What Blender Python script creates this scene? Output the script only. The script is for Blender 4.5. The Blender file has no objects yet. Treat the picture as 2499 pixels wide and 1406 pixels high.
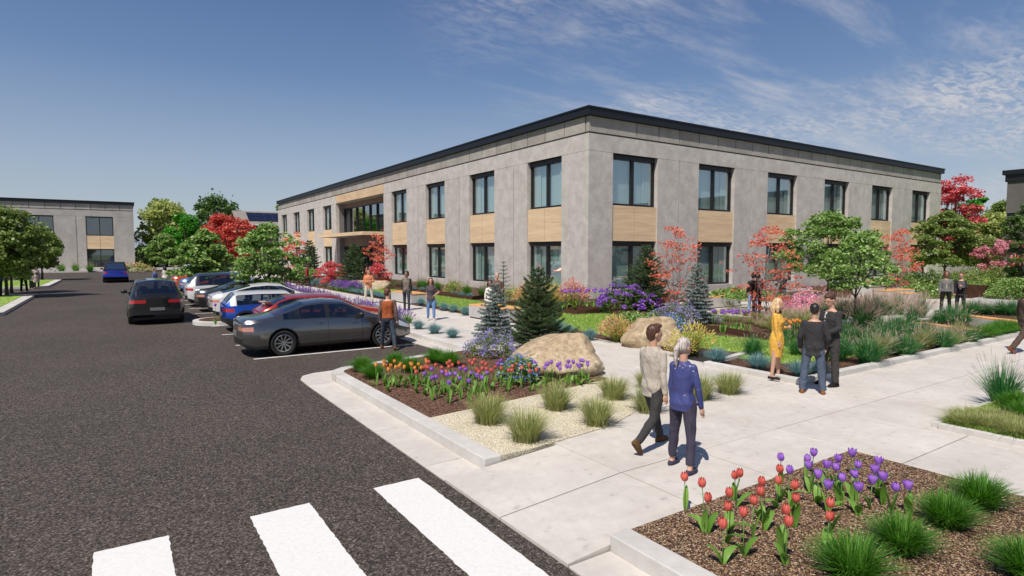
import bpy, bmesh, math, random
import numpy as np
from mathutils import Vector, Matrix
random.seed(7); RNG = np.random.default_rng(7)
PI = math.pi
SC = bpy.context.scene
COL = SC.collection

# ------------------------------------------------------------------ camera, sky, sun, exposure
YAW = math.radians(33.72); PITCH = math.atan(90/1450.0)
cam_d = bpy.data.cameras.new('camera'); cam = bpy.data.objects.new('camera', cam_d); COL.objects.link(cam)
cam_d.sensor_width = 36; cam_d.lens = 36*1450/2499.0; cam_d.clip_start = .1; cam_d.clip_end = 6000
cam.location = (0, 0, 2.7)
Fv = Vector((math.sin(YAW)*math.cos(PITCH), math.cos(YAW)*math.cos(PITCH), -math.sin(PITCH)))
Rv = Vector((math.cos(YAW), -math.sin(YAW), 0)); Uv = Rv.cross(Fv)
cam.rotation_euler = Matrix((Rv, Uv, -Fv)).transposed().to_euler()
SC.camera = cam

SUN_TO = Vector((-.49, -.29, .82)).normalized()
SUN_EL = math.asin(SUN_TO.z); SUN_AZ = math.atan2(SUN_TO.x, SUN_TO.y)
W = bpy.data.worlds.new('World'); SC.world = W; W.use_nodes = True
def build_world():
    nt = W.node_tree; nt.nodes.clear(); N = nt.nodes.new; L = nt.links.new
    out = N('ShaderNodeOutputWorld'); bg = N('ShaderNodeBackground'); bg.inputs['Strength'].default_value = .088
    sky = N('ShaderNodeTexSky'); sky.sky_type = 'NISHITA'; sky.sun_disc = False
    sky.sun_elevation = SUN_EL; sky.sun_rotation = SUN_AZ; sky.air_density = 1.25; sky.dust_density = .6; sky.ozone_density = 1.6
    tc = N('ShaderNodeTexCoord')
    # thin high cloud, laid on a plane far above: direction / height
    sep = N('ShaderNodeSeparateXYZ'); L(tc.outputs['Generated'], sep.inputs[0])
    mx = N('ShaderNodeMath'); mx.operation = 'MAXIMUM'; L(sep.outputs['Z'], mx.inputs[0]); mx.inputs[1].default_value = .03
    add = N('ShaderNodeMath'); add.operation = 'ADD'; L(mx.outputs[0], add.inputs[0]); add.inputs[1].default_value = .12
    dv = N('ShaderNodeVectorMath'); dv.operation = 'DIVIDE'
    cmb = N('ShaderNodeCombineXYZ'); 
    for i in range(3): L(add.outputs[0], cmb.inputs[i])
    L(tc.outputs['Generated'], dv.inputs[0]); L(cmb.outputs[0], dv.inputs[1])
    def noise(scale, det, rough, rot, sx, sy, dist=0.):
        mp = N('ShaderNodeMapping'); mp.inputs['Rotation'].default_value = (0, 0, rot); mp.inputs['Scale'].default_value = (sx, sy, 0)
        L(dv.outputs[0], mp.inputs[0]); n = N('ShaderNodeTexNoise'); n.inputs['Scale'].default_value = scale
        n.inputs['Detail'].default_value = det; n.inputs['Roughness'].default_value = rough; n.inputs['Distortion'].default_value = dist
        L(mp.outputs[0], n.inputs['Vector']); return n.outputs['Fac']
    def ramp(src, a, b):
        r = N('ShaderNodeMapRange'); r.interpolation_type = 'SMOOTHSTEP'; L(src, r.inputs[0]); r.inputs[1].default_value = a; r.inputs[2].default_value = b; return r.outputs[0]
    def mul(a, b):
        m = N('ShaderNodeMath'); m.operation = 'MULTIPLY'; L(a, m.inputs[0])
        if isinstance(b, float): m.inputs[1].default_value = b
        else: L(b, m.inputs[1])
        return m.outputs[0]
    streak = ramp(noise(2.2, 9, .62, math.radians(28), .55, 1.9, .25), .44, .78)
    ripple = ramp(noise(19, 6, .62, math.radians(50), .7, 1.4, .8), .34, .72)
    big = ramp(noise(.8, 3, .5, .4, 1, 1), .40, .62)
    # the cloud field lies to the east (+X) of the place
    rn = N('ShaderNodeVectorMath'); rn.operation = 'DOT_PRODUCT'; L(tc.outputs['Generated'], rn.inputs[0]); rn.inputs[1].default_value = (.88, .10, .42)
    east = ramp(rn.outputs['Value'], .52, .90)
    m = N('ShaderNodeMath'); m.operation = 'ADD'; L(mul(streak, .70), m.inputs[0]); L(mul(mul(ripple, big), 1.0), m.inputs[1])
    fac = mul(mul(m.outputs[0], east), 1.0)
    mix = N('ShaderNodeMix'); mix.data_type = 'RGBA'; L(fac, mix.inputs['Factor'])
    hs = N('ShaderNodeHueSaturation'); hs.inputs['Saturation'].default_value = 1.06; L(sky.outputs[0], hs.inputs['Color'])
    rp = N('ShaderNodeValToRGB'); e = rp.color_ramp.elements; L(sep.outputs['Z'], rp.inputs[0])
    for p, c in ((.0, (5.4, 6.2, 7.0)), (.13, (3.8, 4.8, 6.6)), (.27, (1.6, 2.7, 5.2)), (.42, (.78, 1.5, 3.7)), (1., (.5, 1.0, 2.8))):
        k = e.new(p) if p not in (0., 1.) else e[0 if p == 0 else -1]; k.color = (c[0]/8, c[1]/8, c[2]/8, 1)
    sc8 = N('ShaderNodeVectorMath'); sc8.operation = 'SCALE'; sc8.inputs['Scale'].default_value = 8.; L(rp.outputs[0], sc8.inputs[0])
    mb_ = N('ShaderNodeMix'); mb_.data_type = 'RGBA'; mb_.inputs['Factor'].default_value = .75; L(hs.outputs[0], mb_.inputs[6]); L(sc8.outputs[0], mb_.inputs[7])
    L(mb_.outputs[2], mix.inputs[6]); mix.inputs[7].default_value = (6.3, 6.4, 7.0, 1)
    L(mix.outputs[2], bg.inputs['Color']); L(bg.outputs[0], out.inputs[0])
build_world()
sun_d = bpy.data.lights.new('sun', 'SUN'); sun = bpy.data.objects.new('sun', sun_d); COL.objects.link(sun)
sun_d.energy = 5.0; sun_d.angle = math.radians(.5); sun_d.color = (1, .925, .835)
sun.rotation_euler = SUN_TO.to_track_quat('Z', 'Y').to_euler(); sun.location = (0, 0, 60)
SC.view_settings.view_transform = 'Standard'; SC.view_settings.look = 'None'; SC.view_settings.gamma = 1
SC.view_settings.use_curve_mapping = False; SC.view_settings.exposure = 0.0

# ------------------------------------------------------------------ helpers
CP = np.array([0, 0, 2.7]); _F = np.array(Fv); _R = np.array(Rv); _U = np.array(Uv)
def gp(px, py, z=0.0):
    """point on the level z that was surveyed at photo pixel (px, py)"""
    d = _F + _R*(px-1249.5)/1450 - _U*(py-703)/1450
    t = (z-2.7)/d[2]; p = CP + d*t
    return float(p[0]), float(p[1])
def link(o, parent=None):
    COL.objects.link(o)
    if parent is not None: o.parent = parent
    return o
def tag(o, label=None, cat=None, group=None, kind=None):
    if label: o['label'] = label
    if cat: o['category'] = cat
    if group: o['group'] = group
    if kind: o['kind'] = kind
    return o
def empty(name, loc=(0, 0, 0), rz=0.0, label=None, cat=None, group=None, kind=None):
    o = bpy.data.objects.new(name, None); o.empty_display_size = .3
    o.location = loc; o.rotation_euler = (0, 0, rz); link(o); return tag(o, label, cat, group, kind)
def mobj(name, me, parent=None, loc=(0, 0, 0), rot=(0, 0, 0), scale=None):
    o = bpy.data.objects.new(name, me); o.location = loc; o.rotation_euler = rot
    if scale is not None: o.scale = scale if hasattr(scale, '__len__') else (scale,)*3
    return link(o, parent)
def copy_tree(o, parent=None):
    c = o.copy(); COL.objects.link(c); c.parent = parent
    for ch in o.children: copy_tree(ch, c)
    return c
class MB:
    """collects shapes with per-face material slots, then makes one mesh"""
    def __init__(s): s.v = []; s.f = []; s.m = []; s.mats = []
    def slot(s, mat):
        if mat not in s.mats: s.mats.append(mat)
        return s.mats.index(mat)
    def add(s, vs, fs, mat=None, M=None):
        b = len(s.v); k = s.slot(mat)
        if M is not None: vs = [tuple(M @ Vector(p)) for p in vs]
        s.v.extend([tuple(p) for p in vs])
        for f in fs: s.f.append(tuple(b+i for i in f)); s.m.append(k)
        return s
    def box(s, x0, x1, y0, y1, z0, z1, mat=None, M=None):
        vs = [(x, y, z) for z in (z0, z1) for y in (y0, y1) for x in (x0, x1)]
        return s.add(vs, [(0, 2, 3, 1), (4, 5, 7, 6), (0, 1, 5, 4), (2, 6, 7, 3), (0, 4, 6, 2), (1, 3, 7, 5)], mat, M)
    def prism(s, poly, z0, z1, mat=None, M=None):
        n = len(poly); a = sum(poly[i][0]*poly[(i+1) % n][1]-poly[(i+1) % n][0]*poly[i][1] for i in range(n))
        if a < 0: poly = poly[::-1]
        vs = [(p[0], p[1], z0) for p in poly]+[(p[0], p[1], z1) for p in poly]
        fs = [tuple(range(n-1, -1, -1)), tuple(range(n, 2*n))]+[(i, (i+1) % n, n+(i+1) % n, n+i) for i in range(n)]
        return s.add(vs, fs, mat, M)
    def tube(s, pts, rad, mat=None, n=8, cap=True, M=None):
        pts = [Vector(p) for p in pts]; rad = rad if hasattr(rad, '__len__') else [rad]*len(pts)
        vs = []; fs = []; u = None
        for i, p in enumerate(pts):
            d = (pts[min(i+1, len(pts)-1)]-pts[max(i-1, 0)]).normalized()
            if u is None: u = d.orthogonal().normalized()
            u = (u-d*u.dot(d)).normalized() if (u-d*u.dot(d)).length > 1e-6 else d.orthogonal().normalized()
            w = d.cross(u)
            for k in range(n):
                a = 2*PI*k/n; vs.append(p+(u*math.cos(a)+w*math.sin(a))*rad[i])
        for i in range(len(pts)-1):
            for k in range(n): fs.append((i*n+k, i*n+(k+1) % n, (i+1)*n+(k+1) % n, (i+1)*n+k))
        if cap: fs.append(tuple(range(n-1, -1, -1))); fs.append(tuple((len(pts)-1)*n+k for k in range(n)))
        return s.add(vs, fs, mat, M)
    def lathe(s, prof, mat=None, n=24, M=None, closed=False):
        vs = []; fs = []
        for r, z in prof:
            for k in range(n): a = 2*PI*k/n; vs.append((r*math.cos(a), r*math.sin(a), z))
        m = len(prof)
        for i in range(m if closed else m-1):
            j = (i+1) % m
            for k in range(n): fs.append((i*n+k, i*n+(k+1) % n, j*n+(k+1) % n, j*n+k))
        return s.add(vs, fs, mat, M)
    def ell(s, c, r, mat=None, n=12, m=8, M=None):
        vs = [(c[0], c[1], c[2]-r[2])]; fs = []
        for i in range(1, m):
            t = PI*i/m-PI/2
            for k in range(n): a = 2*PI*k/n; vs.append((c[0]+r[0]*math.cos(t)*math.cos(a), c[1]+r[1]*math.cos(t)*math.sin(a), c[2]+r[2]*math.sin(t)))
        vs.append((c[0], c[1], c[2]+r[2])); T = len(vs)-1
        for k in range(n):
            fs.append((0, 1+(k+1) % n, 1+k)); fs.append((T, T-n+k, T-n+(k+1) % n))
        for i in range(m-2):
            for k in range(n): fs.append((1+i*n+k, 1+i*n+(k+1) % n, 1+(i+1)*n+(k+1) % n, 1+(i+1)*n+k))
        return s.add(vs, fs, mat, M)
    def mesh(s, name, smooth=False, sharp=None):
        me = bpy.data.meshes.new(name); me.from_pydata(s.v, [], s.f)
        for m in s.mats:
            if m is not None: me.materials.append(m)
        me.polygons.foreach_set('material_index', s.m)
        if smooth:
            me.polygons.foreach_set('use_smooth', [True]*len(s.f))
            if sharp: me.set_sharp_from_angle(angle=math.radians(sharp))
        me.update(); return me
    def build(s, name, parent=None, smooth=False, sharp=None, **k): return mobj(name, s.mesh(name, smooth, sharp), parent, **k)
def npmesh(name, V, Fc, mats, mi=None, smooth=False):
    """V (N,3), Fc (M,k) with constant k"""
    V = np.asarray(V, np.float32); Fc = np.asarray(Fc, np.int32); k = Fc.shape[1]
    me = bpy.data.meshes.new(name); me.vertices.add(len(V)); me.vertices.foreach_set('co', V.ravel())
    me.loops.add(Fc.size); me.loops.foreach_set('vertex_index', Fc.ravel()); me.polygons.add(len(Fc))
    me.polygons.foreach_set('loop_start', np.arange(0, Fc.size, k, dtype=np.int32))
    me.polygons.foreach_set('loop_total', np.full(len(Fc), k, np.int32))
    for m in mats: me.materials.append(m)
    if mi is not None: me.polygons.foreach_set('material_index', np.asarray(mi, np.int32))
    if smooth: me.polygons.foreach_set('use_smooth', np.ones(len(Fc), bool))
    me.update(calc_edges=True); return me
def bevel(o, w=.01, seg=2):
    m = o.modifiers.new('bevel', 'BEVEL'); m.width = w; m.segments = seg; m.limit_method = 'ANGLE'; return o

# ------------------------------------------------------------------ materials
def M_(name): 
    m = bpy.data.materials.new(name); m.use_nodes = True; nt = m.node_tree; b = nt.nodes['Principled BSDF']; return m, nt, b
def plain(name, c, rough=.6, metal=0., spec=.5, coat=0., sub=None):
    m, nt, b = M_(name); b.inputs['Base Color'].default_value = (*c, 1); b.inputs['Roughness'].default_value = rough
    b.inputs['Metallic'].default_value = metal; b.inputs['Specular IOR Level'].default_value = spec
    if coat: b.inputs['Coat Weight'].default_value = coat; b.inputs['Coat Roughness'].default_value = .04
    return m
def _noise(nt, scale, det=4, rough=.5, coord='Object', sc=(1, 1, 1), dist=0., kind='noise'):
    tc = nt.nodes.new('ShaderNodeTexCoord'); mp = nt.nodes.new('ShaderNodeMapping'); mp.inputs['Scale'].default_value = sc
    if coord == 'World':
        g = nt.nodes.new('ShaderNodeNewGeometry'); nt.links.new(g.outputs['Position'], mp.inputs[0])
    else: nt.links.new(tc.outputs[coord], mp.inputs[0])
    if kind == 'voronoi':
        n = nt.nodes.new('ShaderNodeTexVoronoi'); n.inputs['Scale'].default_value = scale
    else:
        n = nt.nodes.new('ShaderNodeTexNoise'); n.inputs['Scale'].default_value = scale; n.inputs['Detail'].default_value = det
        n.inputs['Roughness'].default_value = rough; n.inputs['Distortion'].default_value = dist
    nt.links.new(mp.outputs[0], n.inputs['Vector']); return n
def _ramp(nt, src, stops, mode='LINEAR'):
    r = nt.nodes.new('ShaderNodeValToRGB'); r.color_ramp.interpolation = mode; e = r.color_ramp.elements
    while len(e) < len(stops): e.new(.5)
    for i, (p, c) in enumerate(stops): e[i].position = p; e[i].color = (*c, 1)
    nt.links.new(src, r.inputs[0]); return r.outputs[0]
def _mix(nt, fac, a, b, mode='MIX'):
    m = nt.nodes.new('ShaderNodeMix'); m.data_type = 'RGBA'; m.blend_type = mode
    for s, i in ((fac, 0), (a, 6), (b, 7)):
        if hasattr(s, 'node'): nt.links.new(s, m.inputs[i])
        elif isinstance(s, (int, float)): m.inputs[i].default_value = s
        else: m.inputs[i].default_value = (*s, 1)
    return m.outputs[2]
def _bump(nt, b, src, st=.3, d=.01):
    n = nt.nodes.new('ShaderNodeBump'); n.inputs['Strength'].default_value = st; n.inputs['Distance'].default_value = d
    nt.links.new(src, n.inputs['Height']); nt.links.new(n.outputs[0], b.inputs['Normal'])
def _isl(nt): return nt.nodes.new('ShaderNodeNewGeometry').outputs['Random Per Island']
def _orand(nt): return nt.nodes.new('ShaderNodeObjectInfo').outputs['Random']

def concrete(name, lo, hi, speck=.35, coord='World', big=.6, rough=.8, bump=.15, pit=26., obrand=0.):
    m, nt, b = M_(name)
    n1 = _noise(nt, big, 6, .62, coord); n2 = _noise(nt, 7, 5, .6, coord); n3 = _noise(nt, pit, 3, .6, coord)
    c = _ramp(nt, n1.outputs['Fac'], [(.3, lo), (.68, hi)])
    c = _mix(nt, _ramp(nt, n2.outputs['Fac'], [(.35, (0, 0, 0)), (.7, (.35,)*3)]), c, tuple(x*.80 for x in lo))
    c = _mix(nt, _ramp(nt, n3.outputs['Fac'], [(.63, (0, 0, 0)), (.74, (speck,)*3)]), c, tuple(x*.45 for x in lo))
    if obrand:
        hv = nt.nodes.new('ShaderNodeHueSaturation'); nt.links.new(c, hv.inputs['Color'])
        mr = nt.nodes.new('ShaderNodeMapRange'); nt.links.new(_orand(nt), mr.inputs[0]); mr.inputs[3].default_value = 1-obrand; mr.inputs[4].default_value = 1+obrand
        nt.links.new(mr.outputs[0], hv.inputs['Value']); c = hv.outputs[0]
    nt.links.new(c, b.inputs['Base Color']); b.inputs['Roughness'].default_value = rough; b.inputs['Specular IOR Level'].default_value = .25
    _bump(nt, b, n3.outputs['Fac'], bump, .01); return m
def asphalt_mat():
    m, nt, b = M_('asphalt')
    v = _noise(nt, 40, kind='voronoi', coord='World'); n = _noise(nt, 50, 4, .75, 'World'); big = _noise(nt, .25, 5, .6, 'World'); n4 = _noise(nt, 30, 4, .7, 'World')
    c = _ramp(nt, n.outputs['Fac'], [(.36, (.016, .013, .011)), (.5, (.063, .053, .0455)), (.60, (.15, .127, .11)), (.70, (.38, .335, .295))])
    c2 = _ramp(nt, v.outputs['Color'], [(.2, (.7,)*3), (.8, (1.35,)*3)])
    c = _mix(nt, 1., c, c2, 'MULTIPLY')
    c = _mix(nt, 1., c, _ramp(nt, n4.outputs['Fac'], [(.35, (.72,)*3), (.65, (1.22,)*3)]), 'MULTIPLY')
    c = _mix(nt, 1., c, _ramp(nt, big.outputs['Fac'], [(.3, (.82, .81, .80)), (.7, (1.08, 1.06, 1.05))]), 'MULTIPLY')
    nt.links.new(c, b.inputs['Base Color']); b.inputs['Roughness'].default_value = .85; b.inputs['Specular IOR Level'].default_value = .22
    _bump(nt, b, v.outputs['Distance'], .5, .012); return m
def pebble_mat(name, stops, scale, bump=.8, d=.02, sc=(1, 1, 1)):
    m, nt, b = M_(name)
    v = _noise(nt, scale, kind='voronoi', coord='World', sc=sc); big = _noise(nt, 1.3, 4, .6, 'World')
    s = nt.nodes.new('ShaderNodeSeparateColor'); nt.links.new(v.outputs['Color'], s.inputs[0])
    c = _ramp(nt, s.outputs[0], stops, 'LINEAR')
    c = _mix(nt, 1., c, _ramp(nt, v.outputs['Distance'], [(.25, (1, 1, 1)), (.75, (.35,)*3)]), 'MULTIPLY')
    c = _mix(nt, 1., c, _ramp(nt, big.outputs['Fac'], [(.3, (.8,)*3), (.7, (1.12,)*3)]), 'MULTIPLY')
    nt.links.new(c, b.inputs['Base Color']); b.inputs['Roughness'].default_value = .85; b.inputs['Specular IOR Level'].default_value = .2
    _bump(nt, b, v.outputs['Distance'], -bump if False else bump, d); return m
def leaf_mat(name, stops, trans=.35, rough=.45, tcol=None, var='isl', spec=.35):
    m, nt, b = M_(name)
    src = _isl(nt) if var == 'isl' else _orand(nt)
    c = _ramp(nt, src, stops); nt.links.new(c, b.inputs['Base Color']); b.inputs['Roughness'].default_value = rough; b.inputs['Specular IOR Level'].default_value = spec
    if trans:
        t = nt.nodes.new('ShaderNodeBsdfTranslucent'); hs = nt.nodes.new('ShaderNodeHueSaturation'); hs.inputs['Value'].default_value = 1.5; hs.inputs['Saturation'].default_value = 1.1
        nt.links.new(c, hs.inputs['Color']); nt.links.new(hs.outputs[0], t.inputs['Color'])
        mx = nt.nodes.new('ShaderNodeMixShader'); mx.inputs[0].default_value = trans
        nt.links.new(b.outputs[0], mx.inputs[1]); nt.links.new(t.outputs[0], mx.inputs[2]); nt.links.new(mx.outputs[0], nt.nodes['Material Output'].inputs[0])
    return m
def wood_mat(name, a, bcol, axis='z', scale=1.):
    m, nt, b = M_(name)
    sc = {'z': (.35, .35, 9), 'x': (9, .5, .5)}[axis] if axis in 'zx' else (1, 1, 1)
    n = _noise(nt, 2.2*scale, 7, .65, 'World', sc, .6); n2 = _noise(nt, .8, 3, .5, 'World', (.3, .3, 3))
    c = _ramp(nt, n.outputs['Fac'], [(.28, a), (.5, tuple((x+y)/2 for x, y in zip(a, bcol))), (.72, bcol)])
    c = _mix(nt, 1., c, _ramp(nt, n2.outputs['Fac'], [(.3, (.86,)*3), (.7, (1.08,)*3)]), 'MULTIPLY')
    nt.links.new(c, b.inputs['Base Color']); b.inputs['Roughness'].default_value = .55; _bump(nt, b, n.outputs['Fac'], .1, .005); return m
def glass_mat(name, tint, gl=.22, rough=.02):
    m, nt, b = M_(name); nt.nodes.remove(b); L = nt.links.new
    t = nt.nodes.new('ShaderNodeBsdfTransparent'); t.inputs[0].default_value = (*tint, 1)
    g = nt.nodes.new('ShaderNodeBsdfGlossy'); g.inputs['Roughness'].default_value = rough; g.inputs['Color'].default_value = (.9, .95, 1, 1)
    fr = nt.nodes.new('ShaderNodeLayerWeight'); fr.inputs[0].default_value = .22
    mr = nt.nodes.new('ShaderNodeMapRange'); L(fr.outputs['Facing'], mr.inputs[0]); mr.inputs[3].default_value = gl; mr.inputs[4].default_value = .75
    mx = nt.nodes.new('ShaderNodeMixShader'); L(mr.outputs[0], mx.inputs[0]); L(t.outputs[0], mx.inputs[1]); L(g.outputs[0], mx.inputs[2]); L(mx.outputs[0], nt.nodes['Material Output'].inputs[0]); return m
def paint_mat(name, c, metal=.4, rough=.32, flake=True):
    m, nt, b = M_(name); b.inputs['Base Color'].default_value = (*c, 1); b.inputs['Metallic'].default_value = metal
    b.inputs['Roughness'].default_value = rough; b.inputs['Coat Weight'].default_value = 1.; b.inputs['Coat Roughness'].default_value = .03; return m
def fabric(name, c, scale=60, amt=.12, rough=.85, fold=.25):
    m, nt, b = M_(name); n = _noise(nt, scale, 3, .6, 'Object'); f = _noise(nt, 7, 3, .55, 'Object', (1, 1, .5), 1.)
    cc = _ramp(nt, n.outputs['Fac'], [(.3, tuple(x*(1-amt) for x in c)), (.7, tuple(min(1, x*(1+amt)) for x in c))])
    nt.links.new(cc, b.inputs['Base Color']); b.inputs['Roughness'].default_value = rough; b.inputs['Specular IOR Level'].default_value = .2
    _bump(nt, b, f.outputs['Fac'], fold*4, .05); return m

MAT = {}
MAT['asphalt'] = asphalt_mat()
MAT['pave'] = concrete('pavement concrete', (.50, .465, .42), (.63, .595, .545), .4, big=.9, bump=.08, pit=7., obrand=.03)
MAT['kerb'] = concrete('kerb concrete', (.50, .48, .445), (.63, .61, .58), .5, big=1.2, bump=.25, pit=45., obrand=.05)
MAT['wall'] = concrete('wall concrete', (.43, .40, .37), (.60, .565, .53), .6, big=1.5, bump=.15, pit=16., obrand=.035)
MAT['wall_far'] = concrete('far wall concrete', (.36, .34, .315), (.50, .475, .445), .3, big=.9, bump=.12, pit=14., obrand=.03)
MAT['frieze'] = concrete('frieze concrete', (.31, .285, .255), (.45, .42, .385), .7, big=.9, bump=.2, pit=14., obrand=.09)
MAT['dark_wall'] = concrete('dark render', (.115, .105, .10), (.15, .14, .135), .1, big=.5, bump=.05)
MAT['block'] = concrete('bench concrete', (.42, .41, .40), (.55, .54, .53), .2, big=1.5, bump=.1, pit=30.)
MAT['joint'] = plain('dark joint', (.022, .02, .019), .9)
MAT['black'] = plain('black metal', (.008, .010, .014), .45, 0, .4)
MAT['frame'] = plain('window frame black', (.012, .011, .011), .4, 0, .45)
MAT['wood'] = wood_mat('timber panel', (.61, .42, .25), (.84, .65, .43))
MAT['wood_v'] = wood_mat('timber fascia', (.54, .37, .215), (.72, .54, .35), 'x', .5)
MAT['seat'] = wood_mat('orange bench timber', (.62, .30, .10), (.80, .44, .17), 'x', 1.2)
MAT['glass'] = glass_mat('window glass', (.90, .96, .95), .12)
MAT['glass_dark'] = glass_mat('dark glass', (.55, .62, .63), .30)
MAT['curtain'] = plain('sheer curtain', (.60, .68, .66), .9)
MAT['curtain2'] = plain('pale curtain', (.62, .68, .66), .9)
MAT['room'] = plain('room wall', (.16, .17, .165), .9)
MAT['white'] = plain('white paint', (.78, .77, .74), .7)
MAT['corten'] = concrete('rusted steel', (.055, .025, .015), (.10, .045, .028), .3, big=3, bump=.1)
MAT['mulch'] = pebble_mat('bark mulch', [(0., (.03, .016, .012)), (.35, (.11, .055, .036)), (.7, (.21, .115, .07)), (1., (.33, .21, .13))], 42, sc=(1, 1, 1))
MAT['pebble'] = pebble_mat('pebble mulch', [(0., (.035, .026, .024)), (.3, (.15, .085, .055)), (.6, (.33, .20, .115)), (.85, (.55, .38, .24)), (1., (.70, .60, .48))], 48)
MAT['gravel'] = pebble_mat('cream gravel', [(0., (.64, .56, .40)), (.3, (.76, .69, .52)), (1., (.84, .78, .62))], 60, .35, .008)
# ------------------------------------------------------------------ ground, roads, pavements
def lawn_mat():
    m, nt, b = M_('lawn grass'); n = _noise(nt, 26, 5, .75, 'World', (1, 1, 1)); n2 = _noise(nt, 2.2, 4, .6, 'World')
    c = _ramp(nt, n.outputs['Fac'], [(.3, (.15, .24, .04)), (.5, (.29, .42, .09)), (.72, (.44, .56, .17))])
    c = _mix(nt, 1., c, _ramp(nt, n2.outputs['Fac'], [(.3, (.8, .85, .8)), (.7, (1.15, 1.1, 1.0))]), 'MULTIPLY')
    nt.links.new(c, b.inputs['Base Color']); b.inputs['Roughness'].default_value = .8; b.inputs['Specular IOR Level'].default_value = .15
    _bump(nt, b, n.outputs['Fac'], .9, .04); return m
MAT['lawn'] = lawn_mat()
MAT['blade'] = leaf_mat('lawn blade', [(0, (.16, .27, .04)), (.5, (.30, .43, .09)), (1, (.46, .60, .18))], .3)
def sheet(name, poly, z, mat, kind='structure', thick=None, parent=None):
    mb = MB()
    if thick: mb.prism(poly, z-thick, z, mat)
    else: mb.add([(x, y, z) for x, y in poly], [tuple(range(len(poly)))], mat)
    o = mb.build(name, parent)
    if kind: o['kind'] = kind
    return o
AZ = -.15
def ground_mat():
    m, nt, b = M_('open ground'); n = _noise(nt, .05, 6, .6, 'World'); n2 = _noise(nt, 3, 5, .7, 'World')
    c = _ramp(nt, n.outputs['Fac'], [(.35, (.09, .15, .04)), (.65, (.20, .20, .10))])
    c = _mix(nt, 1., c, _ramp(nt, n2.outputs['Fac'], [(.3, (.7,)*3), (.7, (1.2,)*3)]), 'MULTIPLY')
    nt.links.new(c, b.inputs['Base Color']); b.inputs['Roughness'].default_value = .95; return m
sheet('ground', [(-900, -300), (3000, -300), (3000, 3000), (-900, 3000)], -.19, ground_mat())
sheet('parking_lot', [(-70, -20), (20, -20), (20, 99), (-70, 99)], AZ, MAT['asphalt'])
# paved ground under the slabs (dark bed of the joints)
sheet('paving_bed', [(4.0, 6.5), (5.07, 6.5), (5.07, 3.95), (4.0, 3.95), (4.0, -3), (48, -3), (48, 25.6), (22.6, 25.6), (22.6, 98), (8.12, 98), (8.12, 13.9), (4.0, 13.2)], -.035, MAT['joint'], thick=.1)

def slab_mesh(w, d, t=.12, g=.009, mat=None):
    mb = MB(); x0, x1, y0, y1 = -w/2+g, w/2-g, -d/2+g, d/2-g; e = .006
    vs = [(x0, y0, -t), (x1, y0, -t), (x1, y1, -t), (x0, y1, -t), (x0, y0, -e), (x1, y0, -e), (x1, y1, -e), (x0, y1, -e),
          (x0+e, y0+e, 0), (x1-e, y0+e, 0), (x1-e, y1-e, 0), (x0+e, y1-e, 0)]
    fs = [(0, 1, 5, 4), (1, 2, 6, 5), (2, 3, 7, 6), (3, 0, 4, 7), (4, 5, 9, 8), (5, 6, 10, 9), (6, 7, 11, 10), (7, 4, 8, 11), (8, 9, 10, 11)]
    mb.add(vs, fs, mat); return mb.mesh('slab')
def inside(p, poly):
    c = False; n = len(poly)
    for i in range(n):
        a, b = poly[i], poly[i-1]
        if (a[1] > p[1]) != (b[1] > p[1]) and p[0] < (b[0]-a[0])*(p[1]-a[1])/(b[1]-a[1])+a[0]: c = not c
    return c
GX = 1.787; GY = 1.76
MULCH1 = [(4.14, 8.60), (7.2, 8.98), (8.55, 9.15), (8.75, 10.3), (8.55, 13.5), (8.1, 14.05), (6.6, 13.75), (4.75, 13.42), (4.30, 13.2), (4.14, 12.9)]
GRAVEL = [(4.14, 6.46), (4.6, 6.46), (6.3, 6.66), (7.35, 7.1), (8.2, 8.2), (8.55, 9.15), (7.2, 8.98), (4.14, 8.60)]
NEARBED = [(4.05, -2.5), (8.2, -2.5), (8.2, 4.02), (4.05, 4.02)]
RIGHTBED = [(10.36, -2.5), (20, -2.5), (20, 3.86), (10.36, 3.86)]
GARDEN = [(11.55, 6.62), (46, 6.62), (46, 25.6), (21.9, 25.6), (21.9, 62), (12.2, 62), (12.2, 13.2), (11.9, 10.2)]
pav = empty('pavement', (0, 0, 0), kind='structure')
sm = slab_mesh(GX, GY, mat=MAT['pave']); far_mb = MB(); ns = 0
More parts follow.
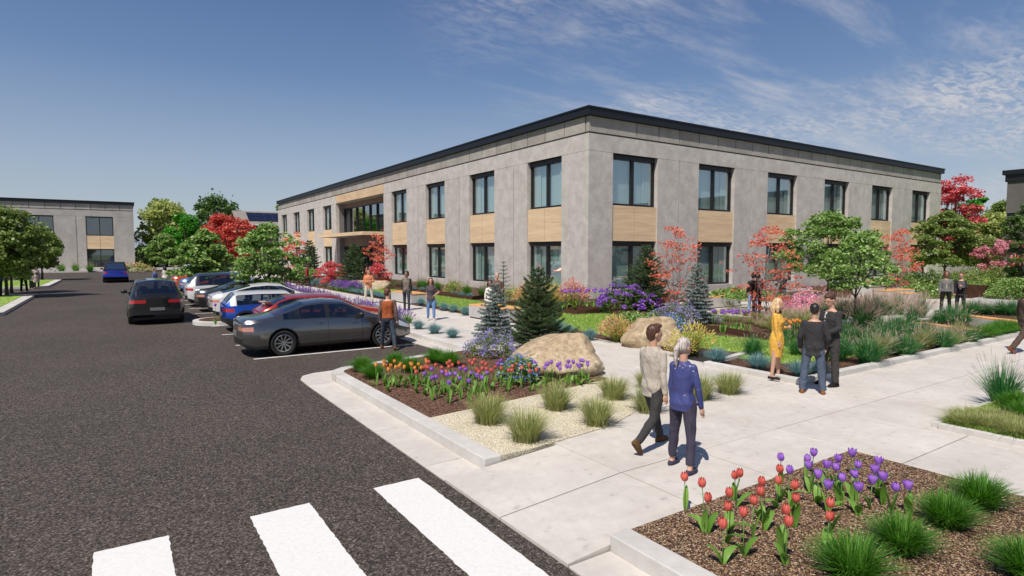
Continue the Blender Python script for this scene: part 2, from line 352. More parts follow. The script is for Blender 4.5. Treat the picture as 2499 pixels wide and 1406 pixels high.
for i in range(-2, 26):
    for j in range(-5, 54):
        cx = 6.47+GX*(i+.5); cy = 5.17+GY*(j+.5)
        if cx+GX/2 < 5.0 or cy > 97: continue
        x0, x1, y0, y1 = cx-GX/2, cx+GX/2, cy-GY/2, cy+GY/2
        if y0 > 13.6 and x0 < 8.3-.05: 
            if x1 < 8.9: continue
        if cx > 21.9 and cy > 25: continue
        ok = False
        for qx in (.1, .5, .9):
            for qy in (.1, .5, .9):
                p = (x0+GX*qx, y0+GY*qy)
                if not (inside(p, MULCH1) or inside(p, GRAVEL) or inside(p, NEARBED) or inside(p, RIGHTBED) or inside(p, GARDEN)): ok = True
        court = 20 < cx < 34 and 8.2 < cy < 20
        if not ok and not court: continue
        if x0 < 8.3 < x1 and y0 > 13.6:
            far_mb.box(8.32, x1-.008, y0+.008, y1-.008, -.1, 0, MAT['pave']); continue
        if x0 < 5.0:   # trimmed to the ramp's head
            if cy < 4.0 or cy > 6.6: continue
        if math.hypot(cx, cy) < 34 and ns < 290:
            if y0 < 4.02 < y1 and x0 < 8.2:   # cut along the near bed
                mb = MB(); mb.box(max(x0, 5.06)+.008, x1-.008, 4.03, y1-.008, -.1, 0, MAT['pave']); mb.build('slab', pav)
            elif x0 < 5.06:
                mb = MB(); mb.box(5.06, x1-.008, y0+.008, y1-.008, -.1, 0, MAT['pave']); mb.build('slab', pav)
            else: mobj('slab', sm, pav, (cx, cy, 0))
            ns += 1
        else: far_mb.box(x0+.008, x1-.008, y0+.008, y1-.008, -.1, 0, MAT['pave'])
o = far_mb.build('distant_slabs', pav); o['kind'] = 'stuff'
# kerb ramp between the two beds
ramp = empty('kerb_ramp', (0, 0, 0), kind='structure')
RX0, RX1 = 3.30, 5.05
for (ya, yb) in ((4.04, 5.16), (5.18, 6.43)):
    mb = MB(); mb.add([(RX0, ya, AZ-.02), (RX1, ya, AZ-.02), (RX1, yb, AZ-.02), (RX0, yb, AZ-.02), (RX0, ya, AZ+.035), (RX1, ya, 0), (RX1, yb, 0), (RX0, yb, AZ+.035)],
           [(0, 3, 2, 1), (4, 5, 6, 7), (0, 1, 5, 4), (1, 2, 6, 5), (2, 3, 7, 6), (3, 0, 4, 7)], MAT['pave']); mb.build('slab', ramp)
# gutter slabs
gut = empty('gutter', (0, 0, 0), kind='structure')
def boxpart(name, parent, a, mat, bev=0.0):
    mb = MB(); mb.box(*a, mat); o = mb.build(name, parent)
    if bev: bevel(o, bev)
    return o
ys = [6.45, 7.03, 8.82, 10.6, 12.75]
for a, b in zip(ys[:-1], ys[1:]): boxpart('slab', gut, (3.30, 3.88, a+.006, b-.006, AZ-.03, AZ+.02), MAT['pave'], .004)
c0 = [(3.30, 12.756), (3.88, 12.756), (3.88, 13.0), (4.2, 13.5), (4.9, 13.75), (4.9, 14.02), (4.2, 14.0), (3.75, 13.95), (3.45, 13.75), (3.32, 13.4)]
mb = MB(); mb.prism(c0, AZ-.03, AZ+.02, MAT['pave']); mb.build('slab', gut)
for a, b in ((-2.5, 1.0), (1.0, 2.75), (2.75, 4.03)): boxpart('slab', gut, (3.30, 3.80, a+.006, b-.006, AZ-.03, AZ+.02), MAT['pave'], .004)
y = 14.3
while y < 66:
    boxpart('slab', gut, (7.62, 8.05, y+.006, y+3.0-.006, AZ-.03, AZ+.015), MAT['pave']); y += 3.0
mb = MB(); mb.prism([(7.62, 14.3), (8.05, 14.3), (8.3, 14.15), (7.9, 13.98), (7.3, 14.1)], AZ-.03, AZ+.015, MAT['pave']); mb.build('slab', gut)
# kerbstones
def kerb_run(label_parent, segs, mat=None, bev=.012):
    for a in segs: boxpart('kerbstone', label_parent, a, mat or MAT['kerb'], bev)
kb = empty('kerb', (0, 0, 0), kind='structure')
ys = [6.45, 6.97, 8.77, 10.57, 12.69]
kerb_run(kb, [(3.88, 4.14, a+.004, b-.004, -.2, .022) for a, b in zip(ys[:-1], ys[1:])])
def arc_kerb(parent, inner, outer, z0=-.2, z1=.022, mat=None):
    mb = MB(); n = len(inner); vs = [(x, y, z) for z in (z0, z1) for x, y in inner+outer]; m = 2*n
    fs = []
    for i in range(n-1):
        fs += [(m+i, m+i+1, m+n+i+1, m+n+i), (i, n+i, n+i+1, i+1), (i, i+1, m+i+1, m+i), (n+i+1, n+i, m+n+i, m+n+i+1)]
    fs += [(0, m, m+n, n), (n-1, 2*n-1, m+2*n-1, m+n-1)]
    mb.add(vs, fs, mat or MAT['kerb']); o = mb.build('kerbstone', parent); 
    bm = bmesh.new(); bm.from_mesh(o.data); bmesh.ops.recalc_face_normals(bm, faces=bm.faces); bm.to_mesh(o.data); bm.free(); return o
arc_kerb(kb, [(4.14, 12.70), (4.14, 12.95), (4.22, 13.12), (4.38, 13.27), (4.6, 13.36)], [(3.88, 12.70), (3.89, 13.0), (4.02, 13.28), (4.25, 13.49), (4.55, 13.60)])
arc_kerb(kb, [(4.61, 13.36), (6.3, 13.70), (8.05, 14.04)], [(4.56, 13.60), (6.26, 13.94), (8.02, 14.28)])
kerb_run(kb, [(3.80, 4.05, a+.004, b-.004, -.2, .03) for a, b in ((-2.5, 1.0), (1.0, 2.85), (2.85, 4.03))])
y = 14.3
while y < 66:
    boxpart('kerbstone', kb, (8.05, 8.30, y+.004, y+3-.004, -.2, .02), MAT['kerb'], .01); y += 3.0
# raised kerb round the large garden and the right-hand bed
kg = empty('garden_kerb', (0, 0, 0), kind='structure')
x = 11.60
while x < 44: boxpart('kerbstone', kg, (x+.004, x+3.6-.004, 6.60, 6.78, -.05, .115), MAT['kerb'], .01); x += 3.6
for a, b in ((6.60, 7.8), (7.8, 9.0)): boxpart('kerbstone', kg, (11.42, 11.596, a+.004, b-.004, -.05, .115), MAT['kerb'], .01)
arc_kerb(kg, [(11.60, 9.0), (12.3, 9.0), (13.6, 9.25)], [(11.42, 9.004), (12.25, 9.16), (13.55, 9.42)], -.05, .10)
for a, b in ((10.36, 12.1), (12.1, 14.0), (14.0, 17.0), (17.0, 20)): boxpart('kerbstone', kg, (a+.004, b-.004, 3.80, 3.90, -.05, .09), MAT['kerb'], .008)
for a, b in ((-2.5, 1.1), (1.1, 2.75), (2.75, 3.80)): boxpart('kerbstone', kg, (10.32, 10.42, a+.004, b-.004, -.05, .09), MAT['kerb'], .008)

# beds
sheet('mulch_bed', MULCH1, .018, MAT['mulch'], thick=.1)
sheet('gravel_bed', GRAVEL, .014, MAT['gravel'], thick=.1)
sheet('pebble_bed', NEARBED, .012, MAT['pebble'], thick=.1)
sheet('corner_bed', [(10.42, -2.5), (20, -2.5), (20, 3.8), (10.42, 3.8)], .06, MAT['mulch'], thick=.1)
sheet('garden_soil', [(11.60, 6.78), (46, 6.78), (46, 25.2), (21.9, 25.2), (21.9, 60), (12.35, 60), (12.35, 10.4), (13.55, 9.2), (11.6, 9.0)], .030, MAT['mulch'], thick=.06)
# lawns
LAWN_W = [(12.9, 13.0), (15.9, 12.9), (16.0, 18.3), (15.95, 40), (12.95, 40)]
LAWN_S = [(12.4, 10.6), (15.7, 10.3), (16.9, 8.7), (13.2, 7.7), (12.3, 9.05), (13.6, 9.45)]
LAWN = [(12.95, 40), (12.95, 14.6), (12.75, 13.6), (13.5, 12.6), (13.35, 10.9), (13.6, 9.5), (12.9, 9.1), (12.9, 8.1), (15, 7.6), (19.0, 7.75), (21.5, 8.6), (20.3, 9.3), (16.2, 9.5), (15.6, 12.2), (15.9, 15.9), (17.4, 17.2), (17.3, 18.6), (16.0, 19.4), (15.9, 40)]
sheet('lawn', LAWN, .045, MAT['lawn'], thick=.04)
sheet('gravel_strip', [(22.4, 6.8), (34, 6.8), (34, 7.5), (23.0, 7.4)], .05, MAT['pave'], thick=.04)
def blades(poly, n, h=.05, w=.012, zz=.045, name='lawn_grass', mat=None, wild=.6):
    xs = [p[0] for p in poly]; ys_ = [p[1] for p in poly]; pts = []
    while len(pts) < n:
        P = np.c_[RNG.uniform(min(xs), max(xs), n), RNG.uniform(min(ys_), max(ys_), n)]
        pts += [tuple(p) for p in P if inside(p, poly)]
    P = np.array(pts[:n]); a = RNG.uniform(0, 2*PI, n); hh = h*RNG.uniform(.6, 1.4, n); lean = RNG.normal(0, wild*h, (n, 2))
    dx = np.cos(a)*w; dy = np.sin(a)*w; V = np.zeros((n, 3, 3))
    V[:, 0] = np.c_[P[:, 0]-dx, P[:, 1]-dy, np.full(n, zz)]; V[:, 1] = np.c_[P[:, 0]+dx, P[:, 1]+dy, np.full(n, zz)]
    V[:, 2] = np.c_[P[:, 0]+lean[:, 0], P[:, 1]+lean[:, 1], zz+hh]
    me = npmesh(name, V.reshape(-1, 3), np.arange(3*n).reshape(n, 3), [mat or MAT['blade']])
    return tag(mobj(name, me), kind='stuff', cat='grass', label='short green turf growing on the lawn beside the path')
blades(LAWN, 60000, .055, .014)
# court inside the garden and its small paths
sheet('court_bed', [(20.4, 17.4), (22, 12.2), (24.0, 10.6), (27.5, 9.9), (40, 9.9), (40, 17.9), (34, 18.6), (28, 18.9), (23, 21.5), (20.4, 19.5)], .034, MAT['joint'], thick=.03)
cp = empty('court_paving', (0, 0, 0), kind='structure')
CT = [(20.4, 17.4), (22, 12.2), (24.0, 10.6), (27.5, 9.9), (40, 9.9), (40, 17.9), (34, 18.6), (28, 18.9), (23, 21.5), (20.4, 19.5)]
for i in range(0, 12):
    for j in range(0, 8):
        x0, y0 = 20+i*1.8, 9.2+j*1.8
        q = [(x0+.01, y0+.01), (x0+1.79, y0+.01), (x0+1.79, y0+1.79), (x0+.01, y0+1.79)]
        if all(inside(p, CT) for p in q): boxpart('slab', cp, (x0+.01, x0+1.79, y0+.01, y0+1.79, .0, .05), MAT['pave'])
sheet('court_margin', CT, .044, MAT['pave'], thick=.02)
# worn road paint
def paint_mat_road():
    m, nt, b = M_('road paint'); n = _noise(nt, 30, 5, .7, 'World')
    c = _ramp(nt, n.outputs['Fac'], [(.28, (.50, .48, .45)), (.36, (.66, .645, .62)), (.6, (.72, .71, .685))])
    nt.links.new(c, b.inputs['Base Color']); b.inputs['Roughness'].default_value = .8; _bump(nt, b, n.outputs['Fac'], .1, .004); return m
MAT['roadpaint'] = paint_mat_road()
def ragged(x0, x1, y0, y1, z, mat, step=.05, amp=.0035):
    pts = []
    def edge(a, b):
        L = math.dist(a, b); n = max(2, int(L/step))
        for i in range(n):
            t = i/n; nx, ny = -(b[1]-a[1])/L, (b[0]-a[0])/L; r = random.gauss(0, amp)
            pts.append((a[0]+(b[0]-a[0])*t+nx*r, a[1]+(b[1]-a[1])*t+ny*r))
    edge((x0, y0), (x1, y0)); edge((x1, y0), (x1, y1)); edge((x1, y1), (x0, y1)); edge((x0, y1), (x0, y0))
    mb = MB(); mb.prism(pts, z-.003, z, mat); return mb
cw = empty('crosswalk', (0, 0, 0), kind='structure')
for (a, b) in ((-.265, .35), (1.108, 1.735), (2.49, 3.08)):
    ragged(a, b, 2.6, 6.73, AZ+.006, MAT['roadpaint']).build('stripe', cw)
pk = empty('parking_lines', (0, 0, 0), kind='structure')
for k in range(12): ragged(2.95, 7.6, 16.65+2.75*k, 16.75+2.75*k, AZ+.006, MAT['roadpaint'], .2, .004).build('stripe', pk)
# islands in the parking lot
def island(x0, x1, y0, y1, round_left=True, fill='mulch', name='parking_island', r=None, z=0.):
    r = r or (y1-y0)/2; out = []
    if round_left:
        for k in range(13):
            a = PI/2+PI*k/12; out.append((x0+r+r*math.cos(a), (y0+y1)/2+(y1-y0)/2*math.sin(a)))
        out += [(x1, y0), (x1, y1)]
    else: out = [(x0, y0), (x1, y0), (x1, y1), (x0, y1)]
    e = empty(name, (0, 0, 0), kind='structure')
    mb = MB(); mb.prism(out, AZ-.02, z, MAT['kerb']); bevel(mb.build('kerb_edge', e), .012)
    cx, cy = (x0+x1)/2, (y0+y1)/2
    inn = [(cx+(p[0]-cx)*(1-.42/(x1-x0)*1.0), cy+(p[1]-cy)*(1-.42/(y1-y0))) for p in out]
    mb = MB(); mb.prism(inn, z-.02, z+.012, MAT[fill]); mb.build('planting_fill', e); return e
island(2.42, 7.6, 24.9, 27.1)
island(5.2, 7.6, 29.9, 30.9)
island(3.4, 7.6, 40.2, 41.9)
for poly, y0 in (([(-30, 33.6), (-4.75, 33.6), (-4.2, 34.3), (-4.2, 46.5), (-6.4, 50.0), (-30, 50.0)], 0), ([(-30, 58), (-5.2, 58), (-4.4, 59), (-4.3, 71), (-30, 71)], 0)):
    e = empty('lawn_island', (0, 0, 0), kind='structure'); mb = MB(); mb.prism(poly, AZ-.02, 0, MAT['kerb']); mb.build('kerb_edge', e)
    cx = -17; ylo = min(p[1] for p in poly); yhi = max(p[1] for p in poly)
    inn = [(x-.5 if x > -20 else x, min(max(y, ylo+.5), yhi-.5)) for x, y in poly]
    mb = MB(); mb.prism(inn, -.03, .012, MAT['lawn']); mb.build('lawn_fill', e)
    blades(inn, 9000, .06, .02, .012)
# ------------------------------------------------------------------ buildings
def wavy(w, h, mat, n=26, amp=.035, name='curtain'):
    V = []; 
    for i in range(n+1):
        u = w*i/n; y = amp*math.sin(i*1.9)+amp*.4*math.sin(i*.77)
        V += [(u, y, 0), (u, y, h)]
    F = [(2*i, 2*i+2, 2*i+3, 2*i+1) for i in range(n)]
    mb = MB(); mb.add(V, F, mat); return mb.mesh(name, True)
def make_window(w, h, head=.26, mull=.20, side=.12, bot=.10, parent=None, lights=2, deep=.42, curtains=True):
    """a window whose lower left outer corner is the origin; faces -Y; set back by deep"""
    a, b = deep-.14, deep+.03
    mb = MB(); fm = MAT['frame']
    mb.box(0, side, a, b, 0, h, fm); mb.box(w-side, w, a, b, 0, h, fm); mb.box(side, w-side, a-.004, b, 0, bot, fm)
    mb.box(side, w-side, a-.08, b, h-head, h, fm)
    iw = (w-2*side-(lights-1)*mull)/lights
    for k in range(1, lights): x = side+k*iw+(k-1)*mull; mb.box(x, x+mull, a-.006, b, bot, h-head, fm)
    o = mb.build('window', parent)
    for k in range(lights):
        x = side+k*(iw+mull); mb = MB(); mb.box(x+.002, x+iw-.002, deep-.06, deep-.045, bot+.002, h-head-.002, MAT['glass']); mb.build('pane', o)
    if curtains:
        cm = wavy(w*.20, h-head, MAT['curtain2']); mobj('curtain', cm, o, (side, deep+.09, 0)); mobj('curtain', cm, o, (w-side-w*.20, deep+.09, 0))
        bm_ = MB(); bm_.box(0, w, deep+.16, deep+.17, 0, h, MAT['curtain']); bm_.build('blind', o)
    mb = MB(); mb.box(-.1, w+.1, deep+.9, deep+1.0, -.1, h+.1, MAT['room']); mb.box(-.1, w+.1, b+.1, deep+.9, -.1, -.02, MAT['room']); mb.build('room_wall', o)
    return o
Z_SILL, Z_H1, Z_SP, Z_UW, Z_H2, Z_BAND, Z_FR, Z_COP, Z_TOP = .50, 3.27, 3.27, 5.36, 8.26, 9.20, 9.30, 10.15, 10.64
class Facade:
    def __init__(s, root, side, org, s_=1., mats=('wall', 'frieze')):
        s.root, s.side, s.org, s.k = root, side, org, s_; s.mw, s.mf = mats
    def bx(s, u0, u1, d0, d1, z0, z1):   # d outward
        k = s.k; u0, u1, d0, d1, z0, z1 = [q*k for q in (u0, u1, d0, d1, z0, z1)]
        ox, oy = s.org
        if s.side == 'S': return (ox+u0, ox+u1, oy-d1, oy-d0, z0, z1)
        return (ox-d1, ox-d0, oy+u0, oy+u1, z0, z1)
    def piece(s, name, a, mat, bev=.008):
        o = boxpart(name, s.root, s.bx(*a), MAT[mat] if isinstance(mat, str) else mat, 0)
        # move the origin to the piece's own corner so shapes stay portable
        return o
    def window(s, proto, u, z, w):
        o = proto if not proto.get('used') else copy_tree(proto); proto['used'] = 1
        o.parent = s.root; k = s.k; ox, oy = s.org
        if s.side == 'S': o.location = (ox+u*k, oy, z*k); o.rotation_euler = (0, 0, 0)
        else: o.location = (ox, oy+(u+w)*k, z*k); o.rotation_euler = (0, 0, -PI/2)
        o.scale = (k, k, k); return o
def facade(F, bays, B, wa, wb, L, start=0., windows=None, pier_joint=lambda i: True, entrance=None, stone=False, protos=None):
    g = .032; T = .36
    w = wb-wa
    wins = [i for i in range(bays) if not (entrance and entrance[0] <= i < entrance[1])]
    edges = []   # solid pier spans
    cur = start
    spans = []
    for i in wins:
        a, b = i*B+wa, i*B+wb
        spans.append((a, b))
    # piers between consecutive openings
    ops = list(spans)
    if entrance: ops.append((entrance[2], entrance[3]))
    ops.sort(); prev = start
    for n, (a, b) in enumerate(ops+[(L, L)]):
        if a-prev > .05:
            mid = (prev+a)/2; bi = round(mid/B)
            if prev > start and a < L and pier_joint(bi) and a-prev > 2.2:
                m = bi*B if prev+.4 < bi*B < a-.4 else mid
                F.piece('wall_panel', (prev, m-g, -T, 0, 0, Z_H2), F.mw); F.piece('wall_panel', (m+g, a, -T, 0, 0, Z_H2), F.mw)
                F.piece('joint', (m-g-.001, m+g+.001, -T, -.05, 0, Z_H2-.01), 'joint')
            else: F.piece('wall_panel', (prev+.0, a, -T, 0, 0, Z_H2), F.mw)
        prev = b
    for a, b in spans:
        m = (a+b)/2
        F.piece('spandrel_panel', (a+.004, m-.018, -.16, -.07, Z_SP+.02, Z_UW-.03), 'wood'); F.piece('spandrel_panel', (m+.018, b-.004, -.16, -.07, Z_SP+.02, Z_UW-.03), 'wood')
        F.piece('spandrel_backing', (a+.002, b-.002, -.36, -.17, Z_SP-.01, Z_UW-.01), 'joint')
        F.piece('sill_panel', (a+.003, b-.003, -T, -.03, 0, Z_SILL-.01), F.mw)
        if stone:
            for r in range(4):
                x = a+.01+(.15 if r % 2 else 0)
                if r % 2: F.piece('stone', (a+.01, x-.01, -.03, .03, .04+r*.115, .145+r*.115), 'stone')
                while x < b-.06:
                    l = random.uniform(.35, .75); F.piece('stone', (x, min(x+l, b-.01)-.012, -.03, random.uniform(.02, .05), .04+r*.115, .145+r*.115), 'stone'); x += l
        for (z, h, nm) in ((Z_SILL, Z_H1-Z_SILL-.01, 'low'), (Z_UW, Z_H2-Z_UW-.01, 'up')): F.window(protos[nm], a, z, w)
    # band under the frieze, frieze panels, coping
    bstart = 0.
    if entrance:
        F.piece('band_panel', (start, entrance[2]-g, -T, 0, Z_H2+.015, Z_BAND), F.mw); F.piece('band_panel', (entrance[3]+g, L, -T, 0, Z_H2+.015, Z_BAND), F.mw)
    else: F.piece('band_panel', (0, L, -T, 0, Z_H2+.015, Z_BAND), F.mw)
    F.piece('joint', (start+.02, L-.02, -T, -.05, Z_BAND-.001, Z_FR+.001), 'joint'); F.piece('joint', (start+.02, L-.02, -T, -.03, Z_H2-.001, Z_H2+.016), 'joint')
    pw = B/4; x = start if F.side == 'W' else .03; first = True
    while x < L-.05:
        x1 = min(x+(2*pw if (first and F.side == 'S') else pw), L); 
        
        first = False
        F.piece('frieze_panel', (x+.032, x1-.032, -.3, -.05, Z_FR+.01, Z_COP), F.mf); x = x1
    F.piece('joint', (start+.12, L-.12, -.34, -.10, Z_FR, Z_COP), 'joint')
MAT['stone'] = concrete('pale ledge stone', (.45, .42, .38), (.62, .60, .56), .3, big=3, obrand=.12)
def coping(root, x0, x1, y0, y1, k=1.):
    mb = MB(); e = .16*k; zt, zc = Z_TOP*k, Z_COP*k
    for a in ((x0-e, x1+e, y0-e, y0+.35), (x0-e, x1+e, y1-.35, y1+e), (x0-e, x0+.35, y0+.351, y1-.351), (x1-.35, x1+e, y0+.351, y1-.351)):
        mb.box(*a, zc+.02, zt-.09*k, MAT['black'])
        f = .05*k; b = list(a); b[0] -= f if a[0] < x0 else 0; b[1] += f if a[1] > x1 else 0; b[2] -= f if a[2] < y0 else 0; b[3] += f if a[3] > y1 else 0
        mb.box(*b, zt-.088*k, zt, MAT['black'])
    mb.build('coping', root)
    mb = MB(); mb.box(x0+.3, x1-.3, y0+.3, y1-.3, zc-.3, zc-.1, MAT['dark_wall']); mb.build('roof', root)

CX, CY = 21.91, 25.21; B = 7.42
hq = empty('office_building', (CX, CY, 0), 0, 'long two-storey grey concrete office building with black roof edge and timber panels', 'building')
wR = .245*B, .740*B; wL = .322*B, .792*B
proto = {'low': make_window(wR[1]-wR[0], Z_H1-Z_SILL-.01), 'up': make_window(wR[1]-wR[0], Z_H2-Z_UW-.01)}
LR = 6.06*B; LL = 10.10*B
FS = Facade(hq, 'S', (0, 0)); FS.root = hq
facade(FS, 6, B, wR[0], wR[1], LR, pier_joint=lambda i: i != 3, protos=proto)
protoL = {'low': make_window(wL[1]-wL[0], Z_H1-Z_SILL-.01), 'up': make_window(wL[1]-wL[0], Z_H2-Z_UW-.01)}
FW = Facade(hq, 'W', (0, 0))
E0, E1 = 4.06*B, 6.07*B
# the two facades butt at the corner: the west one owns the corner block, so the south one starts behind it
facade(FW, 10, B, wL[0], wL[1], LL, start=.362, entrance=(4, 6, E0, E1), protos=protoL)
coping(hq, 0, LR, 0, LL)
# blind north and east walls and the core
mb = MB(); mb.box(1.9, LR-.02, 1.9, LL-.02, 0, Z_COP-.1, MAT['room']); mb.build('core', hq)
mb = MB(); mb.box(LR-.36, LR, .37, LL, 0, Z_COP, MAT['wall']); mb.build('east_wall', hq)
mb = MB(); mb.box(.37, LR-.37, LL-.36, LL, 0, Z_COP, MAT['wall']); mb.build('north_wall', hq)
# entrance
MAT['jamb_shade'] = concrete('shade-darkened jamb concrete', (.13, .13, .14), (.19, .19, .20), .2, big=1.5)  # shade of the entrance recess put into the jamb colour as dark concrete
RD = 1.0
F = FW
F.piece('jamb', (E0, E0+.02, -RD-.4, -.361, 0, Z_H2), 'jamb_shade'); F.piece('jamb', (E1-.02, E1, -RD-.4, -.361, 0, Z_H2), 'jamb_shade')
nf = 12
for k in range(nf):
    a = E0+(E1-E0)*k/nf; b = E0+(E1-E0)*(k+1)/nf; F.piece('fascia_board', (a+.008, b-.008, -.3, .02, Z_H2+.05, Z_BAND-.01), 'wood_v')
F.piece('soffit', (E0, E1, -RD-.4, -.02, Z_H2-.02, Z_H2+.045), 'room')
MAT['brown'] = concrete('brown fibre panel', (.17, .125, .105), (.21, .16, .14), .2, big=1)
F.piece('head_panel', (E0+.02, E1-.02, -RD-.3, -RD+.05, 7.75, Z_H2-.025), 'brown')
def curtain_wall(z0, z1, n, doors=False):
    mb = MB(); fm = MAT['frame']; W_ = (E1-E0-.04)
    def bb(a, b, c, d, e, f): mb.box(*F.bx(a, b, c, d, e, f), fm)
    bb(E0+.02, E1-.02, -RD-.2, -RD+.02, z0, z0+.10); bb(E0+.02, E1-.02, -RD-.2, -RD+.02, z1-.12, z1)
    for k in range(n+1):
        u = E0+.08+(W_-.12)*k/n; bb(u-.06, u+.06, -RD-.2, -RD+.08, z0+.101, z1-.121)
    if doors:
        for k in (2, 3):
            u0 = E0+.08+(W_-.12)*k/n; u1 = E0+.08+(W_-.12)*(k+1)/n; bb(u0+.06, u1-.06, -RD-.12, -RD+.03, 2.3, 2.48)
            for q in (u0+.06, (u0+u1)/2-.05, u1-.16): bb(q, q+.10, -RD-.11, -RD+.04, z0+.101, 2.299)
    o = mb.build('curtain_wall', hq)
    for k in range(n):
        u0 = E0+.14+(W_-.12)*k/n; u1 = E0+.02+(W_-.12)*(k+1)/n
        p = MB(); p.box(*F.bx(u0+.002, u1-.002, -RD-.08, -RD-.065, z0+.10, z1-.12), MAT['glass_dark']); p.build('pane', o)
curtain_wall(4.62, 7.74, 7); curtain_wall(.02, 3.25, 7, True)
for k in range(9): 
    a = E0+.02+(E1-E0-.04)*k/9; b = E0+.02+(E1-E0-.04)*(k+1)/9; F.piece('head_panel', (a+.008, b-.008, -RD-.3, -RD+.05, 3.27, 4.24), 'brown')
F.piece('lobby_wall', (E0, E1, -RD-.85, -RD-.8, 0, 7.7), 'room'); F.piece('lobby_floor', (E0, E1, -RD-.8, 0, -.02, .02), 'pave')
mb = MB(); mb.box(*F.bx(E0+.03, E1-.03, -RD+.05, 2.15, 4.26, 4.60), MAT['wood']); mb.box(*F.bx(E0+.1, E1-.1, -RD+.05, 2.05, 4.245, 4.259), MAT['brown']); mb.build('canopy', hq)

# the same office block further off, across the parking lot
k = .93
ob = empty('office_building', (2.46, 104, -.05), 0, 'distant grey concrete office block behind the parking lot at the left edge', 'building')
Bl = 6.85/k; wl = (Bl*6-(2.46+3.30)/k) % Bl
pl = {'low': make_window(3.25/k, Z_H1-Z_SILL-.01, mull=.10, head=.14, curtains=False), 'up': make_window(3.25/k, Z_H2-Z_UW-.01, mull=.10, head=.14, curtains=False)}
Lf = 6*Bl; FO = Facade(ob, 'S', (-Lf*k, 0), k, ('wall_far', 'frieze'))
facade(FO, 6, Bl, wl, wl+3.25/k, Lf, stone=True, protos=pl)
coping(ob, -Lf*k, 0, 0, 40, k)
mb = MB(); mb.box(-Lf*k+.3, -.32, 1.6, 39.7, 0, Z_COP*k-.1, MAT['room']); mb.build('core', ob)
mb = MB(); mb.box(-.3, 0, .36, 40, 0, Z_COP*k, MAT['wall_far']); mb.build('east_wall', ob)

# dark rendered building at the right edge
db = empty('office_building', (74.6, 22.4, 0), 0, 'dark grey rendered building with black coping cut off by the right edge', 'building')
mb = MB(); mb.box(0, 26, -50, 0, 0, 6.2, MAT['dark_wall']); mb.box(.0, 26, -50, 0, 6.5, 9.6, MAT['dark_wall']); mb.build('wall', db)
mb = MB(); mb.box(.06, 26, -49.9, -.06, 6.2, 6.5, MAT['black']); mb.box(-.15, 26, -50, .15, 9.62, 10.3, MAT['frame']); mb.build('band', db)
mb = MB(); mb.box(-.35, 26.2, -50.2, .35, 10.3, 10.75, MAT['black']); mb.build('coping', db)
mb = MB()
for i in range(3): mb.box(-.02, .05, -9-12*i, -5-12*i, 1, 4.6, MAT['frame'])
mb.build('window', db)
# small house with solar panels
sh = empty('house', (17.8, 113, 0), 0, 'small far house with solar panels on its brown pitched roof', 'building')
MAT['shingle'] = concrete('brown roof shingle', (.22, .19, .165), (.30, .265, .235), .3, big=2)
MAT['siding'] = concrete('brown siding', (.13, .115, .11), (.18, .16, .15), .2, big=2)
RZ, EZ = 10.0, 7.5; DY = 3.6
mb = MB(); mb.prism([(1, 1), (30, 1), (30, 8), (1, 8)], 0, 7.2, MAT['siding']); mb.add([(1, 1, 7.2), (1, 8, 7.2), (1, 4.5, 9.6)], [(0, 2, 1)], MAT['wood']); mb.build('wall', sh)
def slope(x0, x1, ya, za, yb, zb, off=0, th=.12):
    L = math.hypot(yb-ya, zb-za); ny, nz = -(zb-za)/L, (yb-ya)/L
    if nz < 0: ny, nz = -ny, -nz
    v = [(x0, ya+ny*off, za+nz*off), (x1, ya+ny*off, za+nz*off), (x1, yb+ny*off, zb+nz*off), (x0, yb+ny*off, zb+nz*off)]
    return v+[(p[0], p[1]-ny*th, p[2]-nz*th) for p in v]
bxf = [(0, 1, 2, 3), (4, 7, 6, 5), (0, 4, 5, 1), (1, 5, 6, 2), (2, 6, 7, 3), (3, 7, 4, 0)]
mb = MB(); mb.add(slope(0, 31, .2, EZ, 4.5, RZ), bxf, MAT['shingle']); mb.add(slope(0, 31, 8.8, EZ, 4.5, RZ), bxf, MAT['shingle'])
rf = mb.build('roof', sh)
mb = MB(); mb.box(0, 31, .05, .19, EZ-.25, EZ-.02, MAT['white']); mb.build('gutter', sh)
MAT['solar'] = plain('solar cell', (.008, .012, .035), .25, 0, .6)
for i in range(5):
    for j in range(2):
        ya, za = .2+(4.3)*(.2+.33*j), EZ+(RZ-EZ)*(.2+.33*j); yb, zb = .2+4.3*(.2+.33*(j+.96)), EZ+(RZ-EZ)*(.2+.33*(j+.96))
        mb = MB(); mb.add(slope(2.2+i*1.45, 2.2+i*1.45+1.4, ya, za, yb, zb, .12, .06), bxf, MAT['solar']); mb.build('solar_panel', sh)
# chimneys of sight: long white building and low wall at the far right
wb_ = empty('white_building', (84, 58, 0), 0, 'low white building seen under the trees beyond the right end of the office', 'building')
mb = MB(); mb.box(0, 60, 0, 8, 0, 3.6, MAT['white']); mb.build('wall', wb_); mb = MB(); mb.box(-.4, 60, -.4, 8.4, 3.6, 3.9, MAT['dark_wall']); mb.build('roof', wb_)
rw = empty('retaining_wall', (68, 27, 0), 0, 'long low grey garden wall beyond the right end of the office', 'wall')
mb = MB(); mb.box(-2, 60, 0, .3, -.1, 1.15, MAT['wall']); mb.build('wall', rw); mb = MB(); mb.box(-2.03, 60, -.04, .34, 1.15, 1.25, MAT['block']); mb.build('cap', rw)
sheet('lawn', [(52, 8), (74, 8), (74, 26.9), (52, 26.9)], .03, MAT['lawn'], thick=.2)
bk = empty('boundary_kerb', (0, 0, 0), kind='structure')
boxpart('kerbstone', bk, (-60, 14, 98.2, 98.5, -.2, .05), MAT['pave'])
boxpart('kerbstone', bk, (-60, 14, 101.2, 101.5, -.2, .3), MAT['block'])
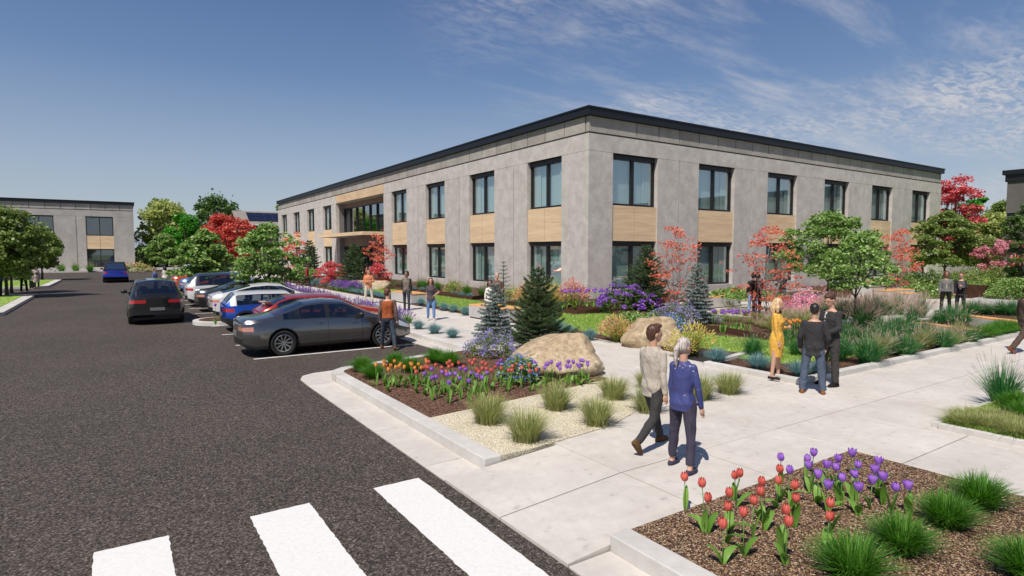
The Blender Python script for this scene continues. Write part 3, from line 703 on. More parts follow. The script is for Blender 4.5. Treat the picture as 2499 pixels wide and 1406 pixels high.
sheet('planting_strip', [(-60, 98.5), (40, 98.5), (40, 103.9), (-60, 103.9)], -.02, MAT['pave'], thick=.1)
# hills
def hills():
    n, m = 160, 14; V = []; Fc = []
    for j in range(m):
        for i in range(n):
            a = -1.2+3.0*i/(n-1); r = 700+j*55
            x = r*math.sin(a+.3); y = r*math.cos(a+.3)
            prof = math.sin(PI*min(1, j/(m-1)*1.0)); h = (34+16*math.sin(a*5.1+.6)+9*math.sin(a*13)+4*math.sin(a*31+j))*prof
            V.append((x, y, max(-.5, h+random.uniform(-1.2, 1.2))))
    for j in range(m-1):
        for i in range(n-1): Fc.append((j*n+i, j*n+i+1, (j+1)*n+i+1, (j+1)*n+i))
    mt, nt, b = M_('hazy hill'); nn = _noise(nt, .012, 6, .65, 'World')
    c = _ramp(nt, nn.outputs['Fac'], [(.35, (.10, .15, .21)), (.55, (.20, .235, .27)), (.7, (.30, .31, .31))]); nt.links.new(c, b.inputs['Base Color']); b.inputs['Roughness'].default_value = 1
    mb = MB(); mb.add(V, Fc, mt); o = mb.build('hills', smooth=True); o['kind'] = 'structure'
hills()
# ------------------------------------------------------------------ vegetation
MAT['bark'] = concrete('bark', (.045, .035, .028), (.10, .08, .065), .3, 'Object', 6, bump=.5)
MAT['bark_pale'] = concrete('pale bark', (.22, .20, .18), (.36, .33, .30), .3, 'Object', 6, bump=.5)
G_ = lambda n, *s, **k: leaf_mat(n, list(s), **k)
MAT['l_green'] = G_('fresh green leaf', (0, (.06, .13, .022)), (.5, (.19, .32, .07)), (1, (.46, .60, .24)))
MAT['l_olive'] = G_('olive leaf', (0, (.09, .14, .03)), (.5, (.18, .25, .06)), (1, (.32, .40, .14)))
MAT['l_yellow'] = G_('yellow green leaf', (0, (.20, .25, .06)), (.5, (.36, .42, .12)), (1, (.54, .57, .24)))
MAT['l_bright'] = G_('bright green leaf', (0, (.02, .12, .008)), (.5, (.06, .26, .02)), (1, (.13, .42, .05)))
MAT['l_dark'] = G_('dark green leaf', (0, (.035, .075, .016)), (.5, (.07, .14, .03)), (1, (.15, .24, .06)))
MAT['l_red'] = G_('red maple leaf', (0, (.28, .03, .025)), (.5, (.52, .085, .065)), (1, (.74, .24, .18)), trans=.4)
MAT['l_crimson'] = G_('crimson leaf', (0, (.38, .04, .05)), (.5, (.62, .12, .13)), (1, (.80, .28, .27)), trans=.4)
MAT['l_coral'] = G_('coral leaf', (0, (.52, .10, .06)), (.5, (.72, .20, .13)), (1, (.82, .38, .26)), trans=.4)
MAT['l_pink'] = G_('pink blossom', (0, (.42, .12, .17)), (.5, (.62, .27, .33)), (1, (.80, .50, .54)))
MAT['l_palepink'] = G_('pale pink blossom', (0, (.70, .22, .36)), (.5, (.82, .42, .52)), (1, (.86, .62, .66)))
MAT['fir'] = G_('fir needle', (0, (.03, .055, .02)), (.5, (.06, .105, .04)), (1, (.15, .22, .09)), trans=.12)
MAT['spruce'] = G_('blue spruce needle', (0, (.10, .14, .12)), (.5, (.24, .30, .27)), (1, (.46, .52, .48)), trans=.12)
MAT['g_olive'] = G_('olive grass', (0, (.20, .23, .07)), (.5, (.34, .37, .13)), (1, (.52, .52, .26)))
MAT['g_green'] = G_('green grass', (0, (.035, .12, .012)), (.5, (.08, .24, .025)), (1, (.20, .40, .07)))
MAT['g_deep'] = G_('deep green grass', (0, (.02, .11, .03)), (.5, (.045, .20, .055)), (1, (.16, .36, .12)))
MAT['g_blue'] = G_('blue fescue', (0, (.09, .20, .20)), (.5, (.16, .31, .31)), (1, (.32, .47, .47)))
MAT['plume'] = G_('grass plume', (0, (.42, .30, .24)), (.5, (.56, .45, .36)), (1, (.72, .62, .50)))
MAT['plume_p'] = G_('pinkish grass plume', (0, (.34, .26, .20)), (.5, (.48, .38, .31)), (1, (.62, .53, .45)))
MAT['lav'] = G_('lavender flower', (0, (.17, .07, .32)), (.5, (.28, .14, .48)), (1, (.42, .26, .62)))
MAT['aster'] = G_('pale violet flower', (0, (.26, .22, .55)), (.5, (.40, .34, .72)), (1, (.58, .52, .82)))
MAT['bluefl'] = G_('blue flower', (0, (.10, .16, .62)), (.5, (.22, .30, .75)), (1, (.55, .60, .88)))
MAT['purplefl'] = G_('purple flower', (0, (.20, .06, .42)), (.5, (.34, .13, .60)), (1, (.55, .33, .78)))
MAT['yellowfl'] = G_('yellow flower', (0, (.50, .42, .08)), (.5, (.66, .58, .16)), (1, (.80, .74, .34)))
MAT['salmonfl'] = G_('salmon flower', (0, (.62, .25, .22)), (.5, (.76, .40, .34)), (1, (.84, .58, .46)))
MAT['strap'] = G_('yellow green strap leaf', (0, (.10, .13, .02)), (.5, (.24, .27, .05)), (1, (.46, .44, .14)))

def rs(seed): return np.random.default_rng(seed)
def kites(P, size, rng, updir=None, flat=.6, ratio=.45, out=None):
    """leaf-sized kites at P: returns (4N,3),(N,4)"""
    n = len(P); s = size*rng.uniform(.65, 1.35, (n, 1))
    d = rng.normal(0, 1, (n, 3)); 
    if out is not None: d = d*.5+out*1.1
    d[:, 2] = d[:, 2]*(1-flat)-.18; d /= np.linalg.norm(d, axis=1, keepdims=True)+1e-9
    nn = rng.normal(0, 1, (n, 3))*(1-flat)*1.1; nn[:, 2] += flat*1.6
    w = np.cross(d, nn); w /= np.linalg.norm(w, axis=1, keepdims=True)+1e-9
    V = np.zeros((n, 4, 3)); V[:, 0] = P-d*s*.5; V[:, 1] = P+w*s*ratio-d*s*.02; V[:, 2] = P+d*s*.5; V[:, 3] = P-w*s*ratio-d*s*.02
    up = np.cross(w, d); V[:, 1] += up*s*.08; V[:, 3] += up*s*.08
    return V.reshape(-1, 3), np.arange(4*n).reshape(n, 4)
def tree(name, x, y, h, r, cb, mat, label, cat='tree', seed=1, pads=60, lpp=90, leaf=.12, layered=True, trunk=.07, pad_r=.42, bark='bark', stems=1,
         shape='dome', z0=0., group=None, limbs=7, flat=.62, hollow=.45, lean=0, scale_xy=(1, 1)):
    rng = rs(seed); root = empty(name, (x, y, z0), rng.uniform(0, 0.01), label, cat, group)
    # pads inside the crown envelope
    C = []; tries = 0
    H = h-cb
    while len(C) < pads and tries < 20000:
        tries += 1
        t = rng.uniform(0, 1); 
        if shape == 'dome': rad = r*math.sin(PI*(.16+.84*t)**.8)**.75*(1.0 if t < .6 else 1.0)
        elif shape == 'tier': rad = r*(1-t)**.55*(.55+.45*math.cos(t*14))*1.0+.15*r
        elif shape == 'vase': rad = r*(.35+.65*math.sin(PI*min(1, t*.9+.12)))
        elif shape == 'column': rad = r*(.75+.3*math.sin(PI*t))*(1 if t < .85 else .6)
        else: rad = r*math.sin(PI*(.10+.86*t))**.6
        a = rng.uniform(0, 2*PI); q = math.sqrt(rng.uniform(hollow**2, 1)) if t < .93 else rng.uniform(0, 1)
        rad *= (1+.16*math.sin(a*3+seed)+.10*math.sin(a*5+seed*2+t*6))
        p = np.array([rad*q*math.cos(a)*scale_xy[0]+lean*t, rad*q*math.sin(a)*scale_xy[1], cb+H*t*.97-.08*q*H*(1-t)])
        if C and np.min(np.linalg.norm(np.array(C)-p, axis=1)) < pad_r*.42: continue
        C.append(p)
    C = np.array(C); k = len(C)
    # trunk, limbs and twigs
    mb = MB(); bk_ = MAT[bark]
    fork = cb*.8 if stems == 1 else .05
    tops = []
    for s in range(stems):
        a = 2*PI*s/stems+seed; dx = (0 if stems == 1 else r*.35)
        base = Vector((0, 0, 0)) if stems == 1 else Vector((.06*math.cos(a), .06*math.sin(a), 0))
        mid = Vector((dx*.5*math.cos(a)+rng.normal(0, .03), dx*.5*math.sin(a)+rng.normal(0, .03), cb*.75)); 
        top = Vector((dx*math.cos(a)+lean, dx*math.sin(a), cb+H*.75))
        pts = [base-Vector((0, 0, .08)), base*.9+mid*.1+Vector((0, 0, .02)), base*.5+mid*.5+Vector((rng.normal(0, .02), rng.normal(0, .02), 0)), mid, mid*.5+top*.5+Vector((rng.normal(0, .06), rng.normal(0, .06), 0)), top]
        tr = trunk/(stems**.5); mb.tube(pts, [tr*1.35, tr, tr*.85, tr*.72, tr*.42, tr*.12], bk_, 8); tops.append(pts)
    order = np.argsort([math.atan2(p[1], p[0]) for p in C]); 
    for g in range(limbs):
        idx = order[g*k//limbs:(g+1)*k//limbs]
        if len(idx) == 0: continue
        c = C[idx].mean(0); tp = tops[g % stems]; st = tp[3]*.75+tp[2]*.25 if g % 2 else tp[3]*.8+tp[4]*.2
        e = Vector(c*[.95, .95, 1.0]); m1 = st.lerp(e, .5)+Vector((0, 0, -.05*H+.10*abs(rng.normal(0, 1))*H*.3))
        mb.tube([st, m1, e], [trunk*.45, trunk*.3, trunk*.1], bk_, 6)
        for i in idx[::1]:
            p = Vector(C[i]); f = rng.uniform(.35, .95); s0 = st.lerp(m1, f*2) if f < .5 else m1.lerp(e, f*2-1)
            mb.tube([s0, s0.lerp(p, .55)+Vector((0, 0, .03*H)), p-Vector((0, 0, .03))], [trunk*.16, trunk*.1, trunk*.04], bk_, 4, cap=False)
    mb.build('trunk', root, True)
    # leaves
    pr = pad_r*rng.uniform(.65, 1.25, k)
    n = k*lpp; ci = np.repeat(np.arange(k), lpp); a = rng.uniform(0, 2*PI, n); q = np.sqrt(rng.uniform(0, 1, n))*pr[ci]
    P = C[ci].copy(); P[:, 0] += q*np.cos(a); P[:, 1] += q*np.sin(a)
    th = .34 if layered else .9
    P[:, 2] += rng.normal(0, 1, n)*pr[ci]*th*.5*(1 if layered else np.sqrt(np.clip(1-(q/pr[ci])**2, 0.05, 1))) - (q**2/pr[ci])*(.30 if layered else .0)
    out = np.c_[np.cos(a), np.sin(a), np.zeros(n)-.2]
    V, Fc = kites(P, leaf, rng, flat=min(flat, .42) if layered else .2, out=out)
    o = mobj('crown', npmesh('crown', V, Fc, [MAT[mat]]), root); return root

def conifer(name, x, y, h, r, mat, label, seed=1, whorls=15, z0=0., needle=.05, nw=.007, npt=26, tipup=.25, per=7, cat='conifer', trunkless=.06, group=None, dens=1., fat=1.):
    rng = rs(seed); root = empty(name, (x, y, z0), 0, label, cat, group); mb = MB(); bk_ = MAT['bark']
    mb.tube([(0, 0, -.05), (0, 0, h*.5), (0, 0, h)], [.035*h/2+.015, .02*h/2+.006, .004], bk_, 7)
    segs = []
    for wv in range(whorls):
        t = (wv+.2)/whorls; z = h*(trunkless+(1-trunkless-.02)*t); L0 = r*(1-t)**.82*(1.0+.12*math.sin(wv*2.3))+.03*h
        nb = per if t < .75 else max(4, per-2)
        for b in range(nb):
            a = 2*PI*(b+.5*(wv % 2))/nb+rng.normal(0, .2); L = L0*rng.uniform(.75, 1.12)
            d = np.array([math.cos(a), math.sin(a), 0.]); side = np.array([-math.sin(a), math.cos(a), 0.])
            rise = -.18+.55*t
            pts = []
            for s in np.linspace(0, 1, 6): pts.append(np.array([0, 0, z+rng.uniform(-.01, .01)])+d*L*s+np.array([0, 0, L*(rise*s+tipup*s*s)]))
            mb.tube([tuple(p) for p in pts[::2]]+[tuple(pts[-1])], [.012*h/2, .008*h/2, .005*h/2, .002], bk_, 4, cap=False)
            for i in range(5): segs.append((pts[i], pts[i+1], 1.))
            ntw = max(2, int(L/(.10*dens)))
            for q in range(ntw):
                s = .2+.75*(q+.5)/ntw; i = min(4, int(s*5)); p = pts[i]+(pts[i+1]-pts[i])*(s*5-i)
                for sg in (-1, 1):
                    tl = L*.42*(1.05-s)*rng.uniform(.7, 1.2)+.04; e = p+(d*.75+side*sg*.75)*tl+np.array([0, 0, tl*(tipup*.6+.05)]); segs.append((p, e, .9))
    mb.build('trunk', root, True)
    A = np.array([s[0] for s in segs]); Bv = np.array([s[1] for s in segs]); k = len(segs)
    Ls = np.linalg.norm(Bv-A, axis=1); cnt = np.maximum(4, (Ls/.1*npt).astype(int)); ci = np.repeat(np.arange(k), cnt); n = len(ci)
    s = rng.uniform(0, 1, (n, 1)); P = A[ci]+(Bv-A)[ci]*s; D = (Bv-A)[ci]/(Ls[ci][:, None]+1e-6)
    rd = rng.normal(0, 1, (n, 3)); rd -= D*np.sum(rd*D, 1, keepdims=True); rd /= np.linalg.norm(rd, axis=1, keepdims=True)+1e-9
    nd = D*.75+rd*.75*fat; nd[:, 2] += .12; nd /= np.linalg.norm(nd, axis=1, keepdims=True)
    w = np.cross(nd, rng.normal(0, 1, (n, 3))); w /= np.linalg.norm(w, axis=1, keepdims=True)+1e-9
    ln = needle*rng.uniform(.7, 1.3, (n, 1)); V = np.zeros((n, 3, 3)); V[:, 0] = P-w*nw; V[:, 1] = P+w*nw; V[:, 2] = P+nd*ln
    mobj('crown', npmesh('crown', V.reshape(-1, 3), np.arange(3*n).reshape(n, 3), [MAT[mat]]), root); return root

def tuft_mesh(name, n, h, spread, w, mat, seed=1, base=.08, bend=1., seg=4, hvar=.25, tips=None, tipm=None, lean_pow=1., tip_n=.4, tip_len=.3, tip_w=2.2, up=.0):
    """blades fan out of a small base; tips = plume material"""
    rng = rs(seed); a = rng.uniform(0, 2*PI, n); q = rng.uniform(0, 1, n)**lean_pow; hh = h*rng.uniform(1-hvar, 1+hvar*.4, n)*(1-.35*q*(1-up))
    bx = base*np.sqrt(rng.uniform(0, 1, n))*np.cos(a+rng.normal(0, .5, n)); by = base*np.sqrt(rng.uniform(0, 1, n))*np.sin(a+rng.normal(0, .5, n))
    T = np.linspace(0, 1, seg+1); V = np.zeros((n, seg+1, 2, 3)); 
    wd = np.c_[-np.sin(a), np.cos(a)]
    for i, t in enumerate(T):
        rad = spread*q*(t**(1.+bend*.8)); px = bx+rad*np.cos(a); py = by+rad*np.sin(a); pz = hh*(t-(bend*.28*q)*t*t)
        ww = w*(1-t**1.6*.92)*rng.uniform(.8, 1.2, n) if i < seg else np.full(n, w*.06)
        for s, sg in ((0, -1), (1, 1)): V[:, i, s, 0] = px+wd[:, 0]*ww*sg; V[:, i, s, 1] = py+wd[:, 1]*ww*sg; V[:, i, s, 2] = pz
    V[:, 0, :, 2] -= .02
    idx = np.arange(n*(seg+1)*2).reshape(n, seg+1, 2)
    Fc = np.concatenate([np.stack([idx[:, i, 0], idx[:, i, 1], idx[:, i+1, 1], idx[:, i+1, 0]], 1) for i in range(seg)])
    mats = [MAT[mat]]; mi = np.zeros(len(Fc), int); VV = V.reshape(-1, 3)
    if tips:
        m = int(n*tip_n); sel = rng.choice(n, m, replace=False); e = V[sel, seg].mean(1); d = e-V[sel, seg-1].mean(1); d /= np.linalg.norm(d, axis=1, keepdims=True)
        tl = tip_len*rng.uniform(.7, 1.2, (m, 1)); P0 = e-d*tl*.25; P1 = e+d*tl*.35; P2 = e+d*tl
        allF = [Fc]; allV = [VV]; off = len(VV)
        for k in range(2):
            sd = np.cross(d, rng.normal(0, 1, (m, 3))); sd /= np.linalg.norm(sd, axis=1, keepdims=True)+1e-9; tw = w*tip_w
            Q = np.stack([P0, P1+sd*tw, P2, P1-sd*tw], 1).reshape(-1, 3); allV.append(Q); allF.append(np.arange(4*m).reshape(m, 4)+off); off += 4*m
        Fc = np.concatenate(allF); VV = np.concatenate(allV); mats.append(MAT[tips]); mi = np.zeros(len(Fc), int); mi[-2*m:] = 1
    return npmesh(name, VV, Fc, mats, mi)
def mound_mesh(name, r, h, mat, n=900, leaf=.05, fl=None, nf=0, fs=.03, seed=1, lump=.15, flat=.2, cluster=None):
    """a leafy mound, with flowers on its skin"""
    rng = rs(seed)
    def skin(n, a0=0.0, inner=.72):
        a = rng.uniform(0, 2*PI, n); u = rng.uniform(0, 1, n); ph = np.arccos(1-u*(1-a0)); q = rng.uniform(inner, 1., n)
        q *= 1+lump*np.sin(a*3+seed)*np.sin(ph*4)+lump*.6*np.sin(a*7+2*seed)
        return np.c_[r*q*np.sin(ph)*np.cos(a), r*q*np.sin(ph)*np.sin(a), np.maximum(.01, h*q*np.cos(ph)*.92+.03)], np.c_[np.sin(ph)*np.cos(a), np.sin(ph)*np.sin(a), np.cos(ph)]
    P, N = skin(n); V, Fc = kites(P, leaf, rng, flat=flat, out=N*.8, ratio=.36); mats = [MAT[mat]]; mi = np.zeros(len(Fc), int)
    if fl:
        if cluster:
            c, cn = skin(nf, .1, .95); m = cluster; ci = np.repeat(np.arange(nf), m); o = rng.normal(0, 1, (nf*m, 3)); o /= np.linalg.norm(o, axis=1, keepdims=True); o[:, 2] = abs(o[:, 2])
            Pf = c[ci]+o*fs*1.6+[0, 0, .02]; V2, F2 = kites(Pf, fs, rng, flat=.1, out=o, ratio=.5)
        else:
            Pf, N2 = skin(nf, .1, .96); Pf = Pf+N2*.02; V2, F2 = kites(Pf, fs, rng, flat=.3, out=N2, ratio=.5)
        F2 = F2+len(V); V = np.concatenate([V, V2]); Fc = np.concatenate([Fc, F2]); mats.append(MAT[fl]); mi = np.r_[mi, np.ones(len(F2), int)]
    return npmesh(name, V, Fc, mats, mi)
def place(name, me, x, y, z, label, cat, group=None, s=1., rz=None):
    o = mobj(name, me, None, (x, y, z), (0, 0, random.uniform(0, 6.28) if rz is None else rz), s); return tag(o, label, cat, group)

_ONES = ['', 'first', 'second', 'third', 'fourth', 'fifth', 'sixth', 'seventh', 'eighth', 'ninth', 'tenth', 'eleventh', 'twelfth', 'thirteenth', 'fourteenth', 'fifteenth', 'sixteenth', 'seventeenth', 'eighteenth', 'nineteenth']
def ordw(i):
    if i < 20: return _ONES[i]
    t = {2: 'twent', 3: 'thirt', 4: 'fort', 5: 'fift', 6: 'sixt'}[i//10]
    return t+'ieth' if i % 10 == 0 else t+'y-'+_ONES[i % 10]
def place_word(i, n, a='left', b='right'):
    """i counted from 0"""
    if i == 0: return 'farthest %s' % a if a in ('left', 'right') else 'nearest one'
    if i == n-1: return 'farthest %s' % b if b in ('left', 'right') else 'last one'
    return '%s from the %s' % (ordw(i+1), a)
# ------------------------------------------------------------------ plants set out
# --- grasses: one mesh of each kind (two variants), copied
def variants(f, n=3): return [f(i) for i in range(n)]
OL = variants(lambda i: tuft_mesh('olive_tuft', 620, .50, .38, .005, 'g_olive', 20+i, .16, .7, 4, .3, lean_pow=.6, up=.5))
NG = variants(lambda i: tuft_mesh('green_tuft', 900, .40, .36, .0058, 'g_green', 30+i, .12, 1.0, 5, .3, lean_pow=.75))
BF = variants(lambda i: tuft_mesh('blue_fescue', 520, .30, .30, .0045, 'g_blue', 40+i, .06, .7, 3, .2, lean_pow=.7))
LO = variants(lambda i: tuft_mesh('low_tuft', 380, .24, .34, .0055, 'g_olive', 120+i, .12, 1., 4, .3, lean_pow=.6))
FG = variants(lambda i: tuft_mesh('fountain_tuft', 620, .66, .52, .0065, 'g_deep', 50+i, .14, .8, 4, .35, 'plume_p', tip_n=.10, tip_len=.13, tip_w=.8, lean_pow=.8))
FT = variants(lambda i: tuft_mesh('feather_tuft', 620, .85, .42, .006, 'g_deep', 60+i, .12, .5, 4, .35, 'plume', tip_n=.45, tip_len=.28, tip_w=.9, lean_pow=.8))
FO = variants(lambda i: tuft_mesh('soft_tuft', 560, .60, .50, .0065, 'g_olive', 70+i, .14, .7, 4, .3, 'plume', tip_n=.25, tip_len=.12, tip_w=.8, lean_pow=.8))
LV = variants(lambda i: tuft_mesh('lavender', 260, .42, .24, .005, 'g_green', 80+i, .12, .4, 3, .35, 'lav', tip_n=.22, tip_len=.15, tip_w=1.9, lean_pow=.8))
PK = variants(lambda i: tuft_mesh('wall_tuft', 300, .6, .34, .009, 'g_green', 90+i, .14, .5, 3, .35, 'plume_p', tip_n=.25, tip_len=.18, tip_w=.6, lean_pow=.8))
YS = variants(lambda i: tuft_mesh('strap_leaf_plant', 90, .45, .40, .02, 'strap', 100+i, .08, .8, 4, .3, lean_pow=.7), 2)
def row(pix, meshes, name, labels, cat, group, z=.03, s=1., jitter=.12):
    od = sorted(range(len(pix)), key=lambda k: pix[k][0])
    for i, p in enumerate(pix):
        x, y = gp(p[0], p[1], z); sc = s*(p[2] if len(p) > 2 else 1)*random.uniform(1-jitter, 1+jitter)
        place(name, meshes[i % len(meshes)], x, y, z, labels+', '+place_word(od.index(i), len(pix)) if isinstance(labels, str) else labels[i], cat, group, sc)
row([(1192, 1032), (1285, 1074), (1357, 998), (1457, 1036), (1497, 973)], OL, 'olive_tuft',
    ['olive grass tuft at the mulch edge, leftmost on the cream gravel', 'olive grass tuft nearest the road kerb on the cream gravel', 'olive grass tuft in front of the right end of the purple tulips', 'olive grass tuft on the cream gravel nearest the walking couple, front one', 'olive grass tuft beside the right foot of the large near boulder'], 'tufted plant', 'olive grass tufts on the gravel', .014, 1.0, .05)
row([(1580, 1004), (1576, 946, .8), (1704, 974, 1.1), (1778, 960)], OL, 'olive_tuft',
    ['olive grass tuft on the paving behind the legs of the walking man', 'olive grass tuft seen left of the walking man, behind his arm', 'olive grass tuft on the paving just right of the walking woman', 'olive grass tuft alone on the paving left of the garden kerb corner'], 'tufted plant', 'olive grass tufts on the paving', 0, 1.0, .04)
row([(883, 906), (910, 923), (965, 893), (1003, 907), (1062, 885), (1097, 893)], NG, 'green_tuft',
    ['green grass clump at the left tip of the tulip bed', 'green grass clump just in front of the leftmost clump in the tulip bed', 'green grass clump behind the leftmost orange tulips, against the kerb', 'green grass clump right behind the orange tulips', 'green grass clump by the kerb behind the red tulips, left of two', 'green grass clump behind the red tulips, right of two'], 'tufted plant', 'green clumps behind the tulips', .018, 1.0, .06)
row([(2082, 1412, 1.05), (2200, 1345, 1.0), (2310, 1283), (2392, 1235), (2510, 1412)], NG, 'green_tuft',
    ['largest dark green grass clump at the bottom edge of the pebble bed', 'green grass clump second from the bottom in the pebble bed row', 'green grass clump third from the bottom in the pebble bed row', 'green grass clump at the far right corner of the pebble bed', 'green grass clump cut off by the lower right corner of the picture'], 'tufted plant', 'green clumps in the near pebble bed', .012, .98, .03)
row([(1021, 803), (1060, 814), (1104, 824)], BF, 'blue_fescue', ['blue fescue tuft beside the lavender on the pale strip', 'middle blue fescue tuft of the three on the pale strip', 'blue fescue tuft of the pale strip nearest the blue spruce'], 'tufted plant', 'blue fescues along the parking kerb', .0, 1.3, .05)
row([(1750, 886, 1.25), (1850, 903, 1.25), (1952, 919, 1.2), (2000, 915, 1.1)], BF, 'blue_fescue', ['large blue fescue at the garden corner behind the walking woman', 'large blue fescue left of the woman in the yellow dress', 'large blue fescue between the yellow dress and the dark suits', 'large blue fescue half hidden behind the man in jeans and dark jacket'], 'tufted plant', 'large blue fescues by the garden kerb', .03, 1.2, .04)
row([(1028, 745), (1056, 750), (1084, 757), (1107, 761), (1136, 768), (1385, 816), (1440, 828), (1360, 806)], BF, 'blue_fescue', 'blue fescue in the mulch strip between path and lawn', 'tufted plant', 'blue fescues in the strip beside the lawn', .03, 1.4, .1)
for k in range(16):
    y = 28.5+k*.62; 
    if 27.6 < y < 30.6: continue
    place('blue_fescue', BF[k % 3], 12.62+random.uniform(-.1, .1), y, .03, 'blue fescue in the far row behind crossed-arms man, %s' % place_word(k, 16, 'near end', 'far'), 'tufted plant', 'blue fescues in the far row', random.uniform(1.2, 1.5))
row([(1010, 709), (1030, 711), (1108, 722), (1127, 725), (1146, 726)], BF, 'blue_fescue', 'blue fescue across the lawn by the rusted edging', 'tufted plant', 'blue fescues across the lawn', .03, 1.15, .1)
for k, y in enumerate(np.arange(20.6, 52, .52)):
    if random.random() < .12: continue
    place('lavender', LV[k % 3], 9.05+random.uniform(-.25, .3), y, .0, 'lavender in the long row behind the parked cars, %s' % place_word(k, 61, 'near end', 'far'), 'lavender', 'lavender along the parking kerb', random.uniform(1.0, 1.35))
for k in range(26):
    place('lavender', LV[k % 3], 12.9+random.uniform(-.5, .7), 39.5+random.uniform(-2.0, 2.2), .03, 'lavender in the thick bed left of the far boulder, %s planted' % ordw(k+1), 'lavender', 'lavender beside the far boulder', random.uniform(1.1, 1.45))
# big grasses of the garden
row([(2118, 889, 1.2), (2211, 871, 1.05), (2301, 853), (2367, 840, .9), (1945, 868, .8)], FG, 'fountain_tuft', ['big fountain grass just right of the dark suits at the garden kerb', 'fountain grass second from the suits along the garden kerb', 'fountain grass third from the suits along the garden kerb', 'fountain grass at the kerb in front of the low orange-topped bench', 'fountain grass half hidden between the yellow dress and the suits'], 'tufted plant', 'fountain grasses along the garden kerb', .03, 1., .04)
row([(1838, 868, .95), (1900, 845, .8), (1925, 836, .8)], FG, 'fountain_tuft', ['wispy green fountain grass on the lawn left of the yellow dress', 'wispy fountain grass behind the yellow dress', 'wispy fountain grass by the orange tulips'], 'tufted plant', 'fountain grasses on the lawn', .03, 1., .05)
row([(2060, 868), (2080, 845, 1.1), (2112, 846), (2145, 840), (2180, 836), (2165, 855), (2235, 835), (2262, 826), (2045, 880, .9), (2055, 835), (2190, 815), (2150, 812), (2225, 800), (2290, 795), (2315, 792, 1.1), (2335, 788), (2360, 770), (2385, 768), (2410, 768), (2440, 768), (2470, 770), (2345, 800)], FG, 'fountain_tuft', 'fountain grass massed around the small green tree', 'tufted plant', 'fountain grasses massed in the garden', .03, 1., .15)
row([(2085, 775), (2110, 770), (2139, 772, 1.1), (2165, 770), (2193, 769, 1.1), (2247, 776, 1.15), (2060, 780), (2030, 775), (2010, 770), (2225, 790, .9), (2130, 800), (2100, 800)], FT, 'feather_tuft', 'feather grass with straw plumes behind the small tree', 'tufted plant', 'feather grasses in the garden', .03, 1., .1)
row([(2175, 862), (2255, 850), (2275, 836), (2340, 826), (2320, 845), (2140, 866)], FO, 'soft_tuft', 'soft olive grass between the fountain grasses', 'tufted plant', 'soft grasses in the garden', .03, .9, .1)
row([(1900, 800, 1.1), (1915, 795, 1.1), (1930, 790), (1975, 790), (1890, 812), (1945, 800), (1965, 805)], FO, 'soft_tuft', 'wispy olive grass rising behind the woman in yellow', 'tufted plant', 'wispy grasses behind the yellow dress', .03, 1.1, .1)
row([(2412, 824), (2432, 820), (2452, 817), (2474, 812), (2398, 828), (2440, 813), (2492, 808)], NG, 'green_tuft', 'green grass clump before the long orange-topped bench', 'tufted plant', 'green clumps before the right-hand bench', .03, 1.25, .1)
row([(1745, 768), (1762, 766), (1780, 764), (1800, 768), (1820, 772), (1840, 776), (1858, 780), (1875, 785), (1700, 742), (1725, 738), (1750, 737), (1780, 738), (1795, 785), (1770, 784), (1830, 790), (1850, 796), (1865, 802)], FO, 'soft_tuft', 'low pale olive grass in the strip behind the purple tulips', 'tufted plant', 'low grasses by the concrete bench', .03, .5, .15)
place('fountain_tuft', tuft_mesh('fountain_tuft', 520, .85, .55, .006, 'g_deep', 131, .14, .35, 5, .4, 'plume_p', tip_n=.16, tip_len=.2, tip_w=.5, lean_pow=.8), *gp(2443, 985, .06), .06, 'big upright grass with thin reddish stems in the right-hand bed', 'tufted plant', None, .95)
row([(2338, 1036), (2360, 1040), (2385, 1038), (2412, 1046), (2435, 1040), (2462, 1050), (2485, 1046), (2378, 1022), (2412, 1022), (2446, 1028), (2495, 1066), (2470, 1062), (2350, 1026)], LO, 'olive_tuft', 'low spreading olive grass in the raised bed at right', 'tufted plant', 'olive grasses in the right-hand bed', .06, 1., .12)
row([(2487, 1005), (2500, 1025)], NG, 'green_tuft', ['bright green clump at the right edge behind the reddish grass', 'bright green clump at the right edge in front of the reddish grass'], 'tufted plant', None, .06, 1.0)
blades([(10.44, 3.6), (12.6, 3.6), (12.6, 3.78), (10.44, 3.78)], 2600, .07, .012, .06, 'ground_cover'); blades([(10.44, 2.0), (10.62, 2.0), (10.62, 3.7), (10.44, 3.7)], 2600, .07, .012, .06, 'ground_cover')
# plants by the west wall
WP = [(18.2, 41.5), (18.6, 40.0), (18.2, 36.5), (18.7, 35.2), (18.1, 33.8), (17.9, 31.8), (18.3, 30.6), (18.0, 29.4), (17.7, 28.3), (17.5, 26.4), (17.4, 25.2), (17.8, 24.1), (17.4, 23.0), (18.2, 38.4)]
for k, (x, y) in enumerate(WP):
    if k in (4, 9, 10, 11): place('leafy_shrub', None or mound_mesh('leafy_shrub', .75, .85, 'l_yellow', 700, .09, seed=k), x, y, .03, 'yellow-green feathery shrub against the west wall, %s' % {4: 'farthest', 9: 'second farthest', 10: 'second nearest', 11: 'nearest'}[k], 'shrub', 'shrubs under the west windows')
    else: place('wall_tuft', PK[k % 3], x, y, .03, 'green grass with pinkish plumes against the west wall, %s' % place_word(13-k, 14, 'near end', 'far'), 'tufted plant', 'grasses under the west windows', 1.25)
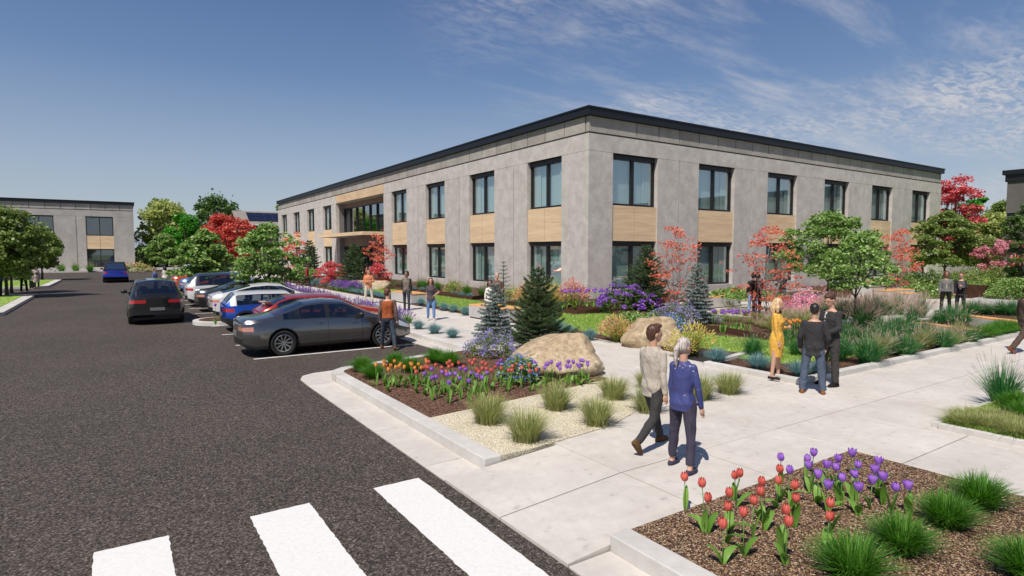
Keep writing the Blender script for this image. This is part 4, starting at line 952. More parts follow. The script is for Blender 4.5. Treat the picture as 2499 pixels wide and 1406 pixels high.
# flowering perennials
def sprayplant(x, y, z, s, mats, label, seed=0):
    root = empty('flowering_perennial', (x, y, z), random.uniform(0, 6), label, 'flowering plant')
    mobj('leaves', YS[seed % 2], root, scale=s)
    for k, mt in enumerate(mats):
        me = tuft_mesh('flower_spray', 260, .62*s, .42*s, .003, 'strap', 200+seed*3+k, .1, .5, 3, .55, mt, tip_n=1., tip_len=.07*s, tip_w=5.*s, lean_pow=.7); mobj('flowers', me, root)
    return root
sprayplant(*gp(1505, 832, .03), .03, 1.15, ['yellowfl', 'salmonfl'], 'strap-leaved plant with yellow and salmon flowers left of the second boulder', 0)
sprayplant(*gp(1690, 862, .03), .03, 1.25, ['yellowfl'], 'strap-leaved plant with a haze of yellow flowers right of the second boulder', 1)
sprayplant(*gp(1660, 868, .03), .03, .8, ['yellowfl'], 'smaller yellow-flowered plant between the boulder and the walking woman', 2)
sprayplant(*gp(1290, 748, .03), .03, 1.7, ['salmonfl', 'yellowfl'], 'salmon and yellow flowers by the west wall behind the near fir', 3)
sprayplant(*gp(1345, 752, .03), .03, 1.7, ['yellowfl', 'yellowfl'], 'yellow flowering clump by the wall right of the near fir', 4)
sprayplant(*gp(1395, 750, .03), .03, 1.9, ['salmonfl', 'salmonfl'], 'pink flowering clump at the foot of the building corner', 5)
def shrub(pix, r, h, mat, label, n=900, leaf=.06, fl=None, nf=0, fs=.03, seed=1, z=.03, cat='shrub', cluster=None, name='shrub', xy=None, flat=.2, lump=.15):
    x, y = xy or gp(*pix, z); return place(name, mound_mesh(name, r, h, mat, n, leaf, fl, nf, fs, seed, lump, flat, cluster), x, y, z, label, cat, None, 1., 0)
shrub((1203, 868), .60, .55, 'l_olive', 'pale violet aster mound behind the red tulips beside the near boulder', 3200, .04, 'aster', 2200, .030, 3, lump=.3, cat='flowering shrub', name='aster')
shrub((1268, 930), .42, .52, 'l_green', 'blue-flowered bush with green leaves in front of the large near boulder', 2400, .05, 'bluefl', 420, .045, 4, cat='flowering shrub', name='blue_flower_bush')
shrub((1648, 795), .75, .75, 'l_olive', 'pale violet aster mound between the second boulder and the blue spruce', 3200, .05, 'aster', 2200, .04, 5, lump=.3, cat='flowering shrub', name='aster')
shrub((1636, 815), .55, .62, 'l_green', 'blue flowering bush directly behind the second boulder', 1400, .06, 'bluefl', 500, .06, 6, cat='flowering shrub', name='blue_flower_bush')
shrub((1528, 762), 1.35, 1.15, 'l_dark', 'large bush of purple flower heads in front of the building corner', 1600, .11, 'purplefl', 75, .075, 7, cat='flowering shrub', cluster=34, name='purple_flower_bush')
shrub((1580, 795), 1.2, .5, 'l_green', 'low leafy green ground shrub behind the second boulder', 1300, .08, 'salmonfl', 60, .05, 8)
shrub((1540, 790), .8, .45, 'l_green', 'low leafy shrub left of the violet asters', 900, .08, 'salmonfl', 60, .05, 9)
shrub((360, 655), 1.5, 2.2, 'l_dark', 'purple flowering bush far off beyond the moving cars', 900, .2, 'purplefl', 60, .16, 10, z=-.1, cluster=20, cat='flowering shrub', name='purple_flower_bush')
shrub((335, 663), 1.8, 1.3, 'l_yellow', 'yellow and pink flowering bush beside the distant office block', 900, .2, 'salmonfl', 160, .2, 11, z=-.1, cat='flowering shrub')
for i, px in enumerate((150, 185, 220)): place('wall_tuft', PK[i], *gp(px, 662, 0), 0, 'small green tuft at the distant office block, %s of three' % ('left', 'middle', 'right')[i], 'tufted plant', 'tufts below the distant office', 1.9)
for i, (px, py, r, h, m) in enumerate(((2192, 712, 1.7, 1.3, 'l_olive'), (2225, 706, 1.5, 1.2, 'l_dark'), (2265, 706, 1.7, 1.4, 'l_dark'), (2345, 704, 1.4, 1.3, 'l_olive'), (2385, 700, 1.5, 1.6, 'l_olive'), (2452, 702, 1.8, 1.7, 'l_olive'))):
    shrub((px, py), r, h, m, ['olive shrub left of the dark pair near the corner of the right facade', 'dark low shrub left of the couple in denim', 'dark shrub just behind the denim jacket', 'feathery green shrub behind the woman holding a folder', 'feathery green shrub standing on the rusted wall', 'feathery shrub below the pink blossom tree'][i], 1500, .13, seed=20+i)
shrub((2245, 727), 1.2, .9, 'l_green', 'round-leaved green shrub left of the denim couple', 700, .16, seed=31); shrub((2278, 728), 1.0, .85, 'l_green', 'round-leaved green shrub touching the denim jacket', 600, .16, seed=32)
shrub((2378, 722), 1.2, .85, 'l_green', 'round-leaved shrub between the couple and the clipped hedge', 700, .16, seed=33)
shrub((2462, 752), 1.55, 1.15, 'l_green', 'clipped dark boxwood mound in the concrete planter', 6500, .085, seed=34, z=.40, xy=(35.8, 9.9), cat='hedge', name='boxwood', lump=.03)
shrub((1800, 726), 1.3, .45, 'l_green', 'leafy green plants filling the far concrete planter', 900, .14, seed=35, z=.5); shrub((1850, 732), 1.3, .4, 'l_green', 'leafy green plants in the middle of the far concrete planter', 900, .14, seed=36, z=.5)
shrub((1975, 764), .95, .95, 'l_palepink', 'pale pink blossoming shrub behind the man in the suit', 1500, .07, 'l_palepink', 700, .07, 37, cat='flowering shrub', name='pink_blossom_shrub', lump=.3)
shrub((1930, 770), .6, .6, 'l_palepink', 'pale pink blossoming shrub right of the coral tree trunk', 900, .06, 'l_palepink', 500, .06, 38, cat='flowering shrub', name='pink_blossom_shrub', lump=.3)
for i, (px, py, r) in enumerate(((783, 697, .8), (832, 703, .9), (905, 700, .9), (940, 700, 1.0), (700, 680, .9), (730, 676, 1.2), (775, 690, .6), (860, 705, .7))):
    shrub((px, py), r, r*.8, ['g_blue', 'l_green', 'l_dark', 'l_dark', 'l_green', 'l_bright', 'g_blue', 'l_yellow'][i], ['bluish tuft left of the red bush near the entrance', 'green plants right of the red bush near the entrance', 'dark shrub behind the far boulder', 'dark shrub under the second red bush', 'green shrub behind the dark pair by the path', 'bright green shrub left of the walking person in red', 'bluish tuft at the corner planter', 'yellow-green plants left of the far boulder'][i], 600, .09, seed=40+i)
shrub((520, 668), 2.2, 1.2, 'l_bright', 'bright green shrub beyond the parked cars', 900, .2, seed=50, z=0)
# --- trees
tree('maple_tree', *gp(2020, 752), 4.7, 2.25, 1.85, 'l_green', 'largest green maple, standing behind the two men in suits', seed=3, pads=120, lpp=120, leaf=.12, hollow=.3, flat=.5, trunk=.075, pad_r=.42, limbs=9)
tree('maple_tree', *gp(2085, 800), 3.3, 1.15, 1.6, 'l_green', 'small green maple with a thin leaning trunk among the garden grasses', seed=5, pads=38, lpp=95, leaf=.105, flat=.5, trunk=.05, pad_r=.34, limbs=7, lean=.15)
tree('maple_tree', *gp(2303, 692), 6.1, 2.75, 1.9, 'l_olive', 'dark green maple behind the couple in denim at the right end of the office', seed=7, pads=100, lpp=105, leaf=.2, flat=.5, trunk=.11, pad_r=.62, limbs=9)
tree('maple_tree', 6.1, 30.4, 4.1, 1.55, 1.35, 'l_green', 'green maple rising between the parked white car and grey sedan', seed=9, pads=72, lpp=100, leaf=.13, flat=.5, trunk=.065, pad_r=.40, limbs=8)
tree('maple_tree', 4.6, 41.2, 4.1, 1.5, 1.3, 'l_green', 'green maple among the far parked cars, behind the blue car', seed=11, pads=90, lpp=110, leaf=.17, hollow=.2, trunk=.07, pad_r=.42, limbs=7)
tree('maple_tree', *gp(403, 660), 5.4, 2.1, 1.4, 'l_green', 'green maple behind the far parked cars, left of the bright green tree', seed=12, pads=90, lpp=110, leaf=.22, hollow=.2, trunk=.08, pad_r=.55)
tree('maple_tree', *gp(724, 697), 1.9, 1.5, .7, 'l_green', 'low branches of a small green tree beside the path by the dark pair', seed=13, pads=26, lpp=80, leaf=.13, trunk=.05, pad_r=.36)
tree('maple_tree', *gp(526, 662), 5.0, 1.35, 1.9, 'l_green', 'small slim-trunked green tree left of the red maple trunk', seed=14, pads=34, lpp=80, leaf=.18, trunk=.06, pad_r=.42)
tree('street_tree', *gp(17, 722), 5.2, 1.75, 1.5, 'l_olive', 'green street tree on the near lawn island at the left edge', seed=15, pads=130, lpp=130, leaf=.17, trunk=.10, pad_r=.5, layered=False, flat=.4, hollow=.3, shape='round')
tree('street_tree', *gp(28, 712), 4.4, 1.35, 1.4, 'l_olive', 'green street tree just behind the leftmost one on the near lawn island', seed=16, pads=100, lpp=120, leaf=.17, trunk=.09, pad_r=.5, layered=False, flat=.4, hollow=.3, shape='round')
tree('street_tree', *gp(103, 681), 4.85, 1.6, 1.5, 'l_olive', 'green street tree on the second lawn island beside the woman with a suitcase', seed=17, pads=110, lpp=120, leaf=.2, trunk=.10, pad_r=.55, layered=False, flat=.4, hollow=.3, shape='round')
def far_tree(px, d, top, rpx, mat, label, seed, cb=.25, n=60, lpp=80, leaf=.4, shape='round', name='broadleaf_tree', bark='bark', lay=False, pad=None, sx=1, hollow=.45):
    a = (px-1249.5)/1450; x = d*(.5550+a*.8318); y = d*(.8318-a*.5550); h = 2.7+(613-top)*d/1450; r = rpx*d/1450
    return tree(name, x, y, h, r, h*cb, mat, label, seed=seed, pads=n, lpp=lpp, leaf=leaf, layered=lay, trunk=.02*h, pad_r=pad or r*.34, shape=shape, bark=bark, hollow=hollow)
far_tree(408, 98, 498, 58, 'l_yellow', 'tall yellow-green tree right of the distant office block', 60, .12, 80, 110, .42)
far_tree(396, 125, 486, 34, 'l_olive', 'olive tree top rising behind the tall yellow-green tree', 61, .2, 40, 90, .45)
far_tree(455, 88, 519, 38, 'l_bright', 'vivid bright green tree between the yellow-green tree and the red maple', 62, .12, 60, 110, .32)
far_tree(533, 115, 484, 56, 'l_dark', 'dark round tree standing behind the red maple', 63, .12, 80, 110, .45)
far_tree(552, 72, 520, 52, 'l_red', 'bright red maple left of the house with solar panels', 64, .33, 85, 100, .25, name='red_maple', lay=True)
far_tree(596, 78, 560, 26, 'l_coral', 'coral red tree half hidden behind the parking lot maple', 65, .3, 30, 70, .2, name='red_maple', lay=True, hollow=.2)
far_tree(612, 90, 570, 34, 'l_green', 'green tree in front of the solar panel house', 66, .2, 40, 80, .3)
far_tree(690, 140, 500, 30, 'l_olive', 'pale tree top showing over the left end of the office roof', 67, .3, 30, 80, .5)
far_tree(505, 105, 560, 40, 'l_dark', 'dark green tree filling the gap behind the red maple', 68, .1, 50, 90, .4)
far_tree(350, 90, 600, 22, 'l_green', 'green tree close to the corner of the distant office block', 69, .2, 30, 80, .3)
far_tree(2325, 82, 428, 52, 'l_crimson', 'tall crimson maple behind the right end of the office', 70, .25, 80, 95, .3, name='red_maple', lay=True, hollow=.2, shape='round')
far_tree(2378, 95, 482, 42, 'l_bright', 'bright green tree right of the tall crimson maple', 71, .2, 50, 90, .4)
far_tree(2420, 90, 520, 45, 'l_yellow', 'yellow-green tree between the crimson maple and the dark building', 72, .2, 55, 90, .4)
far_tree(2444, 110, 490, 40, 'l_olive', 'olive tree touching the dark building at the right', 73, .15, 50, 90, .45)
far_tree(2350, 100, 540, 55, 'l_olive', 'broad olive tree low behind the crimson maple', 74, .1, 60, 90, .45)
far_tree(2440, 47, 588, 62, 'l_pink', 'pink blossom tree with several dark stems by the clipped hedge', 75, .35, 70, 150, .13, name='blossom_tree', pad=.36)
far_tree(2515, 30, 490, 60, 'l_dark', 'dark green tree cut off by the right edge of the picture', 76, .1, 50, 120, .14, lay=True, name='maple_tree')
far_tree(2504, 40, 610, 26, 'l_coral', 'coral tree cut off by the right edge behind the blossom tree', 77, .3, 22, 80, .14, lay=True, name='red_maple')
# red bushes and coral trees
tree('red_maple', *gp(808, 701), 1.95, 1.22, .62, 'l_crimson', 'low spreading crimson maple in front of the office entrance', seed=21, pads=60, lpp=80, leaf=.09, trunk=.04, pad_r=.28)
tree('red_maple', *gp(922, 706), 1.9, .9, .6, 'l_crimson', 'low crimson maple right behind the man with crossed arms', seed=22, pads=45, lpp=80, leaf=.09, trunk=.04, pad_r=.26, bark='bark_pale')
CO = dict(layered=True, bark='bark_pale', shape='column', hollow=.0, leaf=.08, flat=.75)
tree('coral_maple', *gp(925, 700), 4.1, .95, .8, 'l_coral', 'thin coral maple behind the low crimson one near the entrance', seed=23, pads=44, lpp=30, trunk=.035, pad_r=.32, **{**CO, 'leaf': .11})
tree('coral_maple', *gp(722, 684), 4.6, 1.1, .8, 'l_coral', 'coral maple left of the dark spruce near the far end of the office', seed=24, pads=46, lpp=44, trunk=.035, pad_r=.34, **{**CO, 'leaf': .13})
tree('coral_maple', *gp(1648, 770), 3.9, 1.0, .45, 'l_coral', 'airy coral maple between the dark fir and the blue spruce', seed=25, pads=80, lpp=26, trunk=.03, pad_r=.26, **CO)
tree('coral_maple', *gp(1872, 780), 3.75, 1.15, .45, 'l_coral', 'airy coral maple in front of the two people, left of the largest green maple', seed=26, pads=85, lpp=26, trunk=.032, pad_r=.26, **CO)
tree('coral_maple', *gp(2185, 722), 4.1, 1.35, .4, 'l_coral', 'airy coral maple between the two green maples of the right facade', seed=27, pads=75, lpp=28, trunk=.035, pad_r=.32, **{**CO, 'leaf': .1})
tree('coral_maple', *gp(545, 668), 4.1, 1.9, 1.2, 'l_coral', 'pale coral tree below the bright red maple', seed=28, pads=34, lpp=26, trunk=.035, pad_r=.4, **{**CO, 'leaf': .17})
# conifers
conifer('fir_tree', *gp(1313, 850), 2.28, .98, 'fir', 'young dark green fir behind the large near boulder', 1, whorls=15, needle=.06, nw=.006, npt=20, tipup=.42, per=8, dens=.8)
conifer('blue_spruce', *gp(1208, 834), 1.80, .66, 'spruce', 'pale blue spruce left of the near fir, in front of the older couple', 2, whorls=15, needle=.05, nw=.0095, npt=24, tipup=.12, per=7, fat=1.3)
conifer('fir_tree', *gp(1577, 758), 3.0, 1.28, 'fir', 'dark green fir against the right facade, left of the coral maple', 3, whorls=20, needle=.085, nw=.009, npt=13, tipup=.3, per=8, dens=1.5)
conifer('blue_spruce', *gp(1700, 790), 2.3, .80, 'spruce', 'pale blue spruce right of the violet asters and coral maple', 4, whorls=17, needle=.06, nw=.012, npt=18, tipup=.12, per=7, dens=1.3, fat=1.3)
conifer('spruce_tree', *gp(757, 690), 3.7, 1.3, 'fir', 'dark spruce left of the low crimson maple near the entrance', 5, whorls=16, needle=.13, nw=.016, npt=7, tipup=.2, per=8, dens=2.0)
conifer('spruce_tree', *gp(865, 705), 3.3, 1.35, 'fir', 'dark spruce in front of the entrance glass, left of the far boulder', 6, whorls=16, needle=.13, nw=.016, npt=7, tipup=.2, per=8, dens=2.0)
conifer('young_spruce', *gp(1229, 745), 2.3, .5, 'spruce', 'thin grey young conifer behind the older couple at the wall', 7, whorls=11, needle=.07, nw=.007, npt=4, per=5, dens=1.6)
# ------------------------------------------------------------------ benches, planters, edging, boulders, tulips
def bench(x0, x1, y0, y1, h, label, top=None, z0=.0, group=None, at_=None):
    r = empty('concrete_bench', ((x0+x1)/2, (y0+y1)/2, z0), 0, label, 'bench', group)
    if at_: r.location = (at_[0], at_[1], z0); r.rotation_euler = (0, 0, at_[2])
    hx, hy = (x1-x0)/2, (y1-y0)/2
    mb = MB(); mb.box(-hx+.03, hx-.03, -hy+.03, hy-.03, 0, .05, MAT['joint']); mb.box(-hx, hx, -hy, hy, .05, h, MAT['block']); bevel(mb.build('base', r), .012)
    a = top or (-hx, hx, -hy, hy); along_y = (a[3]-a[2]) > (a[1]-a[0]); n = 5
    for k in range(n):
        mb = MB()
        if along_y: w = (a[1]-a[0])/n; mb.box(a[0]+k*w+.006, a[0]+(k+1)*w-.006, a[2]-.02, a[3]+.02, h+.004, h+.055, MAT['seat'])
        else: w = (a[3]-a[2])/n; mb.box(a[0]-.02, a[1]+.02, a[2]+k*w+.006, a[2]+(k+1)*w-.006, h+.004, h+.055, MAT['seat'])
        bevel(mb.build('seat_slat', r), .006)
    return r
bench(11.9, 12.85, 18.5, 21.0, .50, 'concrete block bench with orange timber top at the path, behind the blue spruce')
bench(12.35, 13.3, 27.7, 30.3, .50, 'concrete block bench with orange timber top behind the man in the vest')
bench(21.9, 25.0, 17.6, 18.5, .48, 'concrete bench with orange timber top right of the blue spruce by the south facade', z0=.04)
bench(28.0, 31.4, 16.9, 17.8, .48, 'concrete bench with orange timber top behind the pair by the coral maple', z0=.04)
bench(34.2, 37.0, 15.0, 15.9, .5, 'concrete bench with orange timber top behind the largest green maple', z0=.04)
bench(32.0, 33.0, 13.2, 13.9, .55, 'short concrete bench with orange top seen through the feather grass', z0=.04)
bench(-.9, .9, -.21, .21, .25, 'low bench with orange timber top among the fountain grasses', z0=.03, at_=(21.9, 7.95, math.radians(70)))
bench(-1.2, 1.2, -.22, .22, .32, 'long concrete bench with orange timber top at the right edge', z0=.03, at_=(25.2, 8.05, math.radians(68)))
def planter(x0, x1, y0, y1, h, label, z0=0., t=.14):
    r = empty('concrete_planter', ((x0+x1)/2, (y0+y1)/2, z0), 0, label, 'planter'); hx, hy = (x1-x0)/2, (y1-y0)/2; mb = MB(); m = MAT['block']
    mb.box(-hx, hx, -hy, -hy+t, 0, h, m); mb.box(-hx, hx, hy-t, hy, 0, h, m); mb.box(-hx, -hx+t, -hy+t, hy-t, 0, h, m); mb.box(hx-t, hx, -hy+t, hy-t, 0, h, m); mb.build('base', r)
    mb = MB(); mb.box(-hx+t, hx-t, -hy+t, hy-t, h-.1, h-.05, MAT['mulch']); mb.build('soil', r)
planter(26.5, 33.5, 19.0, 20.6, .48, 'long low concrete planter full of green plants by the south facade', .04)
planter(34.2, 37.4, 7.2, 11.4, .42, 'concrete planter holding the clipped boxwood mound', .03)
planter(37.5, 48, 17.4, 18.6, .45, 'far low concrete planter behind the largest maple', .03)
# rusted steel edging: thin upright plates
def plate(pts, h, label, z0=.03, t=.03):
    r = empty('steel_edging', (*pts[0], z0), 0, label, 'garden edging')
    for a, b in zip(pts[:-1], pts[1:]):
        a = (a[0]-pts[0][0], a[1]-pts[0][1]); b = (b[0]-pts[0][0], b[1]-pts[0][1]); L = math.dist(a, b); M = Matrix.Translation((a[0], a[1], 0)) @ Matrix.Rotation(math.atan2(b[1]-a[1], b[0]-a[0]), 4, 'Z')
        mb = MB(); mb.box(0, L, -t/2, t/2, -.02, h, MAT['corten'], M); mb.build('plate', r)
plate([(16.9, 35.0), (16.2, 34.9), (16.9, 30.0)], .2, 'rusted steel edging on the far side of the lawn beyond the standing woman')
plate([(17.3, 41.5), (17.3, 36.5)], .2, 'rusted steel edging by the wall behind the man with crossed arms')
plate([(16.6, 34.0), (16.0, 33.6), (16.0, 27.9), (17.2, 28.6)], .22, 'rusted steel edging at the lawn behind the woman in the grey shirt')
plate([(16.8, 26.6), (15.95, 26.3), (15.95, 22.6), (17.3, 22.3)], .24, 'rusted steel edging behind the older couple')
plate([(17.0, 23.4), (17.2, 21.4), (17.5, 19.2), (16.3, 18.9), (15.9, 18.95), (15.6, 21.2)], .22, 'rusted steel edging round the purple flowers at the building corner')
plate([(15.6, 13.5), (16.55, 12.55), (16.0, 10.1), (17.3, 9.2), (19.5, 8.9)], .20, 'rusted steel edging between the lawn and the purple tulips')
plate([(41.5, 16.0), (40.2, 13.8), (39.2, 12.1), (38.6, 9.4)], .8, 'tall rusted steel wall behind the woman with the folder')
plate([(34.5, 17.2), (34.3, 17.9), (31.4, 18.2)], .5, 'rusted steel wall behind the short bench')
# mulch mound of the tulip corner
# boulders
def rock_mat():
    m, nt, b = M_('sandstone'); n = _noise(nt, 1.6, 7, .62, 'Object'); n2 = _noise(nt, 9, 6, .7, 'Object'); n3 = _noise(nt, 30, 4, .7, 'Object')
    c = _ramp(nt, n.outputs['Fac'], [(.3, (.38, .27, .165)), (.52, (.54, .42, .28)), (.72, (.64, .55, .41))])
    c = _mix(nt, _ramp(nt, n2.outputs['Fac'], [(.44, (0, 0, 0)), (.62, (.8,)*3)]), c, (.24, .185, .095))
    c = _mix(nt, _ramp(nt, n3.outputs['Fac'], [(.60, (0, 0, 0)), (.70, (.7,)*3)]), c, (.14, .10, .06))
    nt.links.new(c, b.inputs['Base Color']); b.inputs['Roughness'].default_value = .85
    mm = nt.nodes.new('ShaderNodeMath'); nt.links.new(n2.outputs['Fac'], mm.inputs[0]); nt.links.new(n3.outputs['Fac'], mm.inputs[1]); _bump(nt, b, mm.outputs[0], .6, .03); return m
MAT['rock'] = rock_mat()
def noise3(p, s):
    from mathutils import noise
    return noise.noise(Vector(p)*s)
def boulder(x, y, rx, ry, rz, rot, label, prof, z=0., seed=0):
    bm = bmesh.new(); bmesh.ops.create_icosphere(bm, subdivisions=5, radius=1)
    from mathutils import noise
    planes = prof
    for v in bm.verts:
        p = v.co.copy()
        for (nx, ny, nz, d) in planes:   # broken faces: flatten against planes, softly
            n = Vector((nx, ny, nz)).normalized(); k = p.dot(n)-d
            if k > 0: p -= n*k*.82
        q = noise.fractal(p*1.3+Vector((seed, 0, 0)), 1., 2., 5)*.11+noise.noise(p*6+Vector((seed, 3, 1)))*.02+abs(noise.noise(p*2.3+Vector((seed, 8, 2))))*-.06
        p += p.normalized()*q
        v.co = Vector((p.x*rx, p.y*ry, p.z*rz))
    zmin = min(v.co.z for v in bm.verts)
    for v in bm.verts: v.co.z -= zmin+.08
    for f in bm.faces: f.smooth = True
    me = bpy.data.meshes.new('boulder'); bm.to_mesh(me); bm.free(); me.materials.append(MAT['rock'])
    o = mobj('boulder', me, None, (x, y, z), (0, 0, rot)); return tag(o, label, 'boulder')
boulder(8.05, 10.35, 1.15, .80, .70, -.62, 'large tan sandstone boulder at the back of the tulip bed', [(-.6, -.1, .8, .42), (.15, -.75, .5, .62), (.9, 0, .35, .72), (.1, .2, 1, .72), (-1, 0, .2, .8), (0, 0, -1, .55)], .0, 1)
boulder(12.75, 11.75, .98, .72, .66, -.6, 'second tan boulder at the lawn corner behind the walking man', [(-.75, -.1, .6, .62), (.3, -.8, .45, .66), (.9, 0, .4, .66), (.1, .2, 1, .70), (0, 0, -1, .5)], .0, 5)
boulder(14.2, 40.0, 1.9, .9, .62, -.4, 'flat brown boulder by the lawn behind the man with crossed arms', [(-.5, -.1, .8, .45), (.1, -.85, .4, .55), (0, 0, 1, .5), (0, 0, -1, .5)], .0, 9)
# --- tulips
TUL = {'red': ((.60, .085, .065), (.84, .21, .16)), 'purple': ((.30, .09, .60), (.54, .27, .82)), 'orange': ((.72, .22, .03), (.85, .42, .10))}
def tulip_mats(c):
    a, b_ = TUL[c]; m, nt, b = M_('%s tulip petal' % c); n = _noise(nt, 30, 3, .6, 'Object', (1, 1, .25)); cc = _ramp(nt, n.outputs['Fac'], [(.3, a), (.7, b_)]); nt.links.new(cc, b.inputs['Base Color']); b.inputs['Roughness'].default_value = .5
    t = nt.nodes.new('ShaderNodeBsdfTranslucent'); nt.links.new(cc, t.inputs['Color']); mx = nt.nodes.new('ShaderNodeMixShader'); mx.inputs[0].default_value = .3
    nt.links.new(b.outputs[0], mx.inputs[1]); nt.links.new(t.outputs[0], mx.inputs[2]); nt.links.new(mx.outputs[0], nt.nodes['Material Output'].inputs[0]); return m
TM = {c: tulip_mats(c) for c in TUL}
MAT['tleaf'] = leaf_mat('tulip leaf', [(0, (.12, .27, .035)), (1, (.24, .42, .09))], .3, var='obj'); MAT['stem'] = plain('green stem', (.10, .22, .04), .5)
def petals(c, opn, r=.030, h=.068):
    mb = MB()
    for k in range(6):
        a0 = 2*PI*k/6; inner = k % 2; rr = r*(.9 if inner else 1.); V = []; n, m = 7, 4
        for i in range(n):
            t = i/(n-1); rad = rr*(math.sin(PI*min(1, t*(.70 if opn < .2 else .60)+.14))**.7)*(1+opn*t*t); z = h*t*(1.02 if inner else 1)
            wid = .70*math.sin(PI*(t*.80+.16))**.7*(1 if t < .95 else .25)
            if t >= .99: wid = .16
            for j in range(m):
                s = (j/(m-1)-.5)*2; a = a0+s*wid; q = rad*(1-.10*s*s*(t > .6)); V.append((q*math.cos(a), q*math.sin(a), z-.004*s*s))
        mb.add(V, [(i*m+j, i*m+j+1, (i+1)*m+j+1, (i+1)*m+j) for i in range(n-1) for j in range(m-1)], TM[c])
    return mb.mesh('flower', True)
FLW = {(c, v): petals(c, (.05, .30, .55)[v] if c == 'purple' else (-.05, .08, .0)[v]) for c in TUL for v in range(3)}
def leafm(l, w, bend, name='leaf'):
    mb = MB(); n = 8; V = []
    for i in range(n+1):
        t = i/n; x = bend*l*(t**2.0); z = l*(t-(.55*bend)*t**2.6); ww = w*(math.sin(PI*min(1, t*.86+.10))**.8)*(1 if i < n else .05)
        V += [(x+ww*.35, -ww, z), (x-.004, 0, z), (x+ww*.35, ww, z)]
    mb.add(V, [(3*i+j, 3*i+j+1, 3*i+j+4, 3*i+j+3) for i in range(n) for j in range(2)], MAT['tleaf']); return mb.mesh(name, True)
LEAFS = [leafm(.22, .030, .28), leafm(.19, .034, .5), leafm(.25, .026, .18), leafm(.21, .032, .9)]
def stemm(h, lean):
    mb = MB(); mb.tube([(0, 0, -.02), (lean*.3, 0, h*.5), (lean, 0, h)], [.0045, .004, .0038], MAT['stem'], 6); return mb.mesh('stem', True)
STEMS = {}
def tulip(x, y, z, c, label, group, h=.36, s=1., nleaf=2, fs=1.):
    hk = round(h, 2); lk = random.choice((-.02, .0, .025)); key = (hk, lk)
    if key not in STEMS: STEMS[key] = stemm(hk, lk)
    r = empty('tulip', (x, y, z), random.uniform(0, 6.28), label, 'tulip', group); r.scale = (s, s, s)
    mobj('stem', STEMS[key], r); mobj('flower', FLW[(c, random.randrange(3))], r, (lk, 0, hk-.004), (random.gauss(0, .07), random.gauss(0, .07), random.uniform(0, 6)), fs)
    a = random.uniform(0, 6.28)
    for k in range(nleaf): mobj('leaf', random.choice(LEAFS), r, (0, 0, -.01), (0, random.gauss(0, .06), a+k*2.6+random.gauss(0, .3)), random.uniform(.85, 1.15))
# near bed: (flower px, flower py, base py)
def zoompt(x, y): return 1480+x*.4078, 1060+y*.4078
near_red = [(470, 256, 452), (587, 298, 590), (603, 380, 590), (774, 243, 430), (769, 300, 400), (736, 361, 580), (719, 438, 655), (694, 545, 775), (820, 481, 725), (869, 406, 640), (923, 288, 520), (938, 351, 575), (1018, 275, 440), (1044, 224, 400), (1117, 314, 520), (1122, 393, 560), (1050, 461, 700), (1069, 521, 780), (1337, 430, 600), (1318, 506, 700)]
near_pur = [(1040, 147, 300), (1088, 222, 380), (1198, 155, 300), (1229, 112, 250), (1224, 198, 350), (1263, 250, 415), (1310, 197, 330), (1319, 311, 470), (1372, 212, 350), (1386, 156, 290), (1399, 259, 430), (1478, 136, 260), (1497, 194, 330), (1484, 258, 400), (1505, 345, 485), (1577, 290, 450), (1622, 178, 310), (1622, 230, 370), (1656, 260, 425), (1705, 334, 480), (1815, 312, 490)]
def nlab(c, i, n): return '%s tulip in the near pebble bed, %s' % (c, place_word(i, n))
for c, L in (('red', near_red), ('purple', near_pur)):
    L = [(fx+.001*q, fy, by) for q, (fx, fy, by) in enumerate(L)]
    for i, (fx, fy, by) in enumerate(L):
        px, py = zoompt(fx, by); tx, ty = zoompt(fx, fy); x, y = gp(px, py, .012); d = 2.688*1450/(py-613); h = (py-ty)*d/1450*.97
        extra = {('red', 0): 'single red tulip leaning at the paving edge of the pebble bed', ('red', 7): 'red tulip nearest the kerbstone in the pebble bed', ('red', 17): 'red tulip lowest in the middle of the pebble bed', ('red', 18): 'upper of the two red tulips beside the big green clump', ('red', 19): 'lower of the two red tulips touching the big green clump', ('purple', 20): 'rightmost purple tulip of the pebble bed', ('purple', 3): 'purple tulip standing farthest back in the pebble bed', ('purple', 0): 'leftmost tall purple tulip above a red one in the pebble bed'}.get((c, i))
        tulip(x, y, .012, c, extra or nlab(c, sorted(q[0] for q in L).index(fx), len(L)), '%s tulips in the near pebble bed' % c, max(.26, min(.52, h))/1.25, 1.25, 1 if i % 3 == 0 else 2, 1.05)
